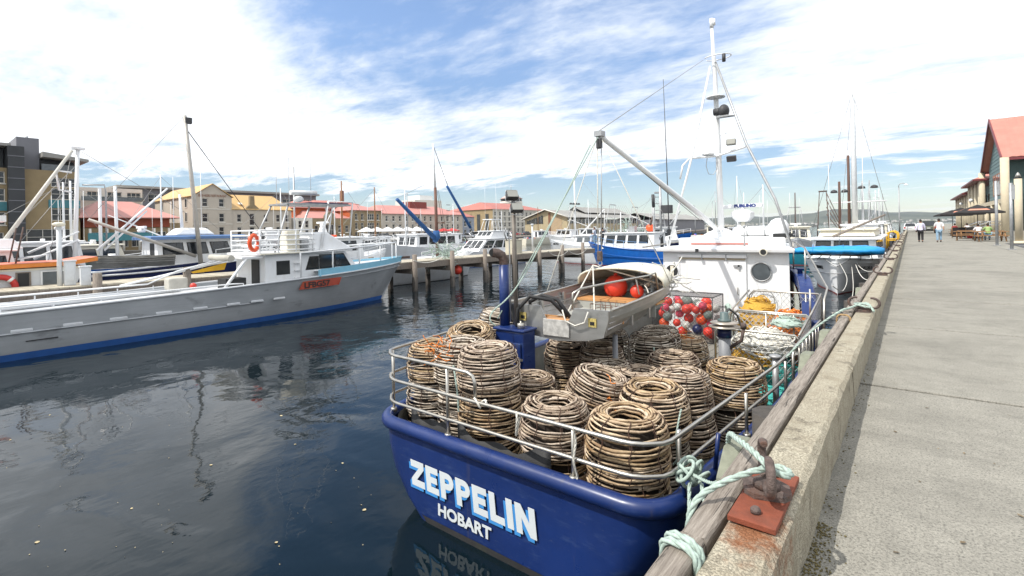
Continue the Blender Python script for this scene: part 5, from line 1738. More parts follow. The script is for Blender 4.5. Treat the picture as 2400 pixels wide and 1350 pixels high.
for s, nm in ((-1, 'near'), (1, 'far')):
    ye, yr = 81.05 + s * 9.6, 81.05
    pts = [(7.4, ye, 7.95), (40, ye, 7.95), (40, yr, 13.35), (7.4, yr, 13.35)]
    th = [Vector(p) + Vector((0, s * .08, .14)) for p in pts]
    mb = MB()
    n = 118 if s < 0 else 8
    ring0, ring1 = [], []
    for i in range(n + 1):
        x = 7.4 + (40 - 7.4) * i / n
        w = .035 if i % 2 else 0
        ring0.append(Vector((x, ye, 8.03 + w))); ring1.append(Vector((x, yr, 13.43 + w)))
    mb.loft([ring0, ring1] if s < 0 else [ring1, ring0], False, smooth=False)
    mb.loft([[p - Vector((0, 0, .16)) for p in ring1], [p - Vector((0, 0, .16)) for p in ring0]], False, smooth=False)
    RB('roof_slope', mb, m_roofr)
    RB('barge_board', MB().loft([[Vector((7.34, ye, 7.70)), Vector((7.34, ye, 8.12)), Vector((7.46, ye, 8.12)), Vector((7.46, ye, 7.70))], [Vector((7.34, yr, 13.1)), Vector((7.34, yr, 13.52)), Vector((7.46, yr, 13.52)), Vector((7.46, yr, 13.1))]], True, True, True, smooth=False), m_maroon)
    RB('gutter', MB().span((7.4, ye - .1, 7.72), (40, ye + .1, 7.98)), m_maroon)
# upper windows in the gable wall
for k in range(5):
    y0 = 73.4 + k * 2.35
    w = RB('window', MB().span((7.99, y0, 4.5), (8.11, y0 + 2.1, 7.0)), m_sash)
    for r_ in range(2):
        for c_ in range(3):
            RB('pane', MB().span((7.975, y0 + .12 + c_ * .65, 4.65 + r_ * 1.15), (7.995, y0 + .68 + c_ * .65, 5.7 + r_ * 1.15)), m_glass2 if (k + r_ + c_) % 3 else MATS['orange_brown_sash'], w)
RB('sign_board', MB().span((7.98, 76.5, 3.95), (8.05, 82.5, 4.4)), m_teal2)
# ground floor glazing
for k in range(7):
    y0 = 73 + k * 2.3
    RB('shop_window', MB().span((8.05, y0, .5), (8.14, y0 + 2.0, 3.3)), m_glass2)
RB('verandah_beam', MB().span((7.3, 70.2, 3.35), (7.75, 90, 3.8)), m_cream_col)
for y in (70.3, 90.6):
    RB('column', MB().tube([(7.5, y, 0), (7.5, y, 7.9)], .34, 18), m_cream_col)
for y in (73.4, 79.6, 85.8):
    RB('column', MB().tube([(7.5, y, 0), (7.5, y, 3.4)], .24, 16), m_cream_col)
for x in (14.5,):
    RB('column', MB().tube([(x, 70.3, 0), (x, 70.3, 7.9)], .34, 16), m_cream_col)
RB('round_sign', MB().lathe([(.55, 0), (.55, .06)], 20, (10.2, 72.45, 4.6), ROTX), m_black)
RB('awning', MB().loft([[Vector((9.6, 72.5, 3.9)), Vector((20, 72.5, 3.9))], [Vector((9.6, 70.6, 3.2)), Vector((20, 70.6, 3.2))]], False), m_white)
# lower wings beyond, hipped roofs on the same line of columns
for (y0, y1, h, hr) in ((92, 108, 7.2, 9.6), (110, 136, 6.2, 8.6)):
    RB('wing_wall', MB().span((9.3, y0, 0), (36, y1, h)), m_teal2)
    e = 1.9
    RB('wing_roof', MB().loft([[Vector(p) for p in ((6.6, y0 - e, h - .1), (38, y0 - e, h - .1), (38, y1 + e, h - .1), (6.6, y1 + e, h - .1))], [Vector(p) for p in ((14, (y0 + y1) / 2 - 1, hr + 1.2), (32, (y0 + y1) / 2 - 1, hr + 1.2), (32, (y0 + y1) / 2 + 1, hr + 1.2), (14, (y0 + y1) / 2 + 1, hr + 1.2))]], True, True, True, smooth=False), m_roofr)
    RB('wing_fascia', MB().span((6.55, y0 - e - .05, h - .32), (38, y1 + e + .05, h - .09)), m_maroon)
    n = int((y1 - y0) / 5)
    for k in range(n + 1):
        RB('column', MB().tube([(7.5, y0 + .5 + k * (y1 - y0 - 1) / n, 0), (7.5, y0 + .5 + k * (y1 - y0 - 1) / n, h - .2)], .30, 14), m_cream_col)
        if k == 1:
            RB('globe_lamp', MB().ball((7.0, y0 + 2.5 + k * (y1 - y0 - 1) / n, 4.6), .26, 10, 8), m_white)
        RB('wing_window', MB().span((9.2, y0 + 1 + k * (y1 - y0 - 3) / n, .8), (9.29, y0 + 3 + k * (y1 - y0 - 3) / n, 3.2)), m_glass)
        RB('wing_window', MB().span((9.2, y0 + 1 + k * (y1 - y0 - 3) / n, 4.0), (9.29, y0 + 3 + k * (y1 - y0 - 3) / n, 5.6)), m_glass)
# steps with handrails in front of the columns
RB('steps', MB().span((6.2, 70.5, 0), (9.0, 73.5, .5)).span((5.8, 70.8, 0), (6.2, 73.2, .33)).span((5.4, 71, 0), (5.8, 73.0, .17)), m_quay)
for y in (71.0, 73.1, 80, 82):
    RB('handrail', MB().tube([(5.2, y, 0), (5.2, y, 1.0), (6.4, y, 1.5), (7.4, y, 1.5)], .035, 6).tube([(6.4, y, .4), (6.4, y, 1.5)], .03, 6), m_galv)
    RB('handrail_low', MB().tube([(5.2, y, .7), (6.4, y, 1.15), (7.4, y, 1.15)], .025, 6), m_galv)
for y in (75, 77.4, 84, 86.5, 95, 100, 105):
    RB('balustrade', MB().tube([(7.6, y, .2), (7.6, y, 1.4)], .03, 6).tube([(7.6, y - 1.2, 1.4), (7.6, y + 1.2, 1.4)], .03, 6), m_galv)

t = T('round_column', 'free-standing cream round column with a silver cone on top', 'column', (5.78, 48.2, 0))
MB().tube([(0, 0, .12), (0, 0, 4.4)], .205, 20).build('shaft', m_cream_col, t)
MB().lathe([(.42, 0), (.36, .08), (.21, .16)], 20).build('foot', m_cream_col, t)
MB().lathe([(.20, 4.4), (.20, 4.5)], 16).build('collar', m_black, t)
MB().lathe([(.17, 4.5), (.1, 4.72), (.01, 4.86)], 16).build('cone', m_steel, t)

# ------------------------------------------------------------------ cafe umbrellas and picnic tables
m_umb = mat('black_canvas', (.018, .015, .015), .8, var=.3)
m_umbp = mat('umbrella_patch', (.55, .24, .16), .8)


def umbrella(label, x, y, hw=2.0, h=2.35, hp=3.0, m=None, patches=True, cat='umbrella', group='black cafe umbrellas', z0=0.0, posts=True):
    t = T('cafe_umbrella', label, cat, (x, y, z0), 0, group)
    c = Vector((0, 0, hp))
    for k in range(4):
        a, b = R(45 + 90 * k), R(135 + 90 * k)
        q = math.sqrt(2) * hw
        p1, p2 = Vector((q * math.cos(a), q * math.sin(a), h)), Vector((q * math.cos(b), q * math.sin(b), h))
        mid = (p1 + p2) / 2 + Vector((0, 0, -.02))
        mb = MB()
        mb._add([c, p1, mid, p2, c - Vector((0, 0, .03)), p1 - Vector((0, 0, .12)), mid - Vector((0, 0, .10)), p2 - Vector((0, 0, .12))], [(0, 1, 2), (0, 2, 3), (6, 5, 4), (7, 6, 4), (1, 5, 6, 2), (2, 6, 7, 3)])
        mb.build('canopy_panel', m or m_umb, t)
        if patches:
            q0 = c.lerp(mid, .55); n = (p2 - p1).cross(c - p1).normalized() * -.012
            if n.z < 0:
                n = -n
            e = (p2 - p1).normalized()
            MB().poly([q0 - e * .55 + n, q0 + (mid - q0) * .8 * .5 - e * .75 + n, q0 + (mid - q0) * .4 + e * .75 + n, q0 + e * .55 + n]).build('printed_patch', m_umbp, t)
    MB().tube([(0, 0, 0), (0, 0, hp)], .03, 8).build('pole', m_wiredk, t)
    MB().box((0, 0, .05), (.6, .6, .09)).build('foot', m_wiredk, t)
    return t


umbrella('black cafe umbrella with pink patches, closest of the three', 4.75, 61.5, 1.65, 2.35, 3.05)
umbrella('black cafe umbrella with pink patches, middle of the three', 4.3, 72.5, 1.8, 2.35, 3.05)
umbrella('black cafe umbrella, farthest of the three', 4.1, 83.0, 1.8, 2.35, 3.0)
m_tab = mat('stained_pine', (.28, .15, .065), .65, var=.3, scale=5, stretch=(1, 5, 5))


def picnic(label, x, y, rz=0.0, L=2.0):
    t = T('picnic_table', label, 'picnic table', (x, y, 0), rz, 'picnic tables before the restaurant')
    for k in range(5):
        MB().box((0, -.30 + k * .15, .74), (L, .135, .04)).build('top_slat', m_tab, t)
    for s in (-1, 1):
        for k in range(2):
            MB().box((0, s * (.62 + k * .15), .44), (L, .135, .04)).build('bench_slat', m_tab, t)
        for q in (-1, 1):
            MB().tube([(s * L * .38, q * .68, 0), (s * L * .38, q * .25, .72)], .045, 4).build('leg', m_tab, t)
        MB().box((s * L * .38 + .05, 0, .40), (.05, 1.55, .09)).build('cross_bearer', m_tab, t)
    return t


picnic('picnic table closest to the tall galvanised posts', 4.75, 52.6, R(6))
picnic('picnic table behind the closest one, nearer the walkway', 3.75, 55.2, R(-4))
picnic('picnic table where the person in green sits', 4.9, 56.6, R(3))
picnic('picnic table under the closest black umbrella', 4.3, 60.6, R(2))
picnic('farthest picnic table below the middle umbrella', 4.2, 71.6, R(2))
for i, (x, y) in enumerate(((3.55, 63.0), (4.5, 64.5))):
    t = T('cafe_screen', 'black canvas cafe screen beside the umbrellas, %s' % ('nearer the walkway' if i == 0 else 'nearer the columns'), 'screen', (x, y, 0))
    MB().span((-.45, -.03, .1), (.45, .03, 1.0)).build('panel', m_umb, t)
    for s in (-.48, .48):
        MB().tube([(s, 0, 0), (s, 0, 1.08)], .03, 6).build('post', m_tab, t)
for i in range(2):
    t = T('crate', '%s crate on the ground by the cafe screens' % ('blue' if i else 'red'), 'crate', (4.35 + i * .15, 62.0 + i * .5, 0))
    MB().span((-.3, -.2, 0), (.3, .2, .28)).build('bin', m_red if i == 0 else m_bluelt, t, bevel=.02)
    MB().span((-.33, -.23, .24), (.33, .23, .30)).build('rim', m_red if i == 0 else m_bluelt, t)

# ------------------------------------------------------------------ people
def skin_body(parent, name, joints, edges, m, sub=1):
    me = bpy.data.meshes.new(name)
    keys = list(joints)
    me.from_pydata([joints[k][0] for k in keys], [(keys.index(a), keys.index(b)) for a, b in edges], [])
    o = bpy.data.objects.new(name, me)
    COL.objects.link(o)
    o.parent = parent
    md = o.modifiers.new('skin', 'SKIN')
    md.use_smooth_shade = True
    sv = me.skin_vertices[0].data if me.skin_vertices else None
    if sv is None:
        me.attributes  # layer is made with the modifier
    for i, k in enumerate(keys):
        r = joints[k][1]
        me.skin_vertices[0].data[i].radius = (r, r) if isinstance(r, (int, float)) else r
    me.skin_vertices[0].data[0].use_root = True
    s = o.modifiers.new('sub', 'SUBSURF')
    s.levels = sub
    s.render_levels = sub + 1
    me.materials.append(m)
    return o


def person(label, x, y, rz, shirt, trouser, pose='walk', h=1.76, z=0.0, hair=m_hair, phase=1, sleeve=True):
    t = T('person', label, 'person', (x, y, z), rz)
    k = h / 1.76
    S = lambda p: (p[0] * k, p[1] * k, p[2] * k)
    # local: facing +y, z up
    if pose == 'walk':
        f = .16 * phase
        J = {'pelvis': (S((0, 0, .94)), .145), 'waist': (S((0, .0, 1.08)), (.15, .125)), 'chest': (S((0, 0, 1.32)), (.165, .135)), 'neckb': (S((0, 0, 1.46)), .08), 'neck': (S((0, .01, 1.54)), .052),
             'hl': (S((-.09, 0, .88)), .105), 'kl': (S((-.10, f * .9 + .03, .50)), .073), 'al': (S((-.10, f - .03, .09)), .05), 'tl': (S((-.115, f + .15, .035)), .042),
             'hr': (S((.09, 0, .88)), .105), 'kr': (S((.10, -f * .6 + .03, .50)), .073), 'ar': (S((.10, -f - .08, .11)), .05), 'tr': (S((.115, -f + .08, .035)), .042),
             'sl': (S((-.19, 0, 1.42)), .072), 'el': (S((-.265, -f * .6 - .03, 1.14)), .05), 'wl': (S((-.275, -f * .9 + .05, .89)), .036),
             'sr': (S((.19, 0, 1.42)), .072), 'er': (S((.265, f * .6 - .03, 1.14)), .05), 'wr': (S((.275, f * .9 + .05, .89)), .036)}
        head = (0, .03, 1.66)
    elif pose == 'stand':
        J = {'pelvis': (S((0, 0, .94)), .14), 'waist': (S((0, .0, 1.08)), (.145, .12)), 'chest': (S((0, 0, 1.32)), (.16, .13)), 'neckb': (S((0, 0, 1.46)), .08), 'neck': (S((0, .01, 1.54)), .052),
             'hl': (S((-.09, 0, .88)), .10), 'kl': (S((-.11, .02, .50)), .07), 'al': (S((-.12, -.02, .09)), .05), 'tl': (S((-.13, .14, .035)), .042),
             'hr': (S((.09, 0, .88)), .10), 'kr': (S((.11, .02, .50)), .07), 'ar': (S((.12, -.02, .09)), .05), 'tr': (S((.13, .14, .035)), .042),
             'sl': (S((-.19, 0, 1.42)), .07), 'el': (S((-.27, .05, 1.15)), .05), 'wl': (S((-.16, .26, 1.08)), .036),
             'sr': (S((.19, 0, 1.42)), .07), 'er': (S((.27, .05, 1.15)), .05), 'wr': (S((.16, .26, 1.08)), .036)}
        head = (0, .03, 1.66)
    else:
        J = {'pelvis': (S((0, 0, .56)), .15), 'waist': (S((0, .03, .70)), (.155, .13)), 'chest': (S((0, .08, .94)), (.165, .135)), 'neckb': (S((0, .13, 1.07)), .08), 'neck': (S((0, .16, 1.14)), .052),
             'hl': (S((-.10, .05, .53)), .10), 'kl': (S((-.13, .45, .52)), .072), 'al': (S((-.13, .47, .09)), .05), 'tl': (S((-.14, .62, .035)), .042),
             'hr': (S((.10, .05, .53)), .10), 'kr': (S((.13, .45, .52)), .072), 'ar': (S((.13, .47, .09)), .05), 'tr': (S((.14, .62, .035)), .042),
             'sl': (S((-.19, .10, 1.03)), .072), 'el': (S((-.29, .22, .80)), .05), 'wl': (S((-.18, .44, .82)), .036),
             'sr': (S((.19, .10, 1.03)), .072), 'er': (S((.29, .22, .80)), .05), 'wr': (S((.18, .44, .82)), .036)}
        head = (0, .20, 1.26)
    E = [('pelvis', 'waist'), ('waist', 'chest'), ('chest', 'neckb'), ('neckb', 'neck'), ('pelvis', 'hl'), ('hl', 'kl'), ('kl', 'al'), ('al', 'tl'), ('pelvis', 'hr'), ('hr', 'kr'), ('kr', 'ar'), ('ar', 'tr'),
         ('neckb', 'sl'), ('sl', 'el'), ('el', 'wl'), ('neckb', 'sr'), ('sr', 'er'), ('er', 'wr')]
    skin_body(t, 'body', J, E, m_skin)
    # clothing grown a little outside the same skeleton
    up = {q: (J[q][0], tuple(v * 1.10 for v in J[q][1]) if isinstance(J[q][1], tuple) else J[q][1] * 1.14) for q in ('waist', 'chest', 'neckb', 'sl', 'sr')}
    up['hip'] = (tuple(J['pelvis'][0][i] * .75 + J['waist'][0][i] * .25 for i in range(3)), J['pelvis'][1] * 1.08)
    fr = .95 if sleeve else .75
    for q, (a, b) in (('el', ('sl', 'el')), ('er', ('sr', 'er'))):
        up[q] = (tuple(J[a][0][i] * (1 - fr) + J[b][0][i] * fr for i in range(3)), J[b][1] * 1.25)
    ed = [('waist', 'hip'), ('waist', 'chest'), ('chest', 'neckb'), ('neckb', 'sl'), ('sl', 'el'), ('neckb', 'sr'), ('sr', 'er')]
    if sleeve == 2:
        for q, (a, b) in (('cl', ('el', 'wl')), ('cr', ('er', 'wr'))):
            up[q] = (tuple(J[b][0][i] * .92 + J[a][0][i] * .08 for i in range(3)), J[b][1] * 1.3)
        ed += [('el', 'cl'), ('er', 'cr')]
    skin_body(t, 'shirt', {k2: up[k2] for k2 in ['waist', 'hip'] + [q for q in up if q not in ('waist', 'hip')]}, ed, shirt)
    lo = {q: (J[q][0], J[q][1] * 1.18) for q in ('pelvis', 'hl', 'kl', 'hr', 'kr')}
    for q, a in (('al', 'kl'), ('ar', 'kr')):
        lo[q] = (tuple(J[q][0][i] * .97 + J[a][0][i] * .03 for i in range(3)), J[q][1] * 1.55)
    skin_body(t, 'trousers', lo, [('pelvis', 'hl'), ('hl', 'kl'), ('kl', 'al'), ('pelvis', 'hr'), ('hr', 'kr'), ('kr', 'ar')], trouser)
    for q, tq in (('al', 'tl'), ('ar', 'tr')):
        a, b = Vector(J[q][0]), Vector(J[tq][0])
        MB().loft([[Vector((a.x + w * cx, a.y - .09 + yy, zz)) for cx, zz in ((-1, .0), (1, .0), (.8, hh), (-.8, hh))] for yy, w, hh in ((0, .035, .07), (.08, .045, .09), (.2, .05, .06), (.27, .03, .035))], True, True, True).build('shoe', m_black, t)
    hd = Vector(S(head))
    MB().ball(hd, .105 * k, 16, 12, (.78, .95, 1.15)).ball(hd + Vector((0, .10, -.015)) * k, .018 * k, 8, 6, (.8, 1, 1.2)).ball(hd + Vector((.083, 0, -.01)) * k, .028 * k, 8, 6, (.4, .8, 1.2)).ball(hd + Vector((-.083, 0, -.01)) * k, .028 * k, 8, 6, (.4, .8, 1.2)).build('head', m_skin, t)
    MB().ball(hd + Vector((0, -.022, .028)) * k, .108 * k, 16, 12, (.82, .95, 1.05)).build('hair', hair, t)
    for q, e in (('wl', 'el'), ('wr', 'er')):
        w, el = Vector(J[q][0]), Vector(J[e][0])
        d = (w - el).normalized()
        sx = 1 if q == 'wr' else -1
        mb = MB().loft([[w + d * a + Vector((0, cy * b, cz * b * .4)) for cy, cz in ((-1, -1), (1, -1), (1, 1), (-1, 1))] for a, b in ((-.01, .026), (.04, .040), (.085, .038))], True, True, True)
        for j, (off, ln) in enumerate(((-.03, .06), (-.01, .075), (.01, .07), (.03, .055))):
            p = w + d * .085 + Vector((0, off, 0))
            mb.tube([p, p + d * ln * .5, p + d * ln + Vector((-sx * .015, 0, 0))], [.010, .009, .007], 6)
        mb.tube([w + d * .03 + Vector((0, .035, 0)), w + d * .06 + Vector((0, .06, 0)), w + d * .09 + Vector((-sx * .01, .062, 0))], [.012, .011, .008], 6)
        mb.build('hand', m_skin, t)
    return t


m_lilac = mat('pale_lilac_cotton', (.66, .64, .80), .85, var=.06)
m_wshirt = mat('white_cotton', (.76, .72, .72), .85, var=.05)
m_blkt = mat('black_trousers', (.016, .014, .016), .85)
m_jean = mat('faded_denim', (.22, .33, .44), .85, var=.15, scale=6)
m_gshirt = mat('green_cotton', (.30, .42, .16), .85)
person('person in pale lilac long-sleeved shirt and black trousers walking away', 0.62, 51.2, 0.0, m_lilac, m_blkt, 'walk', 1.76, phase=1, sleeve=2)
person('person in white short-sleeved shirt and faded jeans walking away', 1.72, 51.0, 0.0, m_wshirt, m_jean, 'walk', 1.80, phase=-1, sleeve=1)
person('person in green top sitting at the picnic table', 4.9, 55.7, 0.0, m_gshirt, m_jean, 'sit', 1.72)
person('person in white top sitting beside the one in green', 4.35, 55.75, 0.15, m_wshirt, m_jean, 'sit', 1.7)
person('person in dark red top sitting under the middle umbrella', 3.6, 70.8, -.5, mat('dark_red_cotton', (.25, .03, .03), .85), m_blkt, 'sit', 1.72)
person('person in white top sitting under the middle umbrella', 4.7, 70.9, .3, m_wshirt, m_blkt, 'sit', 1.72)
# ------------------------------------------------------------------ boats
m_boot_red = mat('red_boot', (.22, .03, .025), .7, var=.2)
m_boot_blue = mat('blue_boot', (.012, .075, .27), .6, var=.15)
m_alu_hull, N_, L_, b_ = node_mat('mill_aluminium_plate')
_tc = N_.new('ShaderNodeTexCoord')
_p = _tc.outputs['Object']
_a = tex(N_, L_, _p, .7, 4, .6)
_s = remap(N_, L_, tex(N_, L_, _p, 1.1, 5, .62, (.7, 1, 1.6)), .60, .72)
_f = tex(N_, L_, _p, 4, 6, .7, (.3, 1, 3))
_c = mixc(N_, L_, remap(N_, L_, _a, .3, .7), (.36, .38, .40), (.46, .48, .50))
_c = mixc(N_, L_, nmath(N_, L_, 'MULTIPLY', remap(N_, L_, _f, .45, .7), .35), _c, (.29, .30, .315))
_c = mixc(N_, L_, nmath(N_, L_, 'MULTIPLY', _s, .75), _c, (.17, .175, .18))
L_.new(_c, b_.inputs['Base Color'])
b_.inputs['Roughness'].default_value = .5
b_.inputs['Metallic'].default_value = .35
m_wht_grey = mat('greyish_white_paint', (.62, .64, .66), .45, var=.05, dirt=.25, dirtcol=(.36, .32, .27), dscale=1.2)


class Boat:
    def __init__(self, label, x, y, rz, L, B, fs, fb, hullm, bootm=None, rake=None, ws=.82, name='moored_boat', group='fishing and pleasure boats moored in the dock', flare=.86, mid=.45, cat='boat', keel=-.55, boot=.78):
        self.t = T(name, label, cat, (x, y, WATER), R(rz), group)
        self.M = (Matrix.Translation((x, y, WATER)) @ Matrix.Rotation(R(rz), 4, 'Z')).inverted()
        self.L, self.B, self.fs, self.fb, self.mid, self.ws = L, B, fs, fb, mid, ws
        rake = L * .08 if rake is None else rake
        self.rake = rake
        rows = []
        n = 22
        for i in range(n + 1):
            t = i / n
            x_ = -L / 2 + L * t
            hb = self.hb(t)
            s = self.sheer(t)
            k = max(0, (t - .5) / .5) ** 1.5
            ft = .5 + .5 * min(t / .3, 1)
            row = []
            for z, w in ((s, 1.0), (s * .55, 1 - (1 - flare) * .35 - .25 * k), (.25, flare - .42 * k), (-.02, flare * .95 - .50 * k), (keel, flare * .45 - .25 * k)):
                w = max(w, .04)
                row.append(Vector((x_ - rake * k * (1 - max(z, -.2) / s), hb * w, z)))
            full = row + [Vector((p.x, -p.y, p.z)) for p in reversed(row)]
            rows.append(full)
        self.rows = rows
        self.add('hull', MB().loft(list(reversed(rows)), False, True, False), hullm)
        self.add('transom', MB().poly(rows[0]), hullm)
        if bootm:
            br = []
            for r in rows:
                a = r[2].lerp(r[3], boot); b = r[3] + Vector((0, 0, -.2))
                a2 = Vector((a.x, a.y + .012, a.z)); b2 = Vector((b.x, b.y + .012, b.z))
                br.append([a2, b2, Vector((b2.x, -b2.y, b2.z)), Vector((a2.x, -a2.y, a2.z))])
            self.add('boot_stripe', MB().loft([[r[0], r[1]] for r in reversed(br)], False).loft([[r[2], r[3]] for r in reversed(br)], False).poly([br[0][0] - Vector((.012, 0, 0)), br[0][1] - Vector((.012, 0, 0)), br[0][2] - Vector((.012, 0, 0)), br[0][3] - Vector((.012, 0, 0))]), bootm)
        self.add('deck', MB().loft([[Vector((r[0].x, r[0].y * .97, r[0].z - .22)), Vector((r[0].x, -r[0].y * .97, r[0].z - .22))] for r in rows], False), m_wht_grey)

    def hb(self, t):
        a = self.ws + (1 - self.ws) * min(t / .35, 1)
        b = 1 - max(0, (t - self.mid) / (1 - self.mid)) ** 2.3
        return self.B / 2 * a * max(b, 0.0) + .015

    def sheer(self, t):
        return self.fs + (self.fb - self.fs) * max(0, (t - .25) / .75) ** 1.7

    def add(self, name, mb, m, parent=None, **k):
        return mb.build(name, m, parent or self.t, **k)

    def w(self, p):
        return self.M @ Vector(p)

    def strake(self, m, r=.05, dz=0.0):
        for s in (1, -1):
            self.add('rubbing_strake', MB().tube([Vector((r_[0].x, s * (r_[0].y + .01), r_[0].z + dz)) for r_ in self.rows], r, 6), m)

    def cabin(self, x0, x1, wd, z0, z1, m=None, rf=.25, rb=.0, win=3, roofm=None, roof_over=.15, tap=.92, glass=None, roof_t=.10, front=True, wtop=.16, wh=.45, name='wheelhouse'):
        m = m or m_white2
        glass = glass or m_glass
        h = z1 - z0
        bot = [Vector(p) for p in ((x0, -wd / 2, z0), (x1, -wd / 2, z0), (x1, wd / 2, z0), (x0, wd / 2, z0))]
        top = [Vector(p) for p in ((x0 + rb, -wd / 2 * tap, z1), (x1 - rf, -wd / 2 * tap, z1), (x1 - rf, wd / 2 * tap, z1), (x0 + rb, wd / 2 * tap, z1))]
        c = self.add(name, MB().loft([bot, top], True, True, True, smooth=False), m)
        rt = [(-1, -1), (1, -1), (1, 1), (-1, 1)]
        xa, xb, ww = x0 + rb - roof_over, x1 - rf + roof_over * 1.6, wd / 2 * tap + roof_over
        self.add('cabin_roof', MB().loft([[Vector((xa, -ww, z1)), Vector((xb, -ww, z1)), Vector((xb, ww, z1)), Vector((xa, ww, z1))],
                                          [Vector((xa, -ww, z1 + roof_t * .7)), Vector((xb, -ww, z1 + roof_t * .7)), Vector((xb, ww, z1 + roof_t * .7)), Vector((xa, ww, z1 + roof_t * .7))],
                                          [Vector((xa + .1, -ww + .15, z1 + roof_t)), Vector((xb - .1, -ww + .15, z1 + roof_t)), Vector((xb - .1, ww - .15, z1 + roof_t)), Vector((xa + .1, ww - .15, z1 + roof_t))]], True, True, True, smooth=False), roofm or m, c)

        def on(face, u0, u1, v0, v1, off):
            a, b, d, e = face
            P = lambda u, v: (a * (1 - u) + b * u) * (1 - v) + (e * (1 - u) + d * u) * v
            n = (b - a).cross(e - a).normalized()
            q = [P(u0, v0), P(u1, v0), P(u1, v1), P(u0, v1)]
            return [p - n * .03 for p in q], [p + n * off for p in q]
        va, vb = 1 - (wtop + wh), 1 - wtop
        for f, nw in (((bot[0], bot[1], top[1], top[0]), win), ((bot[2], bot[3], top[3], top[2]), win), ((bot[1], bot[2], top[2], top[1]), 3 if front else 0)):
            for k in range(nw):
                u0 = .07 + k * .88 / nw
                u1 = u0 + .88 / nw - .07
                lo, hi = on(f, u0 - .012, u1 + .012, va - .03, vb + .03, .012)
                wdw = self.add('window', MB().loft([lo, hi], True, False, True, smooth=False), m_black if glass is m_glass else m_galv, c)
                lo, hi = on(f, u0, u1, va, vb, .02)
                self.add('pane', MB().loft([lo, hi], True, False, True, smooth=False), glass, wdw)
        # aft door
        lo, hi = on((bot[3], bot[0], top[0], top[3]), .55, .82, .05, .86, .015)
        self.add('door', MB().loft([lo, hi], True, False, True, smooth=False), m_dark, c)
        return c

    def mast(self, p0, p1, r=.07, m=None, name='mast', n=8, taper=.6):
        p0, p1 = Vector(p0), Vector(p1)
        return self.add(name, MB().tube([p0, p0.lerp(p1, .5), p1], [r, r * (1 + taper) / 2, r * taper], n), m or m_white2)

    def line(self, a, b, r=.012, m=None, sag=0.0, name='stay'):
        a, b = Vector(a), Vector(b)
        self.add(name, MB().tube([a.lerp(b, k / 6) + Vector((0, 0, -4 * sag * (k / 6) * (1 - k / 6))) for k in range(7)] if sag else [a, b], r, 4), m or m_wire)

    def rail(self, t0=.55, t1=.99, h=.7, m=None, r=.022, posts=5, mid=True):
        m = m or m_white2
        ts = [t0 + (t1 - t0) * k / (posts * 2) for k in range(posts * 2 + 1)]
        P = lambda t, s, z: Vector((-self.L / 2 + self.L * t - .05, s * max(self.hb(t) - .05, .02), self.sheer(t) + z))
        for s in (1, -1):
            self.add('guard_rail', MB().tube([P(ts[0], s, .0)] + [P(t, s, h) for t in ts], r, 6), m)
            if mid:
                self.add('guard_rail', MB().tube([P(t, s, h * .5) for t in ts], r * .7, 5), m)
            for t in ts[::2]:
                self.add('stanchion', MB().tube([P(t, s, 0), P(t, s, h)], r * .9, 5), m)

    def radar(self, p, w=1.0, m=None):
        p = Vector(p)
        a = self.add('radar_scanner', MB().box(p + Vector((0, 0, .25)), (.14, w, .13)), m or m_white2, bevel=.03)
        self.add('radar_base', MB().lathe([(.16, 0), (.2, .1), (.1, .2)], 10, p), m or m_white2, a)

    def lights(self, p, n=2, r=.16, sp=.4):
        p = Vector(p)
        for k in range(n):
            q = p + Vector((0, (k - (n - 1) / 2) * sp, 0))
            self.add('deck_lamp', MB().lathe([(.04, .12), (r * .8, .06), (r, -.06), (r * .7, -.08)], 10, q), m_wiredk)

    def aerials(self, pts, h=3.0):
        for k, p in enumerate(pts):
            self.add('aerial', MB().tube([p, Vector(p) + Vector((0, 0, h * (1 + .2 * (k % 3))))], .014, 4), m_white2)

    def clutter(self, x0, x1, wd, z, n, seed):
        rnd = random.Random(seed)
        for i in range(n):
            x, y = rnd.uniform(x0, x1), rnd.uniform(-wd / 2, wd / 2)
            k = rnd.random()
            if k < .3:
                self.add('fish_bin', MB().box((x, y, z + .2), (.6, .4, .4)), rnd.choice([m_bluelt, m_white, m_grey, m_red]), bevel=.02)
            elif k < .55:
                self.add('float', MB().ball((x, y, z + .2), rnd.uniform(.15, .28), 10, 8), rnd.choice([m_redball, m_orange, MATS['float_white']]))
            elif k < .8:
                self.add('drum', MB().tube([(x, y, z), (x, y, z + .6)], .25, 10), rnd.choice([m_grey, m_white, m_bluelt]))
            else:
                self.add('net_heap', MB().ball((x, y, z + .12), .42, 10, 6, (1.2, 1, .55)), rnd.choice([m_ropet, m_ropeo, m_ropew]))


MATS.setdefault('float_white', m_white)
P_FRAMES = 0
# ---- the long grey aluminium boat alongside the pier
gb = Boat('long bare aluminium workboat with blue waterline and light blue bow', -23.05, 5.2, 90, 26.6, 3.5, 1.42, 1.98, m_alu_hull, m_boot_blue, rake=1.5, ws=.97, name='work_boat', group=None, flare=.95, mid=.74, cat='boat', boot=.15)
W = gb.w
gb.strake(m_wht_grey, .045)
# belting with white pads half-way up the side
bl = [Vector((r_[1].x, -(r_[1].y + .03), .78 + .12 * i / 22)) for i, r_ in enumerate(gb.rows[:16])]
gb.add('belting', MB().tube(bl, .03, 6), m_alu_hull)
for i, f in enumerate((.40, .445, .49, .54, .585, .63, .665, .70)):
    x_ = -13.3 + 26.6 * f
    gb.add('rubbing_pad', MB().box((x_, -(1.70 + .04), .85 + .12 * f), (.5, .07, .09)), m_wht_grey, bevel=.02)
gb.add('draught_slot', MB().box((W((0, 3.0, 0)).x, -1.735, .55), (.75, .02, .03)), m_dark)
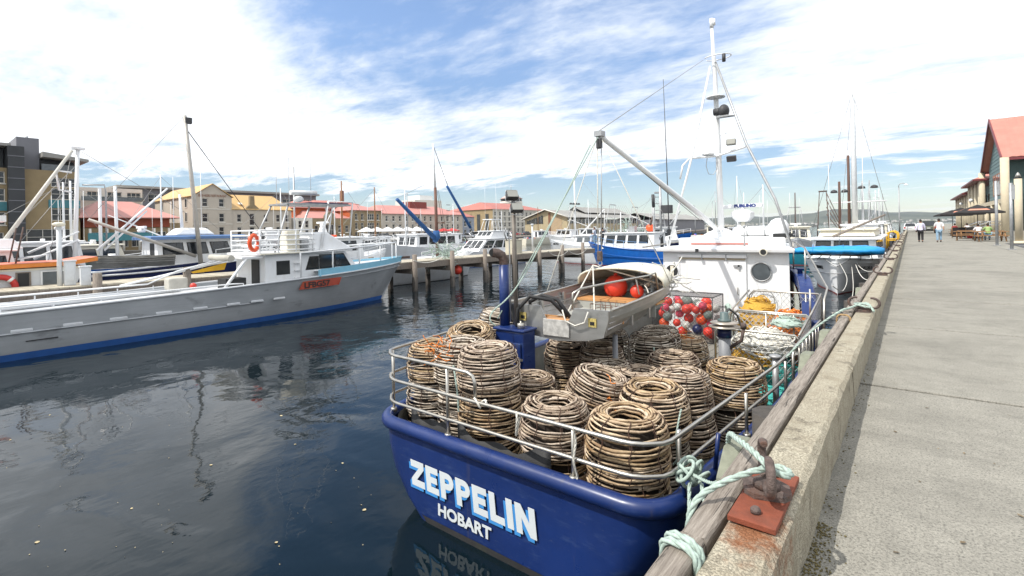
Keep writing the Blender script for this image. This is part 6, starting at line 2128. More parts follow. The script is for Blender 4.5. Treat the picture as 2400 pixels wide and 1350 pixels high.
# light blue raised bow bulwark
bb = []
for i in range(13):
    t = .772 + .228 * i / 12
    x_ = -13.3 + 26.6 * t
    bb.append((x_, gb.hb(t), gb.sheer(t)))
for s in (1, -1):
    gb.add('bow_bulwark', MB().loft([[Vector((x_, s * (hb + .012), z + .02)) for x_, hb, z in bb], [Vector((x_ + .12 * (i / 12), s * (hb + .05), z + .33)) for i, (x_, hb, z) in enumerate(bb)]], False, smooth=False), m_sky)
    gb.add('bulwark_end', MB().span((bb[0][0] - .06, s * bb[0][1] - .12, bb[0][2]), (bb[0][0], s * bb[0][1] + .04, bb[0][2] + .30)), m_sky)
gb.add('fore_deck', MB().loft([[Vector((x_, hb * .98, z + .22)) for x_, hb, z in bb], [Vector((x_, -hb * .98, z + .22)) for x_, hb, z in bb]], False), m_wht_grey)
gb.rail(.74, .985, 1.15, m_white2, .042, 4, False)
gb.add('bow_roller', MB().span((13.1, -.12, 2.15), (13.9, .12, 2.28)), m_rust)
# cabin amidships-forward
def gw(x, z):
    """Half width of the workboat's cabin side at local x and height z."""
    return 1.42 - (x - 4.9) * .085 - max(0, z - 1.5) * .02


c = gb.add('cabin', MB().loft([[Vector((4.9, -gw(4.9, 1.4), 1.4)), Vector((10.3, -gw(10.3, 1.4), 1.4)), Vector((10.3, gw(10.3, 1.4), 1.4)), Vector((4.9, gw(4.9, 1.4), 1.4))],
                               [Vector((4.9, -gw(4.9, 2.8), 2.8)), Vector((9.0, -gw(9.0, 2.8), 2.8)), Vector((9.0, gw(9.0, 2.8), 2.8)), Vector((4.9, gw(4.9, 2.8), 2.8))]], True, True, True, smooth=False), m_white2)
gb.add('cabin_roof', MB().loft([[Vector((4.6, -1.62, z)), Vector((9.3, -1.25, z)), Vector((9.3, 1.25, z)), Vector((4.6, 1.62, z))] for z in (2.81, 2.9)], True, True, True, smooth=False), m_white2, c)
gb.add('cabin_door', MB().span((4.86, -.9, 1.4), (4.89, -.2, 2.6)), m_dark, c)
for s in (-1, 1):
    for (a, b, z0, z1, sk) in ((.55, 1.10, 1.95, 2.48, 0), (1.95, 2.58, 2.06, 2.60, .22), (2.68, 3.45, 2.06, 2.66, 0), (3.54, 4.40, 2.10, 2.66, -.42)):
        def quad(e, off):
            pts = [(4.9 + a - e, z0 - e), (4.9 + b + e, z0 - e), (4.9 + b + e + min(sk, 0), z1 + e), (4.9 + a - e + max(sk, 0), z1 + e)]
            return [Vector((x_, s * (gw(x_, z_) + off), z_)) for x_, z_ in pts]
        w_ = gb.add('window', MB().loft([quad(.04, -.02), quad(.04, .012)], True, True, True, smooth=False), m_black, c)
        gb.add('pane', MB().loft([quad(0, -.01), quad(0, .020)], True, True, True, smooth=False), m_glass, w_)
    for k in range(3):
        gb.add('step', MB().box((6.4, s * (gw(6.4, 2) + .05), 1.72 + k * .33), (.34, .12, .03)), m_white2, c)
for k in range(3):
    y0 = -.85 + k * .6
    q = lambda e, o: [Vector((10.3 - 1.3 * ((z_ - 1.4) / 1.4) + o, y_, z_ + o)) for y_, z_ in ((y0 - e, 2.05 - e), (y0 + .5 + e, 2.05 - e), (y0 + .5 + e, 2.62 + e), (y0 - e, 2.62 + e))]
    w_ = gb.add('window', MB().loft([q(.04, -.02), q(.04, .012)], True, True, True, smooth=False), m_black, c)
    gb.add('pane', MB().loft([q(0, -.01), q(0, .02)], True, True, True, smooth=False), m_glass, w_)
gb.add('roof_edge', MB().tube([(4.6, -1.63, 2.85), (7.4, -1.41, 2.85)], .035, 5), m_cream, c)
gb.add('aft_canopy', MB().span((3.9, -1.55, 2.70), (4.74, 1.55, 2.78)), m_white2, c)
gb.add('canopy_post', MB().tube([(3.1, -1.45, 1.35), (4.1, -1.5, 2.72)], .06, 6), m_white2, c)
gb.add('rolled_awning', MB().tube([(3.6, -1.3, 2.74), (3.75, 1.2, 2.74)], .13, 8), mat('canvas_roll', (.45, .43, .38), .8), c)
# flying bridge, rails, tower
fb = gb.add('flying_bridge', MB().loft([[Vector(p) for p in ((7.0, -1.15, 2.88), (9.5, -1.15, 2.88), (9.5, 1.15, 2.88), (7.0, 1.15, 2.88))], [Vector(p) for p in ((7.2, -1.0, 3.75), (8.1, -1.0, 3.75), (8.1, 1.0, 3.75), (7.2, 1.0, 3.75))]], True, True, True, smooth=False), m_white2, bevel=.08)
gb.add('bridge_screen', MB().torus((7.7, 0, 3.72), .62, .05, Matrix.Diagonal((1, 1.4, 1)), 20, 6), m_white2, fb)
gb.add('white_locker', MB().span((6.0, -1.2, 2.86), (6.6, -.5, 3.85)), m_cream, bevel=.04)
gb.add('grey_bucket', MB().tube([(6.85, -1.0, 2.88), (6.85, -1.0, 3.5)], .22, 12), m_galv)
for k in range(5):
    z = 3.0 + k * .22
    gb.add('roof_rail', MB().tube([(4.7, -1.4, z), (7.2, -1.4, z)], .03, 6).tube([(4.7, 1.4, z), (7.2, 1.4, z)], .03, 6).tube([(4.7, -1.4, z), (4.7, 1.4, z)], .03, 6), m_white2)
for x_ in (4.7, 5.5, 6.3, 7.1):
    for s in (-1, 1):
        gb.add('rail_post', MB().tube([(x_, s * 1.4, 2.86), (x_, s * 1.4, 3.9)], .035, 6), m_white2)
gb.add('life_buoy', MB().torus((4.55, -1.2, 3.35), .32, .085, Matrix.Rotation(R(90), 3, 'X') @ Matrix.Rotation(R(35), 3, 'Y'), 24, 8), m_orange)
for s in (-1, 1):
    gb.add('tower_leg', MB().tube([(5.4, s * 1.25, 2.86), (6.3, s * .8, 5.1)], .045, 6), m_galv)
    gb.add('tower_leg', MB().tube([(7.6, s * 1.25, 2.86), (8.3, s * .8, 5.25)], .055, 6), m_white2)
    gb.add('tower_leg', MB().tube([(8.3, s * .8, 5.25), (9.6, s * .9, 5.25), (9.3, s * 1.0, 3.2)], .04, 6), m_white2)
gb.add('tower_top', MB().span((6.2, -.9, 5.05), (9.5, .9, 5.13)), m_galv)
gb.add('tower_canvas', MB().span((7.3, -.85, 5.14), (9.4, .85, 5.19)), m_navy)
for k in range(6):
    gb.add('tower_rung', MB().tube([(7.68 + k * .11, -1.18 + k * .06, 3.2 + k * .34), (8.0 + k * .05, -.6, 3.2 + k * .34)], .022, 5), m_sky)
gb.add('tower_raft', MB().tube([(6.5, -.6, 5.62), (7.8, -.6, 5.66)], .11, 10), m_white2)
gb.add('tower_buoy', MB().ball((7.0, -.4, 5.34), .20, 12, 8, (1.2, 1, .8)), m_white2)
gb.aerials([(6.3, .3, 5.1), (6.6, -.3, 5.1), (8.2, .6, 5.2)], 4.0)
# aft working deck: rails, pipes, side bulwark caps
gb.add('deck_wall', MB().span((-12.5, -1.60, .9), (3.0, -1.52, 1.50)), m_wht_grey)
gb.add('deck_wall', MB().span((-12.5, 1.52, .9), (3.0, 1.60, 1.42)), m_wht_grey)
gb.add('deck_pipe', MB().tube([(-12.5, 1.25, 1.30), (2.5, 1.25, 1.42)], .13, 10), m_wht_grey)
gb.add('deck_rail', MB().tube([(-12.5, 1.65, 1.62), (1.5, 1.65, 1.74), (2.6, 1.65, 2.2), (4.3, 1.6, 2.6)], .035, 6), m_white2)
gb.add('deck_rail', MB().tube([(-12.5, -1.62, 1.55), (3.5, -1.62, 1.72), (3.9, -1.62, 1.70), (3.95, -1.62, 1.4)], .028, 6), m_white2)
for k in range(12):
    x_ = -11.5 + k * 1.2
    gb.add('rail_post', MB().tube([(x_, 1.65, 1.3), (x_, 1.65, 1.66)], .025, 5), m_white2)
    gb.add('rail_post', MB().tube([(x_, -1.62, 1.3), (x_, -1.62, 1.58)], .022, 5), m_white2)
gb.add('yellow_ramp', MB().loft([[Vector((3.1, 1.7, 2.12)), Vector((4.6, 1.7, 2.45))], [Vector((3.2, 1.7, 2.05)), Vector((4.5, 1.7, 2.12))]], False), m_yellow)
gb.add('ramp_edge', MB().tube([(.6, 1.72, 1.75), (4.7, 1.72, 2.56)], .05, 6), m_white2)
gb.add('hatch_box', MB().span((3.4, -1.2, 1.2), (4.2, -.4, 1.9)), m_dark)
gb.add('red_float', MB().ball((2.2, -1.25, 1.75), .12, 10, 8), m_redball)
gb.add('canvas_cover', MB().box((2.2, .6, 1.75), (.7, .6, .5)), MATS['canvas_roll'], bevel=.08)
# orange registration plate with dark characters
ph = Matrix.Translation((7.9, -1.752, 1.42)) @ Matrix.Rotation(R(1.5), 4, 'Y') @ Matrix.Rotation(R(90), 4, 'X')
MB(m=None).prism([(0, 0), (2.0, .05), (2.15, .40), (.20, .35)], .012, Matrix.Rotation(R(90), 3, 'X'), (6.2, -1.748, 1.20)).build('number_plate', mat('faded_orange_red', (.34, .05, .025), .6, var=.25, scale=2.5, dirt=.3, dirtcol=(.4, .16, .03), dscale=2), gb.t)
text('LFBG57', .34, m_dark, gb.t, Matrix.Translation((6.45, -1.764, 1.255)) @ Matrix.Rotation(R(-1.2), 4, 'Y') @ Matrix.Rotation(R(90), 4, 'X'), .002, .012, sx=1.15)

# ---- pier between the berths
def pier_x(y):
    return -25.6 + .065 * y


PZ = -.22
m_planks = mat('pier_planks', (.42, .38, .30), .85, var=.22, scale=3, objvar=.12, dirt=.3, dirtcol=(.25, .22, .17))
pier = T('timber_pier', 'long low timber pier running between the moored boats', 'pier', (-24.5, 15, WATER))
PO = Vector((-24.5, 15, WATER))
y = -6.0
pl = 0
rnd = random.Random(12)
while y < 41:
    x = pier_x(y)
    w = .28
    MB(o=PO).span((x - 2.45, y + .006, PZ - .05), (x, y + w - .006, PZ + rnd.uniform(-.004, .004))).build('deck_plank', m_planks, pier)
    y += w
for (dx, nm) in ((-.10, 'edge_beam'), (-2.3, 'edge_beam')):
    MB(o=PO).loft([[Vector((pier_x(yy) + dx - .1, yy, PZ - .42)), Vector((pier_x(yy) + dx + .12, yy, PZ - .42)), Vector((pier_x(yy) + dx + .12, yy, PZ - .055)), Vector((pier_x(yy) + dx - .1, yy, PZ - .055))] for yy in (-6, 10, 25, 41)], True, True, True, smooth=False).build(nm, m_wood, pier)
for yy in [-4 + 3.05 * k for k in range(15)]:
    for dx, up in ((.22, .55 if True else 0), (-2.2, .05)):
        x = pier_x(yy) + dx
        top_ = PZ + (rnd.uniform(.40, .62) if dx > 0 else .02)
        o = MB(o=PO).tube([(x, yy, -3.2), (x, yy, -1.2), (x, yy, top_)], [.17, .165, .15], 9).build('pile', m_wood, pier)
        MB(o=PO).tube([(x, yy, -3.2), (x, yy, WATER + .75 + rnd.uniform(-.1, .15))], .178, 9).build('weed_band', m_pile, pier)
    MB(o=PO).span((pier_x(yy) - 2.35, yy - .14, PZ - .75), (pier_x(yy) + .1, yy + .14, PZ - .44)).build('cross_head', m_wood, pier)
# things standing on the pier
def pedestal(label, x, y, w, h, m, name='service_pedestal'):
    t = T(name, label, 'pedestal', (x, y, PZ), R(-4), 'service boxes on the pier')
    MB().span((-w / 2, -w / 2, 0), (w / 2, w / 2, h)).build('housing', m, t, bevel=.02)
    MB().span((-w / 2 - .03, -w / 2 - .03, h), (w / 2 + .03, w / 2 + .03, h + .05)).build('cap', m, t)
    MB().span((w / 2, -w * .35, h * .2), (w / 2 + .015, w * .35, h * .85)).build('door', m, t)
    return t


pedestal('narrow grey power pedestal on the pier behind the grey workboat', pier_x(4.9) - .35, 4.9, .32, .72, m_wht_grey)
pedestal('tall grey power pedestal beside the white lamp post on the pier', pier_x(4.4) - 1.0, 4.55, .34, .95, m_wht_grey)
pedestal('square beige service box towards the end of the pier', pier_x(30.6) - 1.0, 31.0, .95, 1.05, mat('beige_steel', (.50, .47, .38), .6, var=.12))
t = T('pier_lamp', 'slim white lamp post with shallow shade on the pier', 'lamp', (pier_x(4.3) - 1.0, 4.25, PZ))
MB().tube([(0, 0, 0), (0, 0, 2.35)], .085, 10).build('post', m_wht_grey, t)
MB().lathe([(.10, 2.35), (.2, 2.40), (.2, 2.47), (.1, 2.52)], 14).build('shade', m_cream, t)
t = T('pier_lamp', 'slim grey lamp post near the beige box on the pier', 'lamp', (pier_x(33) - 1.2, 33.6, PZ))
MB().tube([(0, 0, 0), (0, 0, 2.2)], .07, 10).build('post', m_wht_grey, t)
MB().lathe([(.08, 2.2), (.16, 2.26), (.08, 2.34)], 12).build('shade', m_wht_grey, t)
buoy('red ball fender hanging against the pier piles', (pier_x(25) + .02 - .6, 24.6, -1.05), .33, m_redbig, None)
for i, (ya, yb, lab) in enumerate(((20.2, 22.6, 'slack mooring rope looping from the pier beside the grey bow'), (33.5, 36.6, 'slack rope hanging in a loop from the end of the pier'), (36.2, 39.4, 'second slack rope below the end of the pier'))):
    a, b = Vector((pier_x(ya) + .25, ya, PZ + .1)), Vector((pier_x(yb) + .25, yb, PZ + .2))
    rope('pier_rope', lab, [a.lerp(b, k / 6) + Vector((.1, 0, -4 * (.55 if i else .25) * (k / 6) * (1 - k / 6))) for k in range(7)], .03, m_ropew, twist=False)

# ---- boats beyond the pier, left to right
# orange-roofed cabin boat
b = Boat('cabin boat with orange-yellow roof and red life ring behind the pier', -28.9, 1.6, 90, 9.5, 2.6, 1.25, 1.5, m_wht_grey, m_boot_red)
ob = b.cabin(-4.2, 3.2, 2.3, 1.1, 2.45, m_wht_grey, rf=-.45, rb=0, win=0, roofm=m_cream, roof_over=.05, tap=1.0, front=True)
MB().loft([[Vector((x_, -1.35, 2.46 + z)) for x_, z in ((-4.8, .04), (3.2, .12), (4.1, .26))], [Vector((x_, -1.35, 2.60 + z)) for x_, z in ((-4.8, .06), (3.2, .14), (4.1, .28))], [Vector((x_, 1.35, 2.60 + z)) for x_, z in ((-4.8, .06), (3.2, .14), (4.1, .28))], [Vector((x_, 1.35, 2.46 + z)) for x_, z in ((-4.8, .04), (3.2, .12), (4.1, .26))]], False, smooth=False).build('orange_roof', mat('orange_roof_paint', (.62, .20, .03), .5, var=.15), b.t)
MB().loft([[Vector((x_, -1.33, 2.612 + z)) for x_, z in ((-4.8, .06), (3.2, .14), (4.1, .28))], [Vector((x_, 1.33, 2.612 + z)) for x_, z in ((-4.8, .06), (3.2, .14), (4.1, .28))]], False, smooth=False).build('roof_top', mat('faded_coral_paint', (.66, .20, .13), .6, var=.12), b.t)
for (x0, x1, z0, z1, m_) in ((2.35, 3.12, 1.45, 2.35, m_glass2), (1.62, 1.95, 1.2, 2.35, m_dark)):
    w_ = MB().span((x0 - .06, -1.19, z0 - .06), (x1 + .06, -1.155, z1 + .04)).build('window', m_wood if m_ is m_dark else m_white2, b.t)
    MB().span((x0, -1.20, z0), (x1, -1.17, z1)).build('pane', m_, w_)
lr = MB().torus((1.12, -1.26, 1.83), .42, .11, Matrix.Rotation(R(90), 3, 'X'), 26, 10).build('life_ring', m_red, b.t)
for k in range(4):
    a = R(45 + 90 * k)
    MB().tube([(1.12 + .42 * math.cos(a) - .05 * math.sin(a), -1.26, 1.83 + .42 * math.sin(a) + .05 * math.cos(a)), (1.12 + .42 * math.cos(a) + .05 * math.sin(a), -1.26, 1.83 + .42 * math.sin(a) - .05 * math.cos(a))], .118, 10).build('ring_band', m_white, lr)
MB().tube([(-1.4, -.6, 2.75), (-1.4, -.6, 3.0), (-1.5, -.6, 3.25), (-1.75, -.6, 3.3)], .10, 8).build('vent_cowl', mat('rust_orange', (.30, .10, .04), .8), b.t)
for x_ in (-.4, .6, 1.6):
    MB().tube([(x_, -.9, 2.72), (x_ + .25, -.9, 4.2)], .03, 5).build('frame_post', m_rust, b.t)
    MB().tube([(x_, .9, 2.72), (x_ + .25, .9, 4.2)], .03, 5).build('frame_post', m_rust, b.t)
MB().box((.9, 0, 4.55), (1.0, 1.2, .25)).build('net_drum', m_white2, b.t)

# navy boat with blue-trimmed wheelhouse, grey mast and boom
b = Boat('navy-hulled boat with blue-trimmed white wheelhouse and tall grey mast', -30.9, 9.6, 90, 12.5, 3.6, 1.95, 2.75, m_navy, m_boot_red, ws=.9)
W = b.w
b.strake(m_white2, .05)
b.cabin(W((0, 8.5, 0)).x, W((0, 12.6, 0)).x, 2.6, 2.3, 3.55, m_white2, rf=.45, win=3, roofm=mat('blue_trim', (.10, .19, .38), .5), roof_over=.35, roof_t=.2)
MB().loft([[Vector((-.2, -.8, 3.76)), Vector((1.8, -.8, 3.76)), Vector((1.8, .8, 3.76)), Vector((-.2, .8, 3.76))], [Vector((.2, -.6, 4.15)), Vector((1.4, -.6, 4.15)), Vector((1.4, .6, 4.15)), Vector((.2, .6, 4.15))]], True, True, True, smooth=False).build('roof_pod', m_white2, b.t, bevel=.1)
mp0, mp1 = W((-29.25, 10.35, -.3)), W((-29.25, 9.70, 7.9))
b.mast(mp0, mp1, .12, mat('grey_spar', (.42, .40, .37), .5, .2, var=.15), taper=.75)
MB().box(mp1 + Vector((.15, 0, -.25)), (.3, .25, .3)).build('mast_lamp', m_wiredk, b.t)
b.mast(W((-29.3, 10.1, .6)), W((-29.3, 5.75, 2.5)), .09, MATS['grey_spar'], 'boom', taper=.8)
b.line(mp1, W((-29.3, 5.75, 2.5)), .01)
b.line(mp1 + Vector((0, 0, -.6)), W((-30.9, 14.8, 1.0)), .025, m_wiredk)
b.mast(W((-30.5, 9.9, 1.6)), W((-30.5, 9.8, 3.9)), .09, m_white2)
b.rail(.62, .98, .75, m_white2, .025, 4)
b.aerials([W((-30.5, 9.5, 1.6)), W((-31, 11, 1.6))], 3.2)
b.radar(W((-31.0, 8.2, 1.9)), 1.3)
b.clutter(-5.5, -4.2, 2.4, 1.8, 6, 3)
# aluminium dinghy on its deck: a thing of its own
d = Boat('small ribbed aluminium dinghy resting on the navy boat', -29.9, 7.35, -90, 3.6, 1.5, .50, .62, m_alu, None, ws=.9, name='aluminium_dinghy', group=None, cat='dinghy', keel=-.06)
d.t.location.z = .24
for k in range(3):
    for s in (1, -1):
        MB().tube([Vector((r_[0].x, s * (r_[0].y * (1 - .03 * k) + .012), r_[0].z - .10 - k * .10)) for r_ in d.rows[:20]], .014, 4).build('strake', m_alu, d.t)
# white-masted trawler
b = Boat('white trawler with twin white masts and raised white booms', -35.6, 5.2, 90, 13, 4.0, 1.9, 2.7, m_bluelt, m_boot_red, ws=.9)
W = b.w
b.cabin(W((0, 3.0, 0)).x, W((0, 6.6, 0)).x, 2.8, 2.1, 3.5, m_white2, win=3)
b.mast(W((-33.2, 5.95, .4)), W((-33.2, 6.15, 6.25)), .105, m_white2, taper=.8)
MB().box(W((-33.2, 6.15, 6.25)), (.55, .3, .12)).build('mast_cap', m_white2, b.t)
b.mast(W((-33.2, 7.0, .4)), W((-33.2, 7.0, 4.3)), .08, m_white2, taper=.9)
b.mast(W((-33.2, 7.7, .4)), W((-33.2, 7.65, 4.4)), .08, m_white2, taper=.9)
b.mast(W((-33.0, 6.8, 1.0)), W((-33.0, 10.0, 4.4)), .065, m_white2, 'boom', taper=.8)
b.mast(W((-33.0, 7.1, 1.0)), W((-33.0, 9.0, 3.1)), .05, m_white2, 'boom', taper=.8)
b.mast(W((-33.0, 4.2, 1.0)), W((-33.0, 6.1, 2.0)), .06, m_white2, 'boom')
b.mast(W((-33.0, 4.4, .7)), W((-33.0, 6.1, 1.6)), .06, m_white2, 'boom')
MB().tube([W((-33.2, 5.9, 5.0)), W((-33.2, 5.3, 5.05)), W((-33.2, 5.4, 4.1)), W((-33.2, 5.9, 4.0))], .05, 6).build('mast_frame', m_white2, b.t)
MB().tube([W((-33.2, 6.3, 4.4)), W((-33.2, 7.2, 4.45)), W((-33.2, 7.25, 4.1)), W((-33.2, 7.25, 1.2))], .04, 6).build('gantry', m_galv, b.t)
b.line(W((-33.2, 6.15, 6.2)), W((-33.2, 11, 3.0)), .012)
b.line(W((-33.2, 6.1, 5.4)), W((-33.2, 3.0, 1.2)), .012)
b.radar(W((-33.4, 5.4, 2.1)), 1.0)
b.clutter(-5.5, -3, 3, 1.9, 6, 8)
b.clutter(2, 4.5, 2.4, 2.2, 5, 9)
# left-most navy and white boats
b = Boat('small boat with navy hull and white sloping wheelhouse, far left', -31.8, .9, 90, 8.0, 2.7, 1.7, 2.3, m_navy, m_boot_red)
b.cabin(.2, 2.8, 2.2, 1.8, 3.2, m_white2, rf=.3, rb=.3, win=2)
MB().loft([[Vector((0.0, -1.0, 3.3)), Vector((2.9, -1.0, 3.3)), Vector((2.9, 1.0, 3.3)), Vector((0.0, 1.0, 3.3))], [Vector((.9, -.8, 3.75)), Vector((2.6, -.8, 3.75)), Vector((2.6, .8, 3.75)), Vector((.9, .8, 3.75))]], True, True, True, smooth=False).build('roof_pod', m_white2, b.t, bevel=.05)
b.mast(b.w((-33.0, 2.7, .3)), b.w((-33.0, 5.9, 6.1)), .10, mat('grey_spar2', (.55, .53, .48), .5, var=.1), 'boom', taper=.7)
b.mast((1.0, 0, 3.7), (1.0, 0, 6.5), .05, m_galv)
b.rail(.5, .98, .7, m_white2, .025, 4)
b.line(b.w((-33.0, 5.9, 6.1)), (3.8, 0, 2.4), .01)
b.aerials([(1.5, .4, 3.7), (.6, -.4, 3.7)], 3)
# aluminium launch and white launch behind the navy boat
b = Boat('plain aluminium launch with a pointed bow behind the navy boat', -38.5, 18.0, -90, 8, 2.8, 1.7, 2.6, m_alu, None, ws=.9)
b.cabin(-3, .2, 2.0, 1.7, 3.2, m_white2, win=2)
b = Boat('white launch with stacked flying bridge behind the orange ring', -42, 21.5, 90, 10, 3.4, 1.3, 1.9, m_white2, m_boot_blue)
b.cabin(-3.0, 2.4, 2.8, 1.3, 2.7, m_white2, rf=1.0, win=3)
b.cabin(-2.2, .8, 2.2, 2.8, 3.9, m_white2, rf=.8, win=0, front=True)
b.rail(.5, .98, .7, m_steel, .02, 4)
b.radar((-1.5, 0, 4.0), 1.0)
# white boat at the pier root behind the grey bow
b = Boat('white fishing boat with brown mast and red roof gear behind the grey bow', -31.4, 18.6, 90, 10.5, 3.6, 1.7, 2.5, m_white2, m_boot_red)
b.cabin(-1.8, 2.4, 2.6, 2.0, 3.35, m_white2, rf=.2, win=2)
b.mast((1.5, 0, 3.4), (1.5, 0, 7.4), .07, m_woodb)
b.mast((-.2, .3, 3.3), (1.3, .2, 6.0), .04, m_white2, 'boom')
MB().loft([[Vector((-.3, -.3, 3.45)), Vector((.3, -.3, 3.45)), Vector((.3, .3, 3.45)), Vector((-.3, .3, 3.45))], [Vector((-.12, -.12, 4.2)), Vector((.12, -.12, 4.2)), Vector((.12, .12, 4.2)), Vector((-.12, .12, 4.2))]], True, True, True, smooth=False).build('radar_pylon', m_white2, b.t)
b.radar((0, 0, 4.2), 1.4)
b.clutter(-4.5, -2.2, 2.8, 1.7, 7, 13)
MB().box((.8, .5, 3.52), (.9, .5, .16)).build('red_raft', m_orange, b.t, bevel=.05)
b.rail(.55, .98, .8, m_white2, .02, 4)
b.line((1.5, 0, 7.3), (5.2, 0, 2.5), .01)
t = T('red_flag_boat', 'red sail cover standing behind the flying bridge', 'sail cover', (-34.5, 18.2, WATER))
MB().loft([[Vector((-.5, -.1, 1.0)), Vector((.6, -.1, 1.0)), Vector((.6, .1, 1.0)), Vector((-.5, .1, 1.0))], [Vector((-.1, -.1, 3.6)), Vector((.3, -.1, 3.6)), Vector((.3, .1, 3.6)), Vector((-.1, .1, 3.6))]], True, True, True, smooth=False).build('cover', m_red, t, bevel=.05)
MB().tube([(.1, 0, -1), (.1, 0, 8.5)], .06, 6).build('mast', m_galv, t)

# boat with the blue-sleeved boom
b = Boat('pale grey fishing boat with blue-sleeved boom and brown mast', -29.0, 26.2, 90, 9.6, 3.2, 1.35, 1.9, m_wht_grey, m_black, ws=.88)
W = b.w
m_sleeve = mat('blue_canvas_sleeve', (.02, .09, .26), .8, var=.2, scale=6, bump=.4, bscale=10)
b.mast(W((-28.5, 26.45, -.6)), W((-28.5, 26.35, 5.0)), .13, mat('brown_mast', (.13, .06, .04), .6, var=.2), taper=.85)
b.mast(W((-28.5, 26.35, 5.0)), W((-28.5, 26.2, 8.4)), .09, m_white2, 'topmast', taper=.7)
b.mast(W((-28.5, 26.4, .95)), W((-28.5, 22.65, 4.0)), .20, m_sleeve, 'boom', taper=.62)
MB().tube([W((-28.5, 26.35, 1.7)), W((-28.5, 26.4, 1.2)), W((-28.5, 26.2, .85))], [.24, .28, .18], 10).build('boom_boot', m_sleeve, b.t)
b.line(W((-28.5, 22.65, 4.05)), W((-28.5, 26.3, 5.6)), .012)
b.line(W((-28.5, 26.2, 8.3)), W((-28.5, 28.0, 4.6)), .03, m_wiredk)
b.mast(W((-28.5, 27.6, 5.2)), W((-28.5, 30.2, 1.9)), .10, m_sleeve, 'furled_jib', taper=1.2)
b.line(W((-28.5, 30.2, 1.9)), W((-28.5, 30.8, 1.0)), .03, m_wiredk)
MB().span((-1.0, -1.0, 1.15), (2.0, 1.0, 1.75)).build('cockpit_coaming', m_wht_grey, b.t, bevel=.05)
MB().loft([[Vector((2.2, -.9, 1.3)), Vector((4.2, -.5, 1.6)), Vector((4.2, .5, 1.6)), Vector((2.2, .9, 1.3))], [Vector((2.6, -.5, 1.9)), Vector((3.9, -.2, 2.2)), Vector((3.9, .2, 2.2)), Vector((2.6, .5, 1.9))]], True, True, True).build('canvas_cover', m_white, b.t)
for k in range(7):
    MB().tube([W((-28.3, 27.3 + k * .0, 1.0 + k * .45)), W((-28.3, 27.7, 1.0 + k * .45))], .025, 5).build('ratline', m_wiredk, b.t)
for dx in (0, .4):
    b.line(W((-28.3, 27.3 + dx, -.3)), W((-28.45, 26.5 + dx * .3, 4.8)), .018, m_wiredk)
tangle('net_heap', 'heap of pale green netting on the pier beside the blue-boom boat', 'netting', m_ropeg, (pier_x(24) - 1.0, 23.9, PZ + .32), (.32, .35, .12), 60, .02, 31)
b.rail(.55, .98, .6, m_white2, .02, 4)
# white hull pointing left behind it
b = Boat('white hull with its bow pointing left behind the blue boom', -39, 33.5, -90, 14, 4.0, 2.0, 2.9, m_wht_grey, m_boot_blue, ws=.9)
b.cabin(-4.5, 1.5, 3.0, 1.9, 3.4, m_white2, rf=.3, win=4)
b.mast((1.5, 0, 2), (1.5, 0, 9), .08, m_white2)
b.rail(.6, .98, .8, m_white2, .02, 4)
# white motor cruiser
b = Boat('white motor cruiser with sloping windscreen and dark side glass', -35.5, 39.5, -90, 13, 4.2, 1.75, 2.3, m_white2, m_boot_blue, ws=.95)
b.cabin(-4.4, 2.8, 3.2, 1.8, 3.5, m_white2, rf=1.9, win=3, wtop=.15, wh=.5, glass=m_glass)
b.cabin(-3.2, .2, 2.6, 3.6, 4.5, m_white2, rf=.9, win=0)
b.rail(.5, .985, .8, m_steel, .022, 5)
for k in range(4):
    MB().tube([(-2.8 + k * .7, -1.1, 4.5), (-2.6 + k * .5, -.7, 6.1)], .035, 5).tube([(-2.8 + k * .7, 1.1, 4.5), (-2.6 + k * .5, .7, 6.1)], .035, 5).build('tower_leg', m_white2, b.t)
MB().span((-2.8, -.8, 6.05), (-.9, .8, 6.15)).build('tower_top', m_white2, b.t)
b.aerials([(-2, .6, 6.1), (-1.2, -.6, 6.1), (-2.6, 0, 6.1)], 3.5)
MB().box((-3.6, -1.7, 2.9), (.8, .1, .4)).build('orange_board', m_orange, b.t)
b.t.scale = (.85, .85, .8)

# white boat at the end of the pier, name on the bow
b = Boat('white ketch-like fishing boat with tall white mast at the pier end', -26.6, 46.6, 172, 11.5, 3.5, 1.75, 2.55, m_wht_grey, m_boot_red, ws=.85)
b.cabin(-3.4, 1.2, 2.6, 1.9, 2.9, m_white2, rf=.2, win=4, glass=m_glass2)
b.mast((2.0, 0, 1.8), (2.0, 0, 10.2), .10, m_white2, taper=.7)
b.mast((1.8, 0, 2.6), (-2.2, .4, 5.6), .07, m_white2, 'boom', taper=.8)
b.lights((2.0, 0, 6.4), 4, .16, .45)
b.lights((2.0, 0, 5.7), 2, .14, .5)
b.line((2.0, 0, 6.2), (5.5, 0, 2.7), .012)
b.line((2.0, 0, 6.2), (-5.2, 0, 2.0), .012)
b.line((2.0, 0, 10.0), (-5.2, 0, 2.0), .010)
b.clutter(-5, -3.6, 2.4, 1.7, 5, 17)
text('NOYA', .36, m_dark, b.t, Matrix.Translation((4.05, 1.35, 1.95)) @ Matrix.Rotation(R(180 - 15), 4, 'Z') @ Matrix.Rotation(R(84), 4, 'X'), .02, .006)

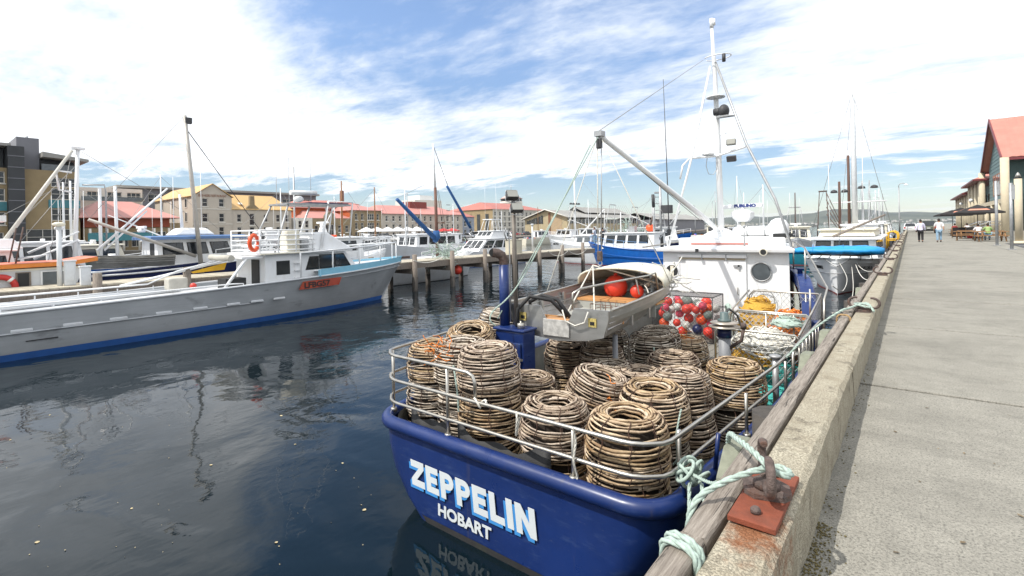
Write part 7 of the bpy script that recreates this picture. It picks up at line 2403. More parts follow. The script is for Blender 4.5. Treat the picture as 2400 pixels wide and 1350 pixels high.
# bright blue boat
b = Boat('bright blue steel boat with white wheelhouse moored beyond the pier', -20.8, 44.6, 178, 11.0, 3.9, 1.9, 2.75, m_bluelt, m_boot_red, ws=.9, rake=1.1)
b.strake(m_bluelt, .05)
b.strake(m_bluelt, .035, -.85)
b.cabin(-3.0, 3.0, 2.8, 2.0, 3.75, m_white2, rf=.35, win=4)
b.rail(.28, .98, .85, mat('blue_rail', (.18, .33, .60), .5), .022, 6)
b.mast((-2.4, 0, 2), (-2.4, 0, 7.8), .13, m_galv, taper=.9)
MB().tube([(-2.4, 0, 6.6), (-2.35, 0, 8.0)], .17, 8).build('mast_sleeve', m_wiredk, b.t)
b.mast((-2.6, 0, 2.6), (-5.4, .5, 6.0), .09, m_galv, 'boom', taper=.8)
b.mast((1.4, 0, 3.8), (1.4, 0, 6.2), .07, m_white2)
b.radar((.5, 0, 3.85), 1.2)
b.line((-2.4, 0, 7.6), (5.2, 0, 3.0), .012)
b.line((-2.4, 0, 7.6), (-5.6, 0, 2.2), .012)
MB().ball((-1.6, -.9, 4.3), .5, 12, 8, (1, 1, .9)).build('float_bundle', m_orange, b.t)
b.mast((-1.4, -.8, 3.9), (-2.1, -.4, 5.6), .16, m_rust, 'crane_arm')
MB().box((-.2, .4, 4.2), (.7, .6, .7)).build('roof_locker', m_galv, b.t)
b.t.scale = (.9, .9, .84)
person('person in pale blue shirt standing on the bright blue boat\'s bow', -24.7, 44.2, R(100), mat('pale_blue_cotton', (.42, .48, .60), .85), m_jean, 'stand', 1.75, z=-.02)
person('person in dark jacket standing on the bright blue boat\'s foredeck', -24.1, 44.75, R(60), mat('dark_jacket', (.03, .035, .05), .85), m_blkt, 'stand', 1.75, z=-.08)

# dark-hulled boat and net rigging right of the blue boat
b = Boat('dark-hulled trawler with net gantry right of the bright blue boat', -23.6, 53.0, 0, 11, 4.0, 1.35, 2.3, m_navy, None, ws=.92)
MB().span((-5.3, -1.9, 1.3), (3, 1.9, 1.45)).build('white_cap', m_wht_grey, b.t)
b.clutter(-5, 2.5, 3.4, 1.4, 16, 23)
for k, x_ in enumerate((-4.4, -1.6)):
    for s in (-1, 1):
        b.mast((x_, s * 1.5, 1.4), (x_ + .8, s * .7, 6.4 - k * .4), .06, m_galv, 'gantry_leg')
    MB().tube([(x_ + .8, -.7, 6.4 - k * .4), (x_ + .8, .7, 6.4 - k * .4)], .05, 6).build('gantry_bar', m_galv, b.t)
for k in range(10):
    b.line((-3.6 + k * .15, -.7 + .14 * k, 6.3), (-3.2 + .3 * k, -1.5 + .3 * k, 3.0), .012, m_wire, name='rigging')
tangle('net_heap', 'mound of green netting on the dark trawler\'s deck', 'netting', m_ropeg, (-24.6, 52.0, .25), (.9, .6, .35), 110, .03, 37)
b.mast((2.2, 0, 1.4), (2.2, 0, 8.2), .16, m_galv, taper=.9)
MB().box((2.9, 0, 5.6), (1.1, .7, .9)).build('mast_box', m_wiredk, b.t, bevel=.03)
b = Boat('white longliner with lattice mast behind the dark trawler', -27, 66, 20, 16, 4.6, 1.7, 2.6, m_white2, m_boot_blue)
b.cabin(-3, 2.5, 3.2, 1.8, 3.6, m_white2, win=4)
for s in (-1, 1):
    for s2 in (-1, 1):
        b.mast((s * .9, s2 * .9, 3.6), (s * .35, s2 * .35, 8.0), .05, m_galv, 'lattice_leg')
for k in range(5):
    z = 4.2 + k * .9
    q = .9 - .55 * (z - 3.6) / 4.4
    MB().tube([(-q, -q, z), (q, -q, z), (q, q, z), (-q, q, z)], .03, 5, closed=True).build('lattice_ring', m_galv, b.t)
MB().box((0, 0, 8.4), (.9, .9, .2)).build('lattice_top', m_galv, b.t)
b.clutter(-7, -3.5, 3.4, 1.7, 10, 29)

# the white boat berthed ahead of the blue one, bow towards us
cb = Boat('white fishing boat berthed ahead, bow on, with black bow names', -3.0, 37.2, -90, 14.0, 4.3, 1.55, 1.85, mat('clean_white_hull', (.84, .85, .86), .35, var=.02), m_boot_red, rake=.35, ws=.9, mid=.55, flare=.80)
cb.strake(m_wht_grey, .05)
cb.strake(m_galv, .025, -.75)
cb.cabin(-5.5, 3.6, 3.2, 1.6, 2.75, m_white2, rf=.2, win=4, roof_over=.3, wtop=.1, wh=.4)
cb.cabin(-4.5, 1.8, 2.8, 2.9, 3.25, m_cream, rf=.3, win=0, front=False)
cb.mast((1.0, -.35, 2.6), (1.0, -.35, 6.2), .09, mat('brown_mast2', (.10, .05, .035), .6), taper=.7)
cb.mast((-1.2, .25, 2.8), (-1.2, .25, 12.2), .17, m_wht_grey, taper=.7)
cb.mast((-1.25, -.05, 2.8), (-1.25, -.05, 8.0), .09, MATS['brown_mast2'], taper=.8)
cb.lights((1.0, -.35, 5.6), 2, .2, .55)
cb.lights((-1.2, .95, 5.9), 2, .22, .65)
cb.mast((3.2, -.5, 2.9), (2.0, 1.9, 4.1), .08, m_wood, 'boom')
cb.add('cross_tree', MB().tube([(-1.2, 1.9, 5.0), (-1.2, -.9, 5.0)], .04, 6), m_white2)
for s in (-1, 1):
    cb.line((-1.2, .25, 12.0), (-1.2, s * 2.2, 2.9), .012, m_wire)
cb.line((-1.2, .25, 12.0), (5.8, 0, 2.2), .012, m_wire)
cb.line((-1.2, .25, 12.0), (-6.8, 0, 2.2), .012, m_wire)
cb.radar((1.6, .2, 3.3), 1.0)
for s in (-1, 1):
    cb.mast((-3.2, -1.7 + s * .4, 2.2), (-3.2, -1.7 + s * .2, 5.9), .04, m_rust, 'gantry_leg')
cb.add('gantry_top', MB().tube([(-3.2, -1.95, 5.9), (-3.2, -1.45, 5.9)], .05, 6), m_rust)
for k in range(4):
    cb.mast((-3.2, -1.5, 5.8 - k * .5), (-3.2, -.5 - k * .1, 3.2), .03, m_rust, 'gantry_brace')
cb.add('gas_bottle', MB().tube([(4.2, 1.0, 1.7), (4.2, 1.0, 2.3)], .28, 12), m_galv)
cb.aerials([(1.8, -.8, 3.2), (2.2, .9, 3.2)], 4)
def hull_pt(bt, t, z, s):
    """World point on a boat's side at station t, height z (above water), side s, for a boat with its bow to -y."""
    k = max(0, (t - .5) / .5) ** 1.5
    sh = bt.sheer(t)
    w2 = 1 - (1 - .80) * .35 - .25 * k
    f = 1 + (w2 - 1) * min((sh - z) / (sh * .45), 1)
    x_l = -bt.L / 2 + bt.L * t - bt.rake * k * (1 - z / sh)
    return Vector((x_l, s * bt.hb(t) * f, z))


for tx, s, ta, tb in (('HOBART', -1, .83, .92), ('GALIFORA', 1, .91, .80)):
    a_, b_2 = hull_pt(cb, ta, 1.22, s), hull_pt(cb, tb, 1.22, s)
    d_ = (b_2 - a_)
    ln = d_.length
    d_.normalize()
    up_ = (hull_pt(cb, (ta + tb) / 2, 1.45, s) - hull_pt(cb, (ta + tb) / 2, 1.22, s)).normalized()
    n_ = d_.cross(up_).normalized()
    M4 = Matrix((( d_.x, up_.x, n_.x, a_.x + n_.x * .03), (d_.y, up_.y, n_.y, a_.y + n_.y * .03), (d_.z, up_.z, n_.z, a_.z + n_.z * .03), (0, 0, 0, 1)))
    text(tx, .27, m_dark, cb.t, M4, .012, .0, sx=ln / (.27 * .66 * len(tx)))
# bow rail and the covered tender slung across it
for k in range(7):
    a = -.9 + k * .3
    cb.add('tender_strut', MB().tube([(6.4 - abs(a) * .9, a * 1.6, 1.75), (6.2, a * 1.35 + .2, 2.10)], .022, 5), m_rust)
cb.add('anchor_chock', MB().tube([(6.6, .6, 1.85), (7.05, 0, 1.45), (6.6, -.6, 1.85)], .035, 6), m_galv)
tn = T('covered_tender', 'dinghy under a bright blue tarpaulin slung across the white bow', 'dinghy', (-3.12, 30.9, .18))
rings = []
rnd = random.Random(3)
for i in range(17):
    t = i / 16
    x_ = -2.15 + 4.25 * t
    w = .70 * math.sqrt(max(0, 1 - abs(2 * t - 1.08) ** 3.2)) + .03 if t < .97 else .1
    hgt = (.20 + .12 * t) * math.sqrt(max(.02, 1 - abs(2 * t - 1.05) ** 4))
    rings.append([Vector((x_, w * math.cos(a) + rnd.uniform(-.012, .012), (hgt if math.sin(a) > 0 else .24) * math.sin(a) * (1 if math.sin(a) > 0 else .8) + rnd.uniform(-.012, .012) + .02 * math.sin(i * 1.9 + a * 2))) for a in [2 * math.pi * k / 14 for k in range(14)]])
MB().loft(rings, True, True, True).build('tarpaulin', m_tarp, tn)
MB().loft([[p + Vector((0, 0, -.06)) for p in (Vector((-1.5, -.3, -.12)), Vector((1.5, -.4, -.12)), Vector((1.8, 0, -.10)), Vector((1.5, .4, -.12)), Vector((-1.5, .3, -.12)))], [Vector((-1.1, -.2, -.24)), Vector((1.2, -.25, -.26)), Vector((1.4, 0, -.24)), Vector((1.2, .25, -.26)), Vector((-1.1, .2, -.24))]], True, True, True).build('keel', m_rust, tn)
for x_ in (-1.0, .35):
    MB().tube([(x_, -.70, -.15), (x_ + .1, -.66, .1), (x_ + .05, -.3, .31), (x_, .3, .32), (x_, .68, .0)], .010, 5).build('lashing', m_tarp, tn)

# ---- further boats along our wharf and out in the dock
def filler(label, x, y, rz, L, hullm, cabm=m_white2, seed=0, mast_h=8.0, mastm=None, group='fishing and pleasure boats moored in the dock', two=False, gantry=False):
    rnd = random.Random(seed)
    B = L * .29
    b = Boat(label, x, y, rz, L, B, L * .13, L * .2, hullm, rnd.choice([m_boot_red, m_boot_blue, None]), group=group)
    z = L * .15
    c0 = rnd.uniform(-.28, -.08) * L
    b.cabin(c0, c0 + L * .36, B * .72, z, z + 1.55, cabm, rf=rnd.uniform(.1, .8), win=3)
    b.mast((c0 + L * .1, 0, z + 1.6), (c0 + L * .1, 0, mast_h), .085, mastm or m_white2, taper=.6)
    b.line((c0 + L * .1, 0, mast_h - .2), (L * .47, 0, L * .2), .014)
    b.line((c0 + L * .1, 0, mast_h - .2), (-L * .47, 0, L * .14), .014)
    if two:
        b.mast((c0 + L * .34, 0, z), (c0 + L * .34, .2, mast_h * .75), .07, mastm or m_white2)
        b.mast((c0 + L * .1, 0, z + 2), (c0 - L * .22, .3, mast_h * .6), .06, mastm or m_white2, 'boom')
    if gantry:
        for s in (-1, 1):
            b.mast((-L * .42, s * B * .32, z), (-L * .36, s * B * .16, z + 3.8), .06, m_galv, 'gantry_leg')
        MB().tube([(-L * .36, -B * .16, z + 3.8), (-L * .36, B * .16, z + 3.8)], .06, 6).build('gantry_bar', m_galv, b.t)
    b.radar((c0 + L * .2, 0, z + 1.65), 1.0)
    b.rail(.55, .98, .75, m_white2, .022, 4)
    b.aerials([(c0 + L * .05, .4, z + 1.6), (c0 + L * .15, -.5, z + 1.6)], 3)
    b.clutter(-L * .45, c0 - .2, B * .7, L * .11, 7, seed + 50)
    return b


m_tealh = mat('teal_hull', (.01, .17, .24), .5, var=.2)
filler('teal-hulled boat showing behind the blue boat\'s foredeck', -11.5, 52, 178, 9, m_tealh, m_white2, 1, 7.5)
filler('white boat with dark gantry moored second along the wharf', -3.4, 53.5, -90, 13, m_white2, m_white2, 2, 7.5, m_galv, gantry=True)
filler('grey boat moored third along the wharf', -3.6, 69, -90, 13, m_wht_grey, m_white2, 3, 8.5, m_galv, two=True)
filler('white boat moored fourth along the wharf', -3.6, 84, 90, 12, m_white2, m_cream, 4, 8.0)
filler('dark blue boat moored fifth along the wharf', -3.8, 99, 90, 13, m_navy, m_white2, 5, 9.0)
filler('white boat moored sixth along the wharf', -4, 116, -90, 13, m_white2, m_white2, 6, 9.0, m_galv)
filler('rusty-decked boat lying outside the second wharf boat', -9.5, 60, -80, 12, m_wht_grey, m_cream, 7, 7.0, m_rust, gantry=True)
filler('white yacht-like boat far out beyond the cabin roof', -22, 88, -60, 12, m_white2, m_white2, 8, 12, two=True)
filler('blue-hulled boat far out left of the cabin', -38, 92, 10, 13, m_bluelt, m_white2, 9, 10, two=True, gantry=True)
filler('white boat before the timber shed with green floats', -48, 88, 5, 14, m_white2, m_white2, 10, 9.5, two=True)
filler('grey boat before the timber shed', -60, 96, 175, 13, m_wht_grey, m_white2, 11, 9, m_galv, gantry=True)
filler('white boat lying off the long shed', -30, 108, 0, 14, m_white2, m_cream, 12, 11, m_galv)
filler('white boat under the far street, beside the market umbrellas', -68, 66, -90, 11, m_white2, m_white2, 13, 9)
filler('navy boat below the pink-roofed warehouse', -62, 52, 90, 12, m_navy, m_white2, 14, 10, m_galv, two=True)
filler('white launch below the brown warehouses', -58, 38, 90, 11, m_white2, m_white2, 15, 8.5)
filler('pale boat below the yellow-roofed building', -56, 27, -90, 12, m_wht_grey, m_white2, 16, 9)
filler('white boat below the red-roofed hall', -54, 17, 90, 12, m_white2, m_white2, 17, 9.5, two=True)
filler('blue boat below the modern office block', -50, 6.5, -90, 12, m_bluelt, m_white2, 18, 8)
filler('white cruiser below the warehouse sign', -70, 82, -90, 12, m_white2, m_white2, 19, 8)
filler('cream boat off the sea wall near the shed', -74, 104, 80, 12, m_cream, m_white2, 20, 9.5, m_woodb)
filler('white boat between pier and sea wall below the yellow gable', -44, 31, -90, 11, m_white2, m_white2, 21, 8.5, m_woodb)
filler('white boat between pier and sea wall below the office', -43, 9, 90, 11, m_white2, m_cream, 22, 7.5)
# ------------------------------------------------------------------ the town behind the dock
m_sand = mat('pale_render', (.47, .42, .355), .85, var=.08, scale=.35, dirt=.25, dirtcol=(.33, .29, .24), dscale=.5)
m_stone = mat('brown_sandstone', (.26, .20, .12), .9, var=.18, scale=1.2, dirt=.3, dirtcol=(.17, .13, .085), dscale=.7)
m_tan = mat('tan_sandstone_panels', (.30, .225, .125), .85, var=.12, scale=.6)
m_pinkroof = mat('salmon_iron_roof', (.50, .225, .19), .55, var=.08, scale=.3, dirt=.2, dirtcol=(.55, .28, .22), dscale=.3)
m_redroof = mat('red_iron_roof', (.42, .145, .11), .55, var=.1, scale=.3)
m_yelroof = mat('ochre_iron_roof', (.56, .36, .15), .55, var=.07, scale=.3)
m_greyroof = mat('grey_roof', (.30, .29, .27), .7, var=.15, scale=.2)
m_darkclad = mat('charcoal_cladding', (.032, .034, .038), .45, var=.2, scale=.5)
m_greyclad = mat('grey_cladding', (.18, .18, .20), .6, var=.08, scale=.4)
m_tealp = mat('teal_panel', (.045, .19, .22), .5, var=.08)
m_orangew = mat('orange_render', (.42, .10, .03), .8, var=.1)
m_trim = mat('white_trim', (.66, .63, .57), .7, var=.06)
m_twin = mat('town_glass', (.03, .032, .036), .12, var=.5, scale=.25, spec=.7)
WIN = {}


def window_set(w, h, mull, arch=False):
    k = (round(w, 2), round(h, 2), mull, arch)
    if k not in WIN:
        f = MB()
        t = .09
        f.span((-w / 2, .12, 0), (-w / 2 + t, .24, h)).span((w / 2 - t, .12, 0), (w / 2, .24, h)).span((-w / 2 + t, .12, 0), (w / 2 - t, .24, t)).span((-w / 2 + t, .12, h - t), (w / 2 - t, .24, h))
        for m_ in range(mull):
            x = -w / 2 + (m_ + 1) * w / (mull + 1)
            f.span((x - .035, .14, t), (x + .035, .22, h - t))
        f.span((-w / 2 + t, .14, h * .5 - .03), (w / 2 - t, .22, h * .5 + .03))
        g = MB().span((-w / 2 + .02, .25, .02), (w / 2 - .02, .29, h - .02))
        s = MB().span((-w / 2 - .12, -.10, -.14), (w / 2 + .12, .12, 0))
        WIN[k] = (f.mesh('window', m_trim), g.mesh('pane', m_twin), s.mesh('sill', m_trim))
    return WIN[k]


def facade(bt, w, h, openings, m, y=0.0, thick=.35, x0=0.0, z0=0.0, sills=True, mull=1, gable=None, frame=True, name='front_wall'):
    """Wall in the local xz plane with real window openings; openings are (x, z, w, h)."""
    xs = sorted(set([x0, x0 + w] + [q for o in openings for q in (o[0], o[0] + o[2])]))
    zs = sorted(set([z0, z0 + h] + [q for o in openings for q in (o[1], o[1] + o[3])]))
    mb = MB()

    def hole(a, b, c, d):
        return any(a >= o[0] - 1e-6 and b <= o[0] + o[2] + 1e-6 and c >= o[1] - 1e-6 and d <= o[1] + o[3] + 1e-6 for o in openings)
    for a, b in zip(xs, xs[1:]):
        for c, d in zip(zs, zs[1:]):
            if not hole(a, b, c, d):
                mb.poly([(a, y, c), (b, y, c), (b, y, d), (a, y, d)])
    for o in openings:
        a, b, c, d = o[0], o[0] + o[2], o[1], o[1] + o[3]
        for p, q in (((a, c), (a, d)), ((a, d), (b, d)), ((b, d), (b, c)), ((b, c), (a, c))):
            mb.poly([(p[0], y, p[1]), (p[0], y + thick, p[1]), (q[0], y + thick, q[1]), (q[0], y, q[1])])
    if gable:
        mb.poly([(x0, y, z0 + h), (x0 + w, y, z0 + h), (x0 + w / 2, y, z0 + h + gable)])
    mb.build(name, m, bt)
    if frame:
        for o in openings:
            f, g, s = window_set(o[2], o[3], 0 if o[2] < 1.2 else (mull if o[2] < 1.9 else 2))
            wo = put('window', f, bt, loc=(o[0] + o[2] / 2, y, o[1]))
            put('pane', g, wo)
            if sills:
                put('sill', s, wo)


def side_walls(bt, w, d, h, m, x0=0.0, y0=0.36, z0=0.0):
    MB().span((x0, y0, z0), (x0 + w, d, z0 + h)).build('wall', m, bt)
    for x in (x0, x0 + w):
        MB().poly([(x, 0, z0), (x, y0, z0), (x, y0, z0 + h), (x, 0, z0 + h)]).build('wall_return', m, bt)


def gable_roof(bt, w, d, z, rise, m, over=.4, x0=0.0, y0=0.0, axis='x', hip=0.0, t=.12):
    if axis == 'x':
        a, b, c, e = x0 - over, x0 + w + over, y0 - over, y0 + d + over
        ym = (c + e) / 2
        pts = lambda o: [Vector((a, c, z + o)), Vector((b, c, z + o)), Vector((b, e, z + o)), Vector((a, e, z + o)), Vector((a + hip, ym, z + rise + o)), Vector((b - hip, ym, z + rise + o))]
        P, Q = pts(t), pts(0)
        r = MB()
        r._add(P, [(0, 1, 5, 4), (2, 3, 4, 5), (3, 0, 4), (1, 2, 5)])
        r._add(Q + P, [(1, 0, 4, 5), (3, 2, 5, 4), (0, 6, 7, 1), (0, 0 + 1, 7, 6)][:2] + [(0, 1, 7, 6), (1, 2, 8, 7), (2, 3, 9, 8), (3, 0, 6, 9)])
    else:
        a, b, c, e = x0 - over, x0 + w + over, y0 - over, y0 + d + over
        xm = (a + b) / 2
        P = [Vector((a, c, z + t)), Vector((b, c, z + t)), Vector((b, e, z + t)), Vector((a, e, z + t)), Vector((xm, c + hip, z + rise + t)), Vector((xm, e - hip, z + rise + t))]
        Q = [p - Vector((0, 0, t)) for p in P]
        r = MB()
        r._add(P, [(1, 2, 5, 4), (3, 0, 4, 5), (0, 1, 4), (2, 3, 5)] if hip else [(1, 2, 5, 4), (3, 0, 4, 5)])
        r._add(Q, [(4, 5, 2, 1), (5, 4, 0, 3)])
        r._add([Q[0], Q[4], P[4], P[0], Q[1], P[1]], [(0, 3, 2, 1), (4, 1, 2, 5)])
    r.build('roof', m, bt)


def bld(label, x, y, z=-.25):
    """Facade towards the dock: local x runs along the street away from us, local y into the block."""
    return T('town_building', label, 'building', (x, y, z), R(90), 'waterfront buildings across the dock')


# --- modern office block, far left
b = bld('modern sandstone and charcoal office block at the far left', -95, -6)
ops = []
for lv in range(4):
    for x in (18.6, 20.6):
        pass
facade(b, 8.2, 11.9, [(4.0, .8, 3.9, 2.0), (4.0, 3.9, 3.9, 1.6), (5.3, 6.4, 2.6, 1.5), (5.3, 9.0, 2.6, 1.4)], m_tan, x0=15.3, mull=2, sills=False) if False else None
facade(b, 5.9, 11.7, [(18.0, 1.2, 5.0, 2.2), (20.6, 4.6, 2.9, 1.7), (20.6, 7.6, 2.9, 1.6), (20.6, 9.4, 2.9, 1.3)], m_tan, x0=17.8, sills=False)
MB().span((20.3, -.10, 5.6 + .8), (23.75, .30, 7.55)).build('teal_spandrel', m_tealp, b)
side_walls(b, 5.9, 24, 11.7, m_tan, 17.8)
MB().span((16.2, -1.2, 0), (17.8, 22, 14.6)).build('glass_stair', m_darkclad, b)
for k in range(9):
    MB().span((16.15, -1.25, 1.2 + k * 1.5), (17.85, -1.2, 1.3 + k * 1.5)).build('stair_band', m_greyclad, b)
MB().span((17.3, 1.0, 11.0), (19.6, 9, 16.2)).build('lift_tower', m_greyclad, b)
MB().tube([(18.6, 3, 16.2), (18.6, 3, 16.7)], .15, 8).build('roof_vent', m_galv, b)
facade(b, 16.2, 11.7, [(14.2, .8, 1.6, 2.2), (13.9, 4.0, 2.1, 1.7), (13.9, 7.2, 2.1, 1.7), (13.9, 9.6, 2.1, 1.6), (9, 4.0, 3, 1.7), (9, 7.2, 3, 1.7)], m_tan, x0=0)
MB().span((13.7, -.12, 5.9), (16.15, .3, 7.1)).build('teal_spandrel', m_tealp, b)
side_walls(b, 16.2, 24, 11.7, m_tan, 0)
MB().span((0, 2, 11.75), (16.1, 20, 14.6)).build('top_floor', m_darkclad, b)
MB().span((-1, -.5, 14.62), (16.6, 21, 15.0)).build('roof_slab', m_greyroof, b)
MB().span((19.7, 1.5, 11.72), (23.4, 20, 13.4)).build('top_floor', m_darkclad, b)
MB().loft([[Vector(p) for p in ((19.62, -1.2, 13.45), (24.6, -1.2, 13.15), (24.6, 21, 13.15), (19.62, 21, 13.45))], [Vector(p) for p in ((19.62, -1.2, 14.15), (24.6, -1.2, 13.5), (24.6, 21, 13.5), (19.62, 21, 14.15))]], True, True, True, smooth=False).build('roof_slab', m_greyroof, b)
MB().span((19.7, .2, 11.72), (23.6, .3, 12.6)).build('balcony_glass', m_glass2, b)
# --- low red-roofed hall
b = bld('low hall with pink hipped roof and teal balcony beside the office', -96, 18.2)
facade(b, 11.0, 3.6, [(.8 + k * 1.7, .5, 1.3, 2.4) for k in range(6)], m_tan, mull=1, sills=False)
side_walls(b, 11, 14, 3.6, m_tan)
for k in range(6):
    MB().tube([(.5 + k * 2, -1.6, 0), (.5 + k * 2, -1.6, 3.4)], .16, 8).build('post', m_trim, b)
MB().span((.2, -1.9, 1.55), (8.6, -1.75, 2.75)).build('teal_balcony', m_tealp, b)
MB().span((0, -.3, 3.62), (11, 13, 5.0)).build('upper_wall', mat('brick_red', (.30, .07, .035), .8), b)
gable_roof(b, 11.4, 15, 5.0, 2.9, m_pinkroof, 1.0, -.2, -.6, 'x', hip=4.5)
b = bld('squat tan annexe between the hall and the gabled restaurant', -97, 28.4)
facade(b, 3.0, 4.3, [(1.1, 1.6, 1.4, 1.0)], m_tan)
side_walls(b, 3.0, 8, 4.3, m_tan)
# --- gabled restaurant with ochre roof
b = bld('cream gabled warehouse with ochre roof and painted restaurant name', -100, 34.1)
ops = []
for z in (.4, 3.0, 5.7):
    pass
ops = [(1.55, 7.55 - .2, .95, 1.5), (4.35, 7.35, .95, 1.5), (1.55, 4.55, .95, 1.6), (4.35, 4.55, .95, 1.6), (1.5, 1.9, .95, 1.75), (4.3, 1.9, .95, 1.75)]
facade(b, 6.6, 9.1, ops, m_sand, gable=2.4)
MB().span((.02, .36, 0), (6.58, 20, 9.1)).build('wall', m_sand, b)
# side wall towards the office with its own windows
MB().poly([(0, 0, 0), (0, 0, 9.1), (0, .36, 9.1), (0, .36, 0)]).build('wall_return', m_sand, b)
for z in (1.9, 4.6, 7.2):
    for y in (2.5, 9.0, 15.0):
        w_ = MB().span((-.06, y, z), (.03, y + 1.1, z + 1.8)).build('window', m_trim, b)
        MB().span((-.07, y + .12, z + .12), (.0, y + .98, z + 1.68)).build('pane', m_twin, w_)
gable_roof(b, 6.6, 20, 9.1, 2.4, m_yelroof, .25, 0, 0, 'y')
MB().span((-.05, -.08, 6.85), (6.65, .0, 7.0)).build('string_course', m_trim, b)
MB().span((-.05, -.08, 4.1), (6.65, .0, 4.22)).build('string_course', m_trim, b)
tx = mat('painted_letters', (.30, .17, .12), .8)
text('SEAFARERS RESTAURANT', .62, tx, b, Matrix.Translation((3.3, -.02, 9.15)) @ Matrix.Rotation(R(90), 4, 'X'), .02, .012, sx=.68, align='CENTER')
text('HOPE & ANCHOR', .34, tx, b, Matrix.Translation((3.3, -.02, 9.95)) @ Matrix.Rotation(R(90), 4, 'X'), .02, .004, sx=.7, align='CENTER') if False else None
for (x0, s) in ((1.1, 'Drunken'), (6.9, 'Admiral')):
    MB().span((x0, -.12, 1.0), (x0 + 3.4, -.02, 1.7)).build('sign_board', m_trim, b)
    text(s, .55, mat('sign_blue', (.08, .10, .25), .7), b, Matrix.Translation((x0 + 1.7, -.14, 1.15)) @ Matrix.Rotation(R(90), 4, 'X'), .02, .004, align='CENTER')
b = bld('long cream wing with ochre roof and stone dormer beside the gable', -100.15, 40.75)
ops = []
for x in (.9, 5.9, 8.5 - .1, 10.3):
    for z, h in ((1.9, 1.7), (4.55, 1.5)):
        ops.append((x, z, .85, h))
ops += [(3.2, 1.0, 1.0, 2.6), (3.2, 3.9, 1.0, 2.3)]
facade(b, 11.6, 6.9, ops, m_sand)
side_walls(b, 11.6, 12, 6.9, m_sand)
gable_roof(b, 11.6, 11, 6.9, 3.1, m_yelroof, .25, 0, 0, 'x', hip=1.5)
MB().prism([(2.3, 6.9), (5.2, 6.9), (4.9, 7.3), (4.2, 7.9), (4.15, 9.6), (3.35, 9.6), (3.3, 7.9), (2.6, 7.3)], .7, Matrix.Rotation(R(90), 3, 'X'), (0, .6, 0)).build('hoist_dormer', m_stone, b)
MB().box((2.0, 1.2, 8.15), (.7, .8, .08), rx=R(28)).build('skylight', m_trim, b)
# --- grey glass block behind
b = bld('grey flat-roofed glass building rising behind the ochre roofs', -128, 30)
facade(b, 44, 12.4, [(1 + k * 4.2, 9.6, 3.4, 1.7) for k in range(10)], m_greyclad, mull=2, sills=False)
side_walls(b, 44, 20, 12.4, m_greyclad)
MB().span((-.5, -1, 12.42), (44.5, 20, 12.9)).build('roof_slab', m_greyroof, b)
b = bld('white rooftop flats behind the pink hipped roof', -118, 22)
facade(b, 9.5, 11.4, [(1 + k * 3, 9.2, 2.2, 1.5) for k in range(3)], m_trim, sills=False)
side_walls(b, 9.5, 12, 11.4, m_trim)
MB().span((0, -1.2, 8.9), (9.5, -1.1, 9.7)).build('balustrade', m_glass2, b)
# --- small white shop, then brown sandstone stores with red roofs
b = bld('small pale shop between the cream wing and brown stores', -99, 52.7)
facade(b, 3.6, 5.4, [(.5, 1.0, .8, 2.0), (2.0, 1.0, .8, 2.0), (.5, 3.3, .8, 1.5), (2.0, 3.3, .8, 1.5)], m_trim)
side_walls(b, 3.6, 10, 5.4, m_trim)
b = bld('brown sandstone store with arched parapet and red roofs', -100, 56.4)
facade(b, 9.8, 5.3, [(1.0, 2.2, .9, 1.6), (3.6, 1.6, 2.0, 2.4), (6.6, 2.2, .9, 1.6), (8.4, 2.2, .9, 1.6), (1.0, .1, .9, 1.6), (6.6, .1, .9, 1.6)], m_stone)
side_walls(b, 9.8, 14, 5.3, m_stone)
MB().prism([(3.2, 5.3), (6.0, 5.3), (5.9, 5.9), (5.5, 6.5), (4.6, 6.8), (3.7, 6.5), (3.3, 5.9)], .4, Matrix.Rotation(R(90), 3, 'X'), (0, .4, 0)).build('arched_parapet', m_stone, b)
gable_roof(b, 9.8, 13, 5.3, 2.2, m_pinkroof, .3, 0, .5, 'x', hip=2)
MB().span((0.0, 6, 5.4), (8, 16, 7.8)).build('upper_store', m_orangew, b)
gable_roof(b, 8, 10, 7.8, 1.9, m_redroof, .6, 0, 6, 'x', hip=3)
b = bld('tall brown sandstone warehouse with orange side wall and pink roof', -100, 66.4)
ops = [(x, z, w, h) for x, w in ((1.0, .7), (2.6, .7), (4.4, 1.9), (7.0, .7)) for z, h in ((.6, 1.7), (2.9, 1.5), (5.0, 1.5))]
facade(b, 8.4, 7.2, ops, m_stone)
side_walls(b, 8.4, 18, 7.2, m_stone)
MB().span((-.03, .5, 4.0), (0.01, 17, 7.2)).build('orange_side', m_orangew, b)
gable_roof(b, 8.4, 17, 7.2, 2.0, m_pinkroof, .35, 0, 0, 'x', hip=3)
MB().span((-3.8, 8, 7.0), (7.0, 16, 9.0)).build('roof_loft', mat('dark_red_loft', (.20, .045, .035), .7), b)
gable_roof(b, 10.8, 8, 9.0, 1.0, m_redroof, .5, -3.8, 8, 'x', hip=2)
MB().span((4.0, 10, 9), (4.7, 10.8, 12.6)).build('chimney', mat('chimney_brick', (.22, .13, .10), .9), b)
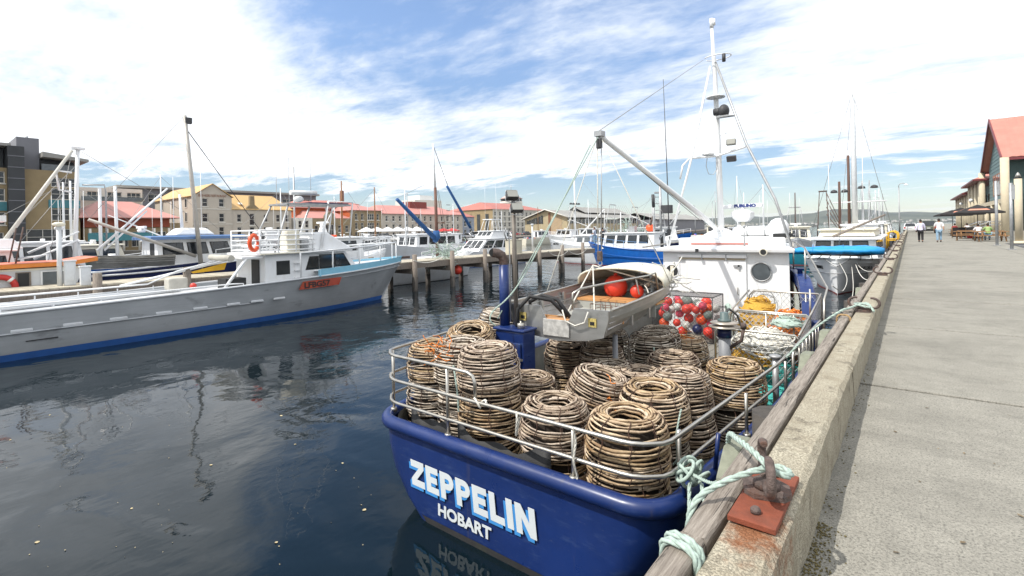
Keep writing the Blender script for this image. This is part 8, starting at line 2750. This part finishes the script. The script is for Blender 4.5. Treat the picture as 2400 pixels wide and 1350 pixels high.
# --- long pink-roofed jam factory
b = bld('long pale warehouse with pink roof and painted wall letters', -100.3, 75.0)
ops = []
for k in range(13):
    x = 1.2 + k * 2.05
    for z, h in ((.5, 1.5), (2.5, 1.5), (4.75, 1.35)):
        ops.append((x, z, .75, h))
facade(b, 28, 6.5, ops, m_sand)
side_walls(b, 28, 14, 6.5, m_sand)
gable_roof(b, 28, 14, 6.5, 2.5, m_pinkroof, .4, 0, 0, 'x', hip=4)
text('JONES & CO.', .7, tx, b, Matrix.Translation((12.6, -.03, 4.12)) @ Matrix.Rotation(R(90), 4, 'X'), .02, .010, align='CENTER')
text('IXL JAMS', .7, tx, b, Matrix.Translation((19.6, -.03, 4.12)) @ Matrix.Rotation(R(90), 4, 'X'), .02, .010, align='CENTER')
MB().span((13, 5, 8.0), (19, 9, 10.2)).build('roof_plant', mat('dark_red_loft2', (.22, .05, .04), .7), b)
b = bld('plain white block with a rooftop behind the long warehouse', -150, 128)
MB().span((0, 0, 0), (14, 12, 14.6)).build('wall', m_trim, b)
MB().span((4, 2, 14.6), (11, 9, 16.6)).build('roof_box', m_white, b)
b = bld('blue-grey house at the end of the long warehouse', -101, 103.6)
facade(b, 5, 6.0, [(.8, .8, .9, 1.6), (3, .8, .9, 1.6), (.8, 3.3, .9, 1.6), (3, 3.3, .9, 1.6)], mat('blue_grey_render', (.27, .30, .36), .8))
side_walls(b, 5, 10, 6.0, MATS['blue_grey_render'])
gable_roof(b, 5, 10, 6.0, 1.8, m_redroof, .3, 0, 0, 'x', hip=1.5)
# --- big arcaded factory further off
b = bld('large factory with rows of arched windows under a red roof', -175, 203, -.25)
ops = []
for k in range(12):
    x = 1.3 + k * 4.0
    for z, h in ((.8, 2.2), (4.0, 2.2), (7.2, 2.0), (10.0, 2.2)):
        ops.append((x, z, 1.7, h))
facade(b, 49, 13.4, ops, mat('factory_render', (.46, .44, .39), .85, var=.1, scale=.3))
for k in range(12):
    MB().torus((1.3 + k * 4 + .85, -.02, 12.2), .95, .18, Matrix.Rotation(R(90), 3, 'X'), 12, 4, 0, math.pi).build('arch', MATS['factory_render'], b)
side_walls(b, 49, 34, 13.4, MATS['factory_render'])
MB().poly([(-.02, 0, 0), (-.02, 34, 0), (-.02, 34, 13.4), (-.02, 0, 13.4)]).build('end_wall', m_tan, b)
for k in range(5):
    MB().span((-.25, 3 + k * 6.2, 2), (-.03, 5.2 + k * 6.2, 11)).build('end_window', m_twin, b)
for z in (3.4, 6.6, 9.6, 13.2):
    MB().span((-.1, -.35, z), (49.1, -.01, z + .28)).build('string_course', m_trim, b)
gable_roof(b, 49, 34, 13.5, 4.6, m_redroof, .6, 0, 0, 'x', hip=9)
MB().prism([(23, 13.4), (27, 13.4), (26.6, 15), (25.6, 16.4), (24.4, 16.4), (23.4, 15)], .5, Matrix.Rotation(R(90), 3, 'X'), (0, .2, 0)).build('parapet_crest', m_trim, b)
t = T('control_tower', 'round pale harbour control tower with flared top behind the factory', 'tower', (-262, 328, -.25))
MB().lathe([(5.2, 0), (5.2, 21)], 20).build('shaft', m_trim, t)
MB().lathe([(5.2, 20.8), (9.5, 24.5), (9.5, 26.0)], 24).build('gallery', m_trim, t)
MB().lathe([(9.0, 26.0), (9.0, 28.2)], 24).build('gallery_glass', m_twin, t)
MB().lathe([(9.8, 28.2), (6.0, 30.5), (5.2, 30.6)], 24).build('gallery_roof', mat('pale_pink_roof', (.6, .42, .38), .7), t)
MB().lathe([(5.0, 30.4), (4.6, 34.5), (4.8, 35.2)], 20).build('lantern', m_trim, t)
MB().tube([(0, 0, 35), (0, 0, 40)], .25, 6).build('mast', m_galv, t)
# --- timber shed on its own wharf
m_shedw = mat('buff_boards', (.42, .35, .22), .8, var=.1, scale=.4)
MB().span((-122, 128.4, -1.0), (-80, 330, -.25)).build('shed_wharf', m_wood, kind='structure')
wf = T('shed_wharf_front', 'grey timber piled front of the wharf below the shed', 'wharf', (-100, 128, WATER))
for k in range(40):
    MB().tube([(-16 + k * .92, 0, -1.2), (-16 + k * .92, 0, 2.0)], .30, 6).build('pile', m_wood if k % 3 else m_pile, wf)
MB().span((-16.4, -.5, 1.5), (20.2, -.35, 1.95)).build('wale', m_wood, wf)
for k in range(44):
    MB().tube([(20.2, .5 + k * 2.2, -1.2), (20.2, .5 + k * 2.2, 2.0)], .30, 6).build('pile', m_wood if k % 3 else m_pile, wf)
b = T('timber_shed', 'long buff wharf shed with low gable and glazed clerestory', 'shed', (-121, 160, -.25), 0)
MB().span((0, 0, 0), (20, 62, 4.9)).build('wall', m_shedw, b)
MB().prism([(0, 4.9), (20, 4.9), (20, 6.3), (10.6, 9.3), (0, 6.0)], .3, Matrix.Rotation(R(90), 3, 'X'), (0, .3, 0)).build('gable', m_shedw, b)
for k in range(7):
    MB().span((1.0 + k * 1.15, -.12, 4.2), (2.0 + k * 1.15, .0, 5.4 + k * .33)).build('gable_window', m_twin, b)
MB().span((11.5, -.2, 0), (12.4, .02, 8.4)).build('brown_pier', mat('brown_panel', (.20, .09, .05), .8), b)
MB().span((12.6, -.1, 0), (17.6, .0, 6.9)).build('buff_door', mat('buff_panel', (.40, .30, .19), .8), b)
MB().loft([[Vector((-1, -1.2, 5.95)), Vector((10.6, -1.2, 9.6)), Vector((21.2, -1.2, 6.35))], [Vector((-1, 64, 5.95)), Vector((10.6, 64, 9.6)), Vector((21.2, 64, 6.35))]], False, smooth=False).build('roof', m_greyroof, b)
MB().tube([(-1, -1.2, 5.95), (10.6, -1.2, 9.6), (21.2, -1.2, 6.35)], .22, 4).build('roof_edge', m_trim, b)
for k in range(20):
    MB().span((20.0, 1.5 + k * 3.0, 4.0), (20.12, 4.0 + k * 3.0, 5.7)).build('clerestory_window', m_twin, b)
    MB().span((20.0, 1.2 + k * 3.0, 0), (20.2, 1.45 + k * 3.0, 5.9)).build('bay_post', m_trim, b)
MB().loft([[Vector((6, 20, 8.5)), Vector((10.6, 20, 11.2)), Vector((16, 20, 8.6))], [Vector((6, 60, 8.5)), Vector((10.6, 60, 11.2)), Vector((16, 60, 8.6))]], False, smooth=False).build('ridge_vent', m_greyroof, b)
b = T('timber_shed', 'second grey shed continuing behind the first', 'shed', (-116, 228, -.25), 0)
MB().span((0, 0, 0), (22, 70, 5.6)).build('wall', m_greyclad, b)
gable_roof(b, 22, 70, 5.6, 3.4, m_greyroof, .8, 0, 0, 'y')

# ------------------------------------------------------------------ parked cars and street umbrellas
def car_parts(L=4.4, Wd=1.75, H=1.45, suv=False):
    h0 = .30; hb = .85 if not suv else 1.0
    top = H
    body = [(-L / 2, .45), (-L / 2, hb - .05), (-L / 2 + .1, hb), (L / 2 - .9, hb - .02), (L / 2 - .1, hb - .2), (L / 2, .5), (L / 2 - .1, h0), (-L / 2 + .1, h0)]
    if suv:
        cab = [(-L / 2 + .12, hb), (-L / 2 + .30, top), (L / 2 - 1.75, top), (L / 2 - 1.05, hb)]
    else:
        cab = [(-L / 2 + .35, hb), (-L / 2 + .95, top), (L / 2 - 1.95, top), (L / 2 - 1.15, hb)]
    RX = Matrix.Rotation(R(90), 3, 'X')
    out = {'body': MB().prism(list(reversed(body)), Wd, RX, (0, Wd / 2, 0))}
    c0 = [Vector((x, s, z)) for (x, z), s in zip(cab, [-Wd / 2 + .06, -Wd / 2 + .2, -Wd / 2 + .2, -Wd / 2 + .06])]
    c1 = [Vector((p.x, -p.y, p.z)) for p in c0]
    out['cabin'] = MB().loft([c0, c1], True, True, True, smooth=False)

    def inset(q, f, off):
        c = sum(q, Vector()) / len(q)
        return [c + (p - c) * f + Vector(off) for p in q]
    out['side_glass'] = [MB().loft([inset(c0, .86, (0, .02, .0)), inset(c0, .86, (0, -.02, 0))], True, True, True, smooth=False), MB().loft([inset(c1, .86, (0, .02, .0)), inset(c1, .86, (0, -.02, 0))], True, True, True, smooth=False)]
    rear = [c0[0], c1[0], c1[1], c0[1]]
    front = [c0[3], c0[2], c1[2], c1[3]]
    out['rear_glass'] = MB().loft([inset(rear, .84, (.02, 0, 0)), inset(rear, .84, (-.02, 0, .0))], True, True, True, smooth=False)
    out['windscreen'] = MB().loft([inset(front, .88, (-.02, 0, 0)), inset(front, .88, (.02, 0, .01))], True, True, True, smooth=False)
    return out


def car(label, x, y, z, rz, paint, suv=False, detail=True):
    t = T('parked_car', label, 'car', (x, y, z), rz, 'cars parked along the quays')
    H = 1.78 if suv else 1.45
    P = car_parts(4.7 if suv else 4.4, 1.85 if suv else 1.75, H, suv)
    P['body'].build('body', paint, t, bevel=.07)
    P['cabin'].build('cabin', paint, t, bevel=.06)
    for g in P['side_glass']:
        g.build('side_glass', m_glass, t)
    P['rear_glass'].build('rear_glass', m_glass, t)
    P['windscreen'].build('windscreen', m_glass, t)
    wr = .36 if suv else .31
    for xx in (-1.35, 1.35):
        for s in (-1, 1):
            w_ = MB().lathe([(wr * .6, -.10), (wr, -.09), (wr, .09), (wr * .6, .10)], 14, (xx, s * .78, wr), Matrix.Rotation(R(90), 3, 'X')).build('wheel', m_black, t)
            MB().lathe([(wr * .55, -.11), (wr * .55, .11)], 10, (xx, s * .78, wr), Matrix.Rotation(R(90), 3, 'X')).build('rim', m_galv, w_)
    L = 4.7 if suv else 4.4
    for s in (-1, 1):
        MB().box((-L / 2 - .01, s * .68, .85 if suv else .72), (.05, .22, .22)).build('tail_light', m_red, t)
        MB().box((L / 2 - .06, s * .60, .62), (.12, .3, .14)).build('headlight', m_trim, t)
    MB().box((-L / 2 - .02, 0, .45), (.10, 1.7, .2)).build('rear_bumper', m_black if suv else paint, t)
    MB().box((-L / 2 - .075, 0, .72), (.02, .38, .11)).build('number_plate', m_white, t)
    return t


paints = [('white', mat('car_white', (.72, .72, .72), .3, coat=.5, var=.02)), ('silver', mat('car_silver', (.40, .41, .43), .3, .4, coat=.5, var=.02)), ('dark grey', mat('car_grey', (.06, .065, .07), .3, coat=.5, var=.02)),
          ('red', mat('car_red', (.42, .02, .02), .3, coat=.5, var=.02)), ('navy', mat('car_navy', (.02, .03, .09), .3, coat=.5, var=.02))]
car('grey-green off-roader parked at the far end of the wharf walkway', 1.95, 92, .0, R(90), mat('car_olive', (.14, .15, .115), .35, .3, coat=.5, var=.02), True)
car('white car parked beyond the walking pair, beside the off-roader', -.1 + .05, 104, .0, R(90), paints[0][1])
seq = [0, 1, 2, 0, 0, 3, 1, 0, 2, 1, 0, 4, 1, 0]
spot = ['below the brown arched store', 'left of the first white market umbrella', 'below the white market umbrellas', 'under the tall sandstone warehouse', 'right of the market umbrellas', 'at the start of the long pale warehouse', 'below the warehouse letters',
        'two bays past the warehouse letters', 'below the middle of the pink roof', 'nearing the end of the long warehouse', 'below the last warehouse windows', 'at the end of the long warehouse', 'below the blue-grey house', 'past the blue-grey house']
for i, k in enumerate(seq):
    y = 58 + i * 3.9 + random.uniform(-.4, .4)
    car('%s car parked on the far quay %s' % (paints[k][0], spot[i]), -88.5 + random.uniform(-.3, .3), y, -.25, R(random.choice([0, 180])), paints[k][1], i % 4 == 2)
for i in range(4):
    car(('dark grey car parked on the timber wharf between red ones' if i == 2 else 'red car parked on the timber wharf by the shed, %s of three' % ('first second x third'.split()[i])), -112 + i * 5.5, 135 + random.uniform(-1, 1), -.25, R(90 + random.uniform(-8, 8)), paints[3][1] if i != 2 else paints[2][1])
    pass
for i in range(7):
    y = 66.5 + i * 2.9
    lab = 'white market umbrella on the far quay, %s from the brown stores' % ('first second third fourth fifth sixth seventh'.split()[i])
    umbrella(lab, -94.5, y, 1.45, 2.3, 3.3, m_white, False, 'umbrella', 'white market umbrellas on the far quay', -.25)
for i in range(2):
    umbrella('red market umbrella on the far quay, %s of the pair' % ('left' if i == 0 else 'right'), -94.5, 90 + i * 3.2, 1.4, 2.1, 2.8, m_red, False, 'umbrella', 'red market umbrellas on the far quay', -.25)
# ------------------------------------------------------------------ thin sea air over the estuary
m_haze = bpy.data.materials.new('haze_air')
m_haze.use_nodes = True
_nt = m_haze.node_tree
_nt.nodes.clear()
_o = _nt.nodes.new('ShaderNodeOutputMaterial')
_v = _nt.nodes.new('ShaderNodeVolumePrincipled')
_v.inputs['Color'].default_value = (0.80, 0.88, 1.0, 1)
_v.inputs['Density'].default_value = 0.00005
_v.inputs['Anisotropy'].default_value = 0.2
_nt.links.new(_v.outputs[0], _o.inputs['Volume'])
MB().span((-6100, -420, -6.0), (6100, 7100, 160)).build('haze', m_haze, None, kind='stuff', label='thin pale sea haze over the whole harbour', cat='haze')
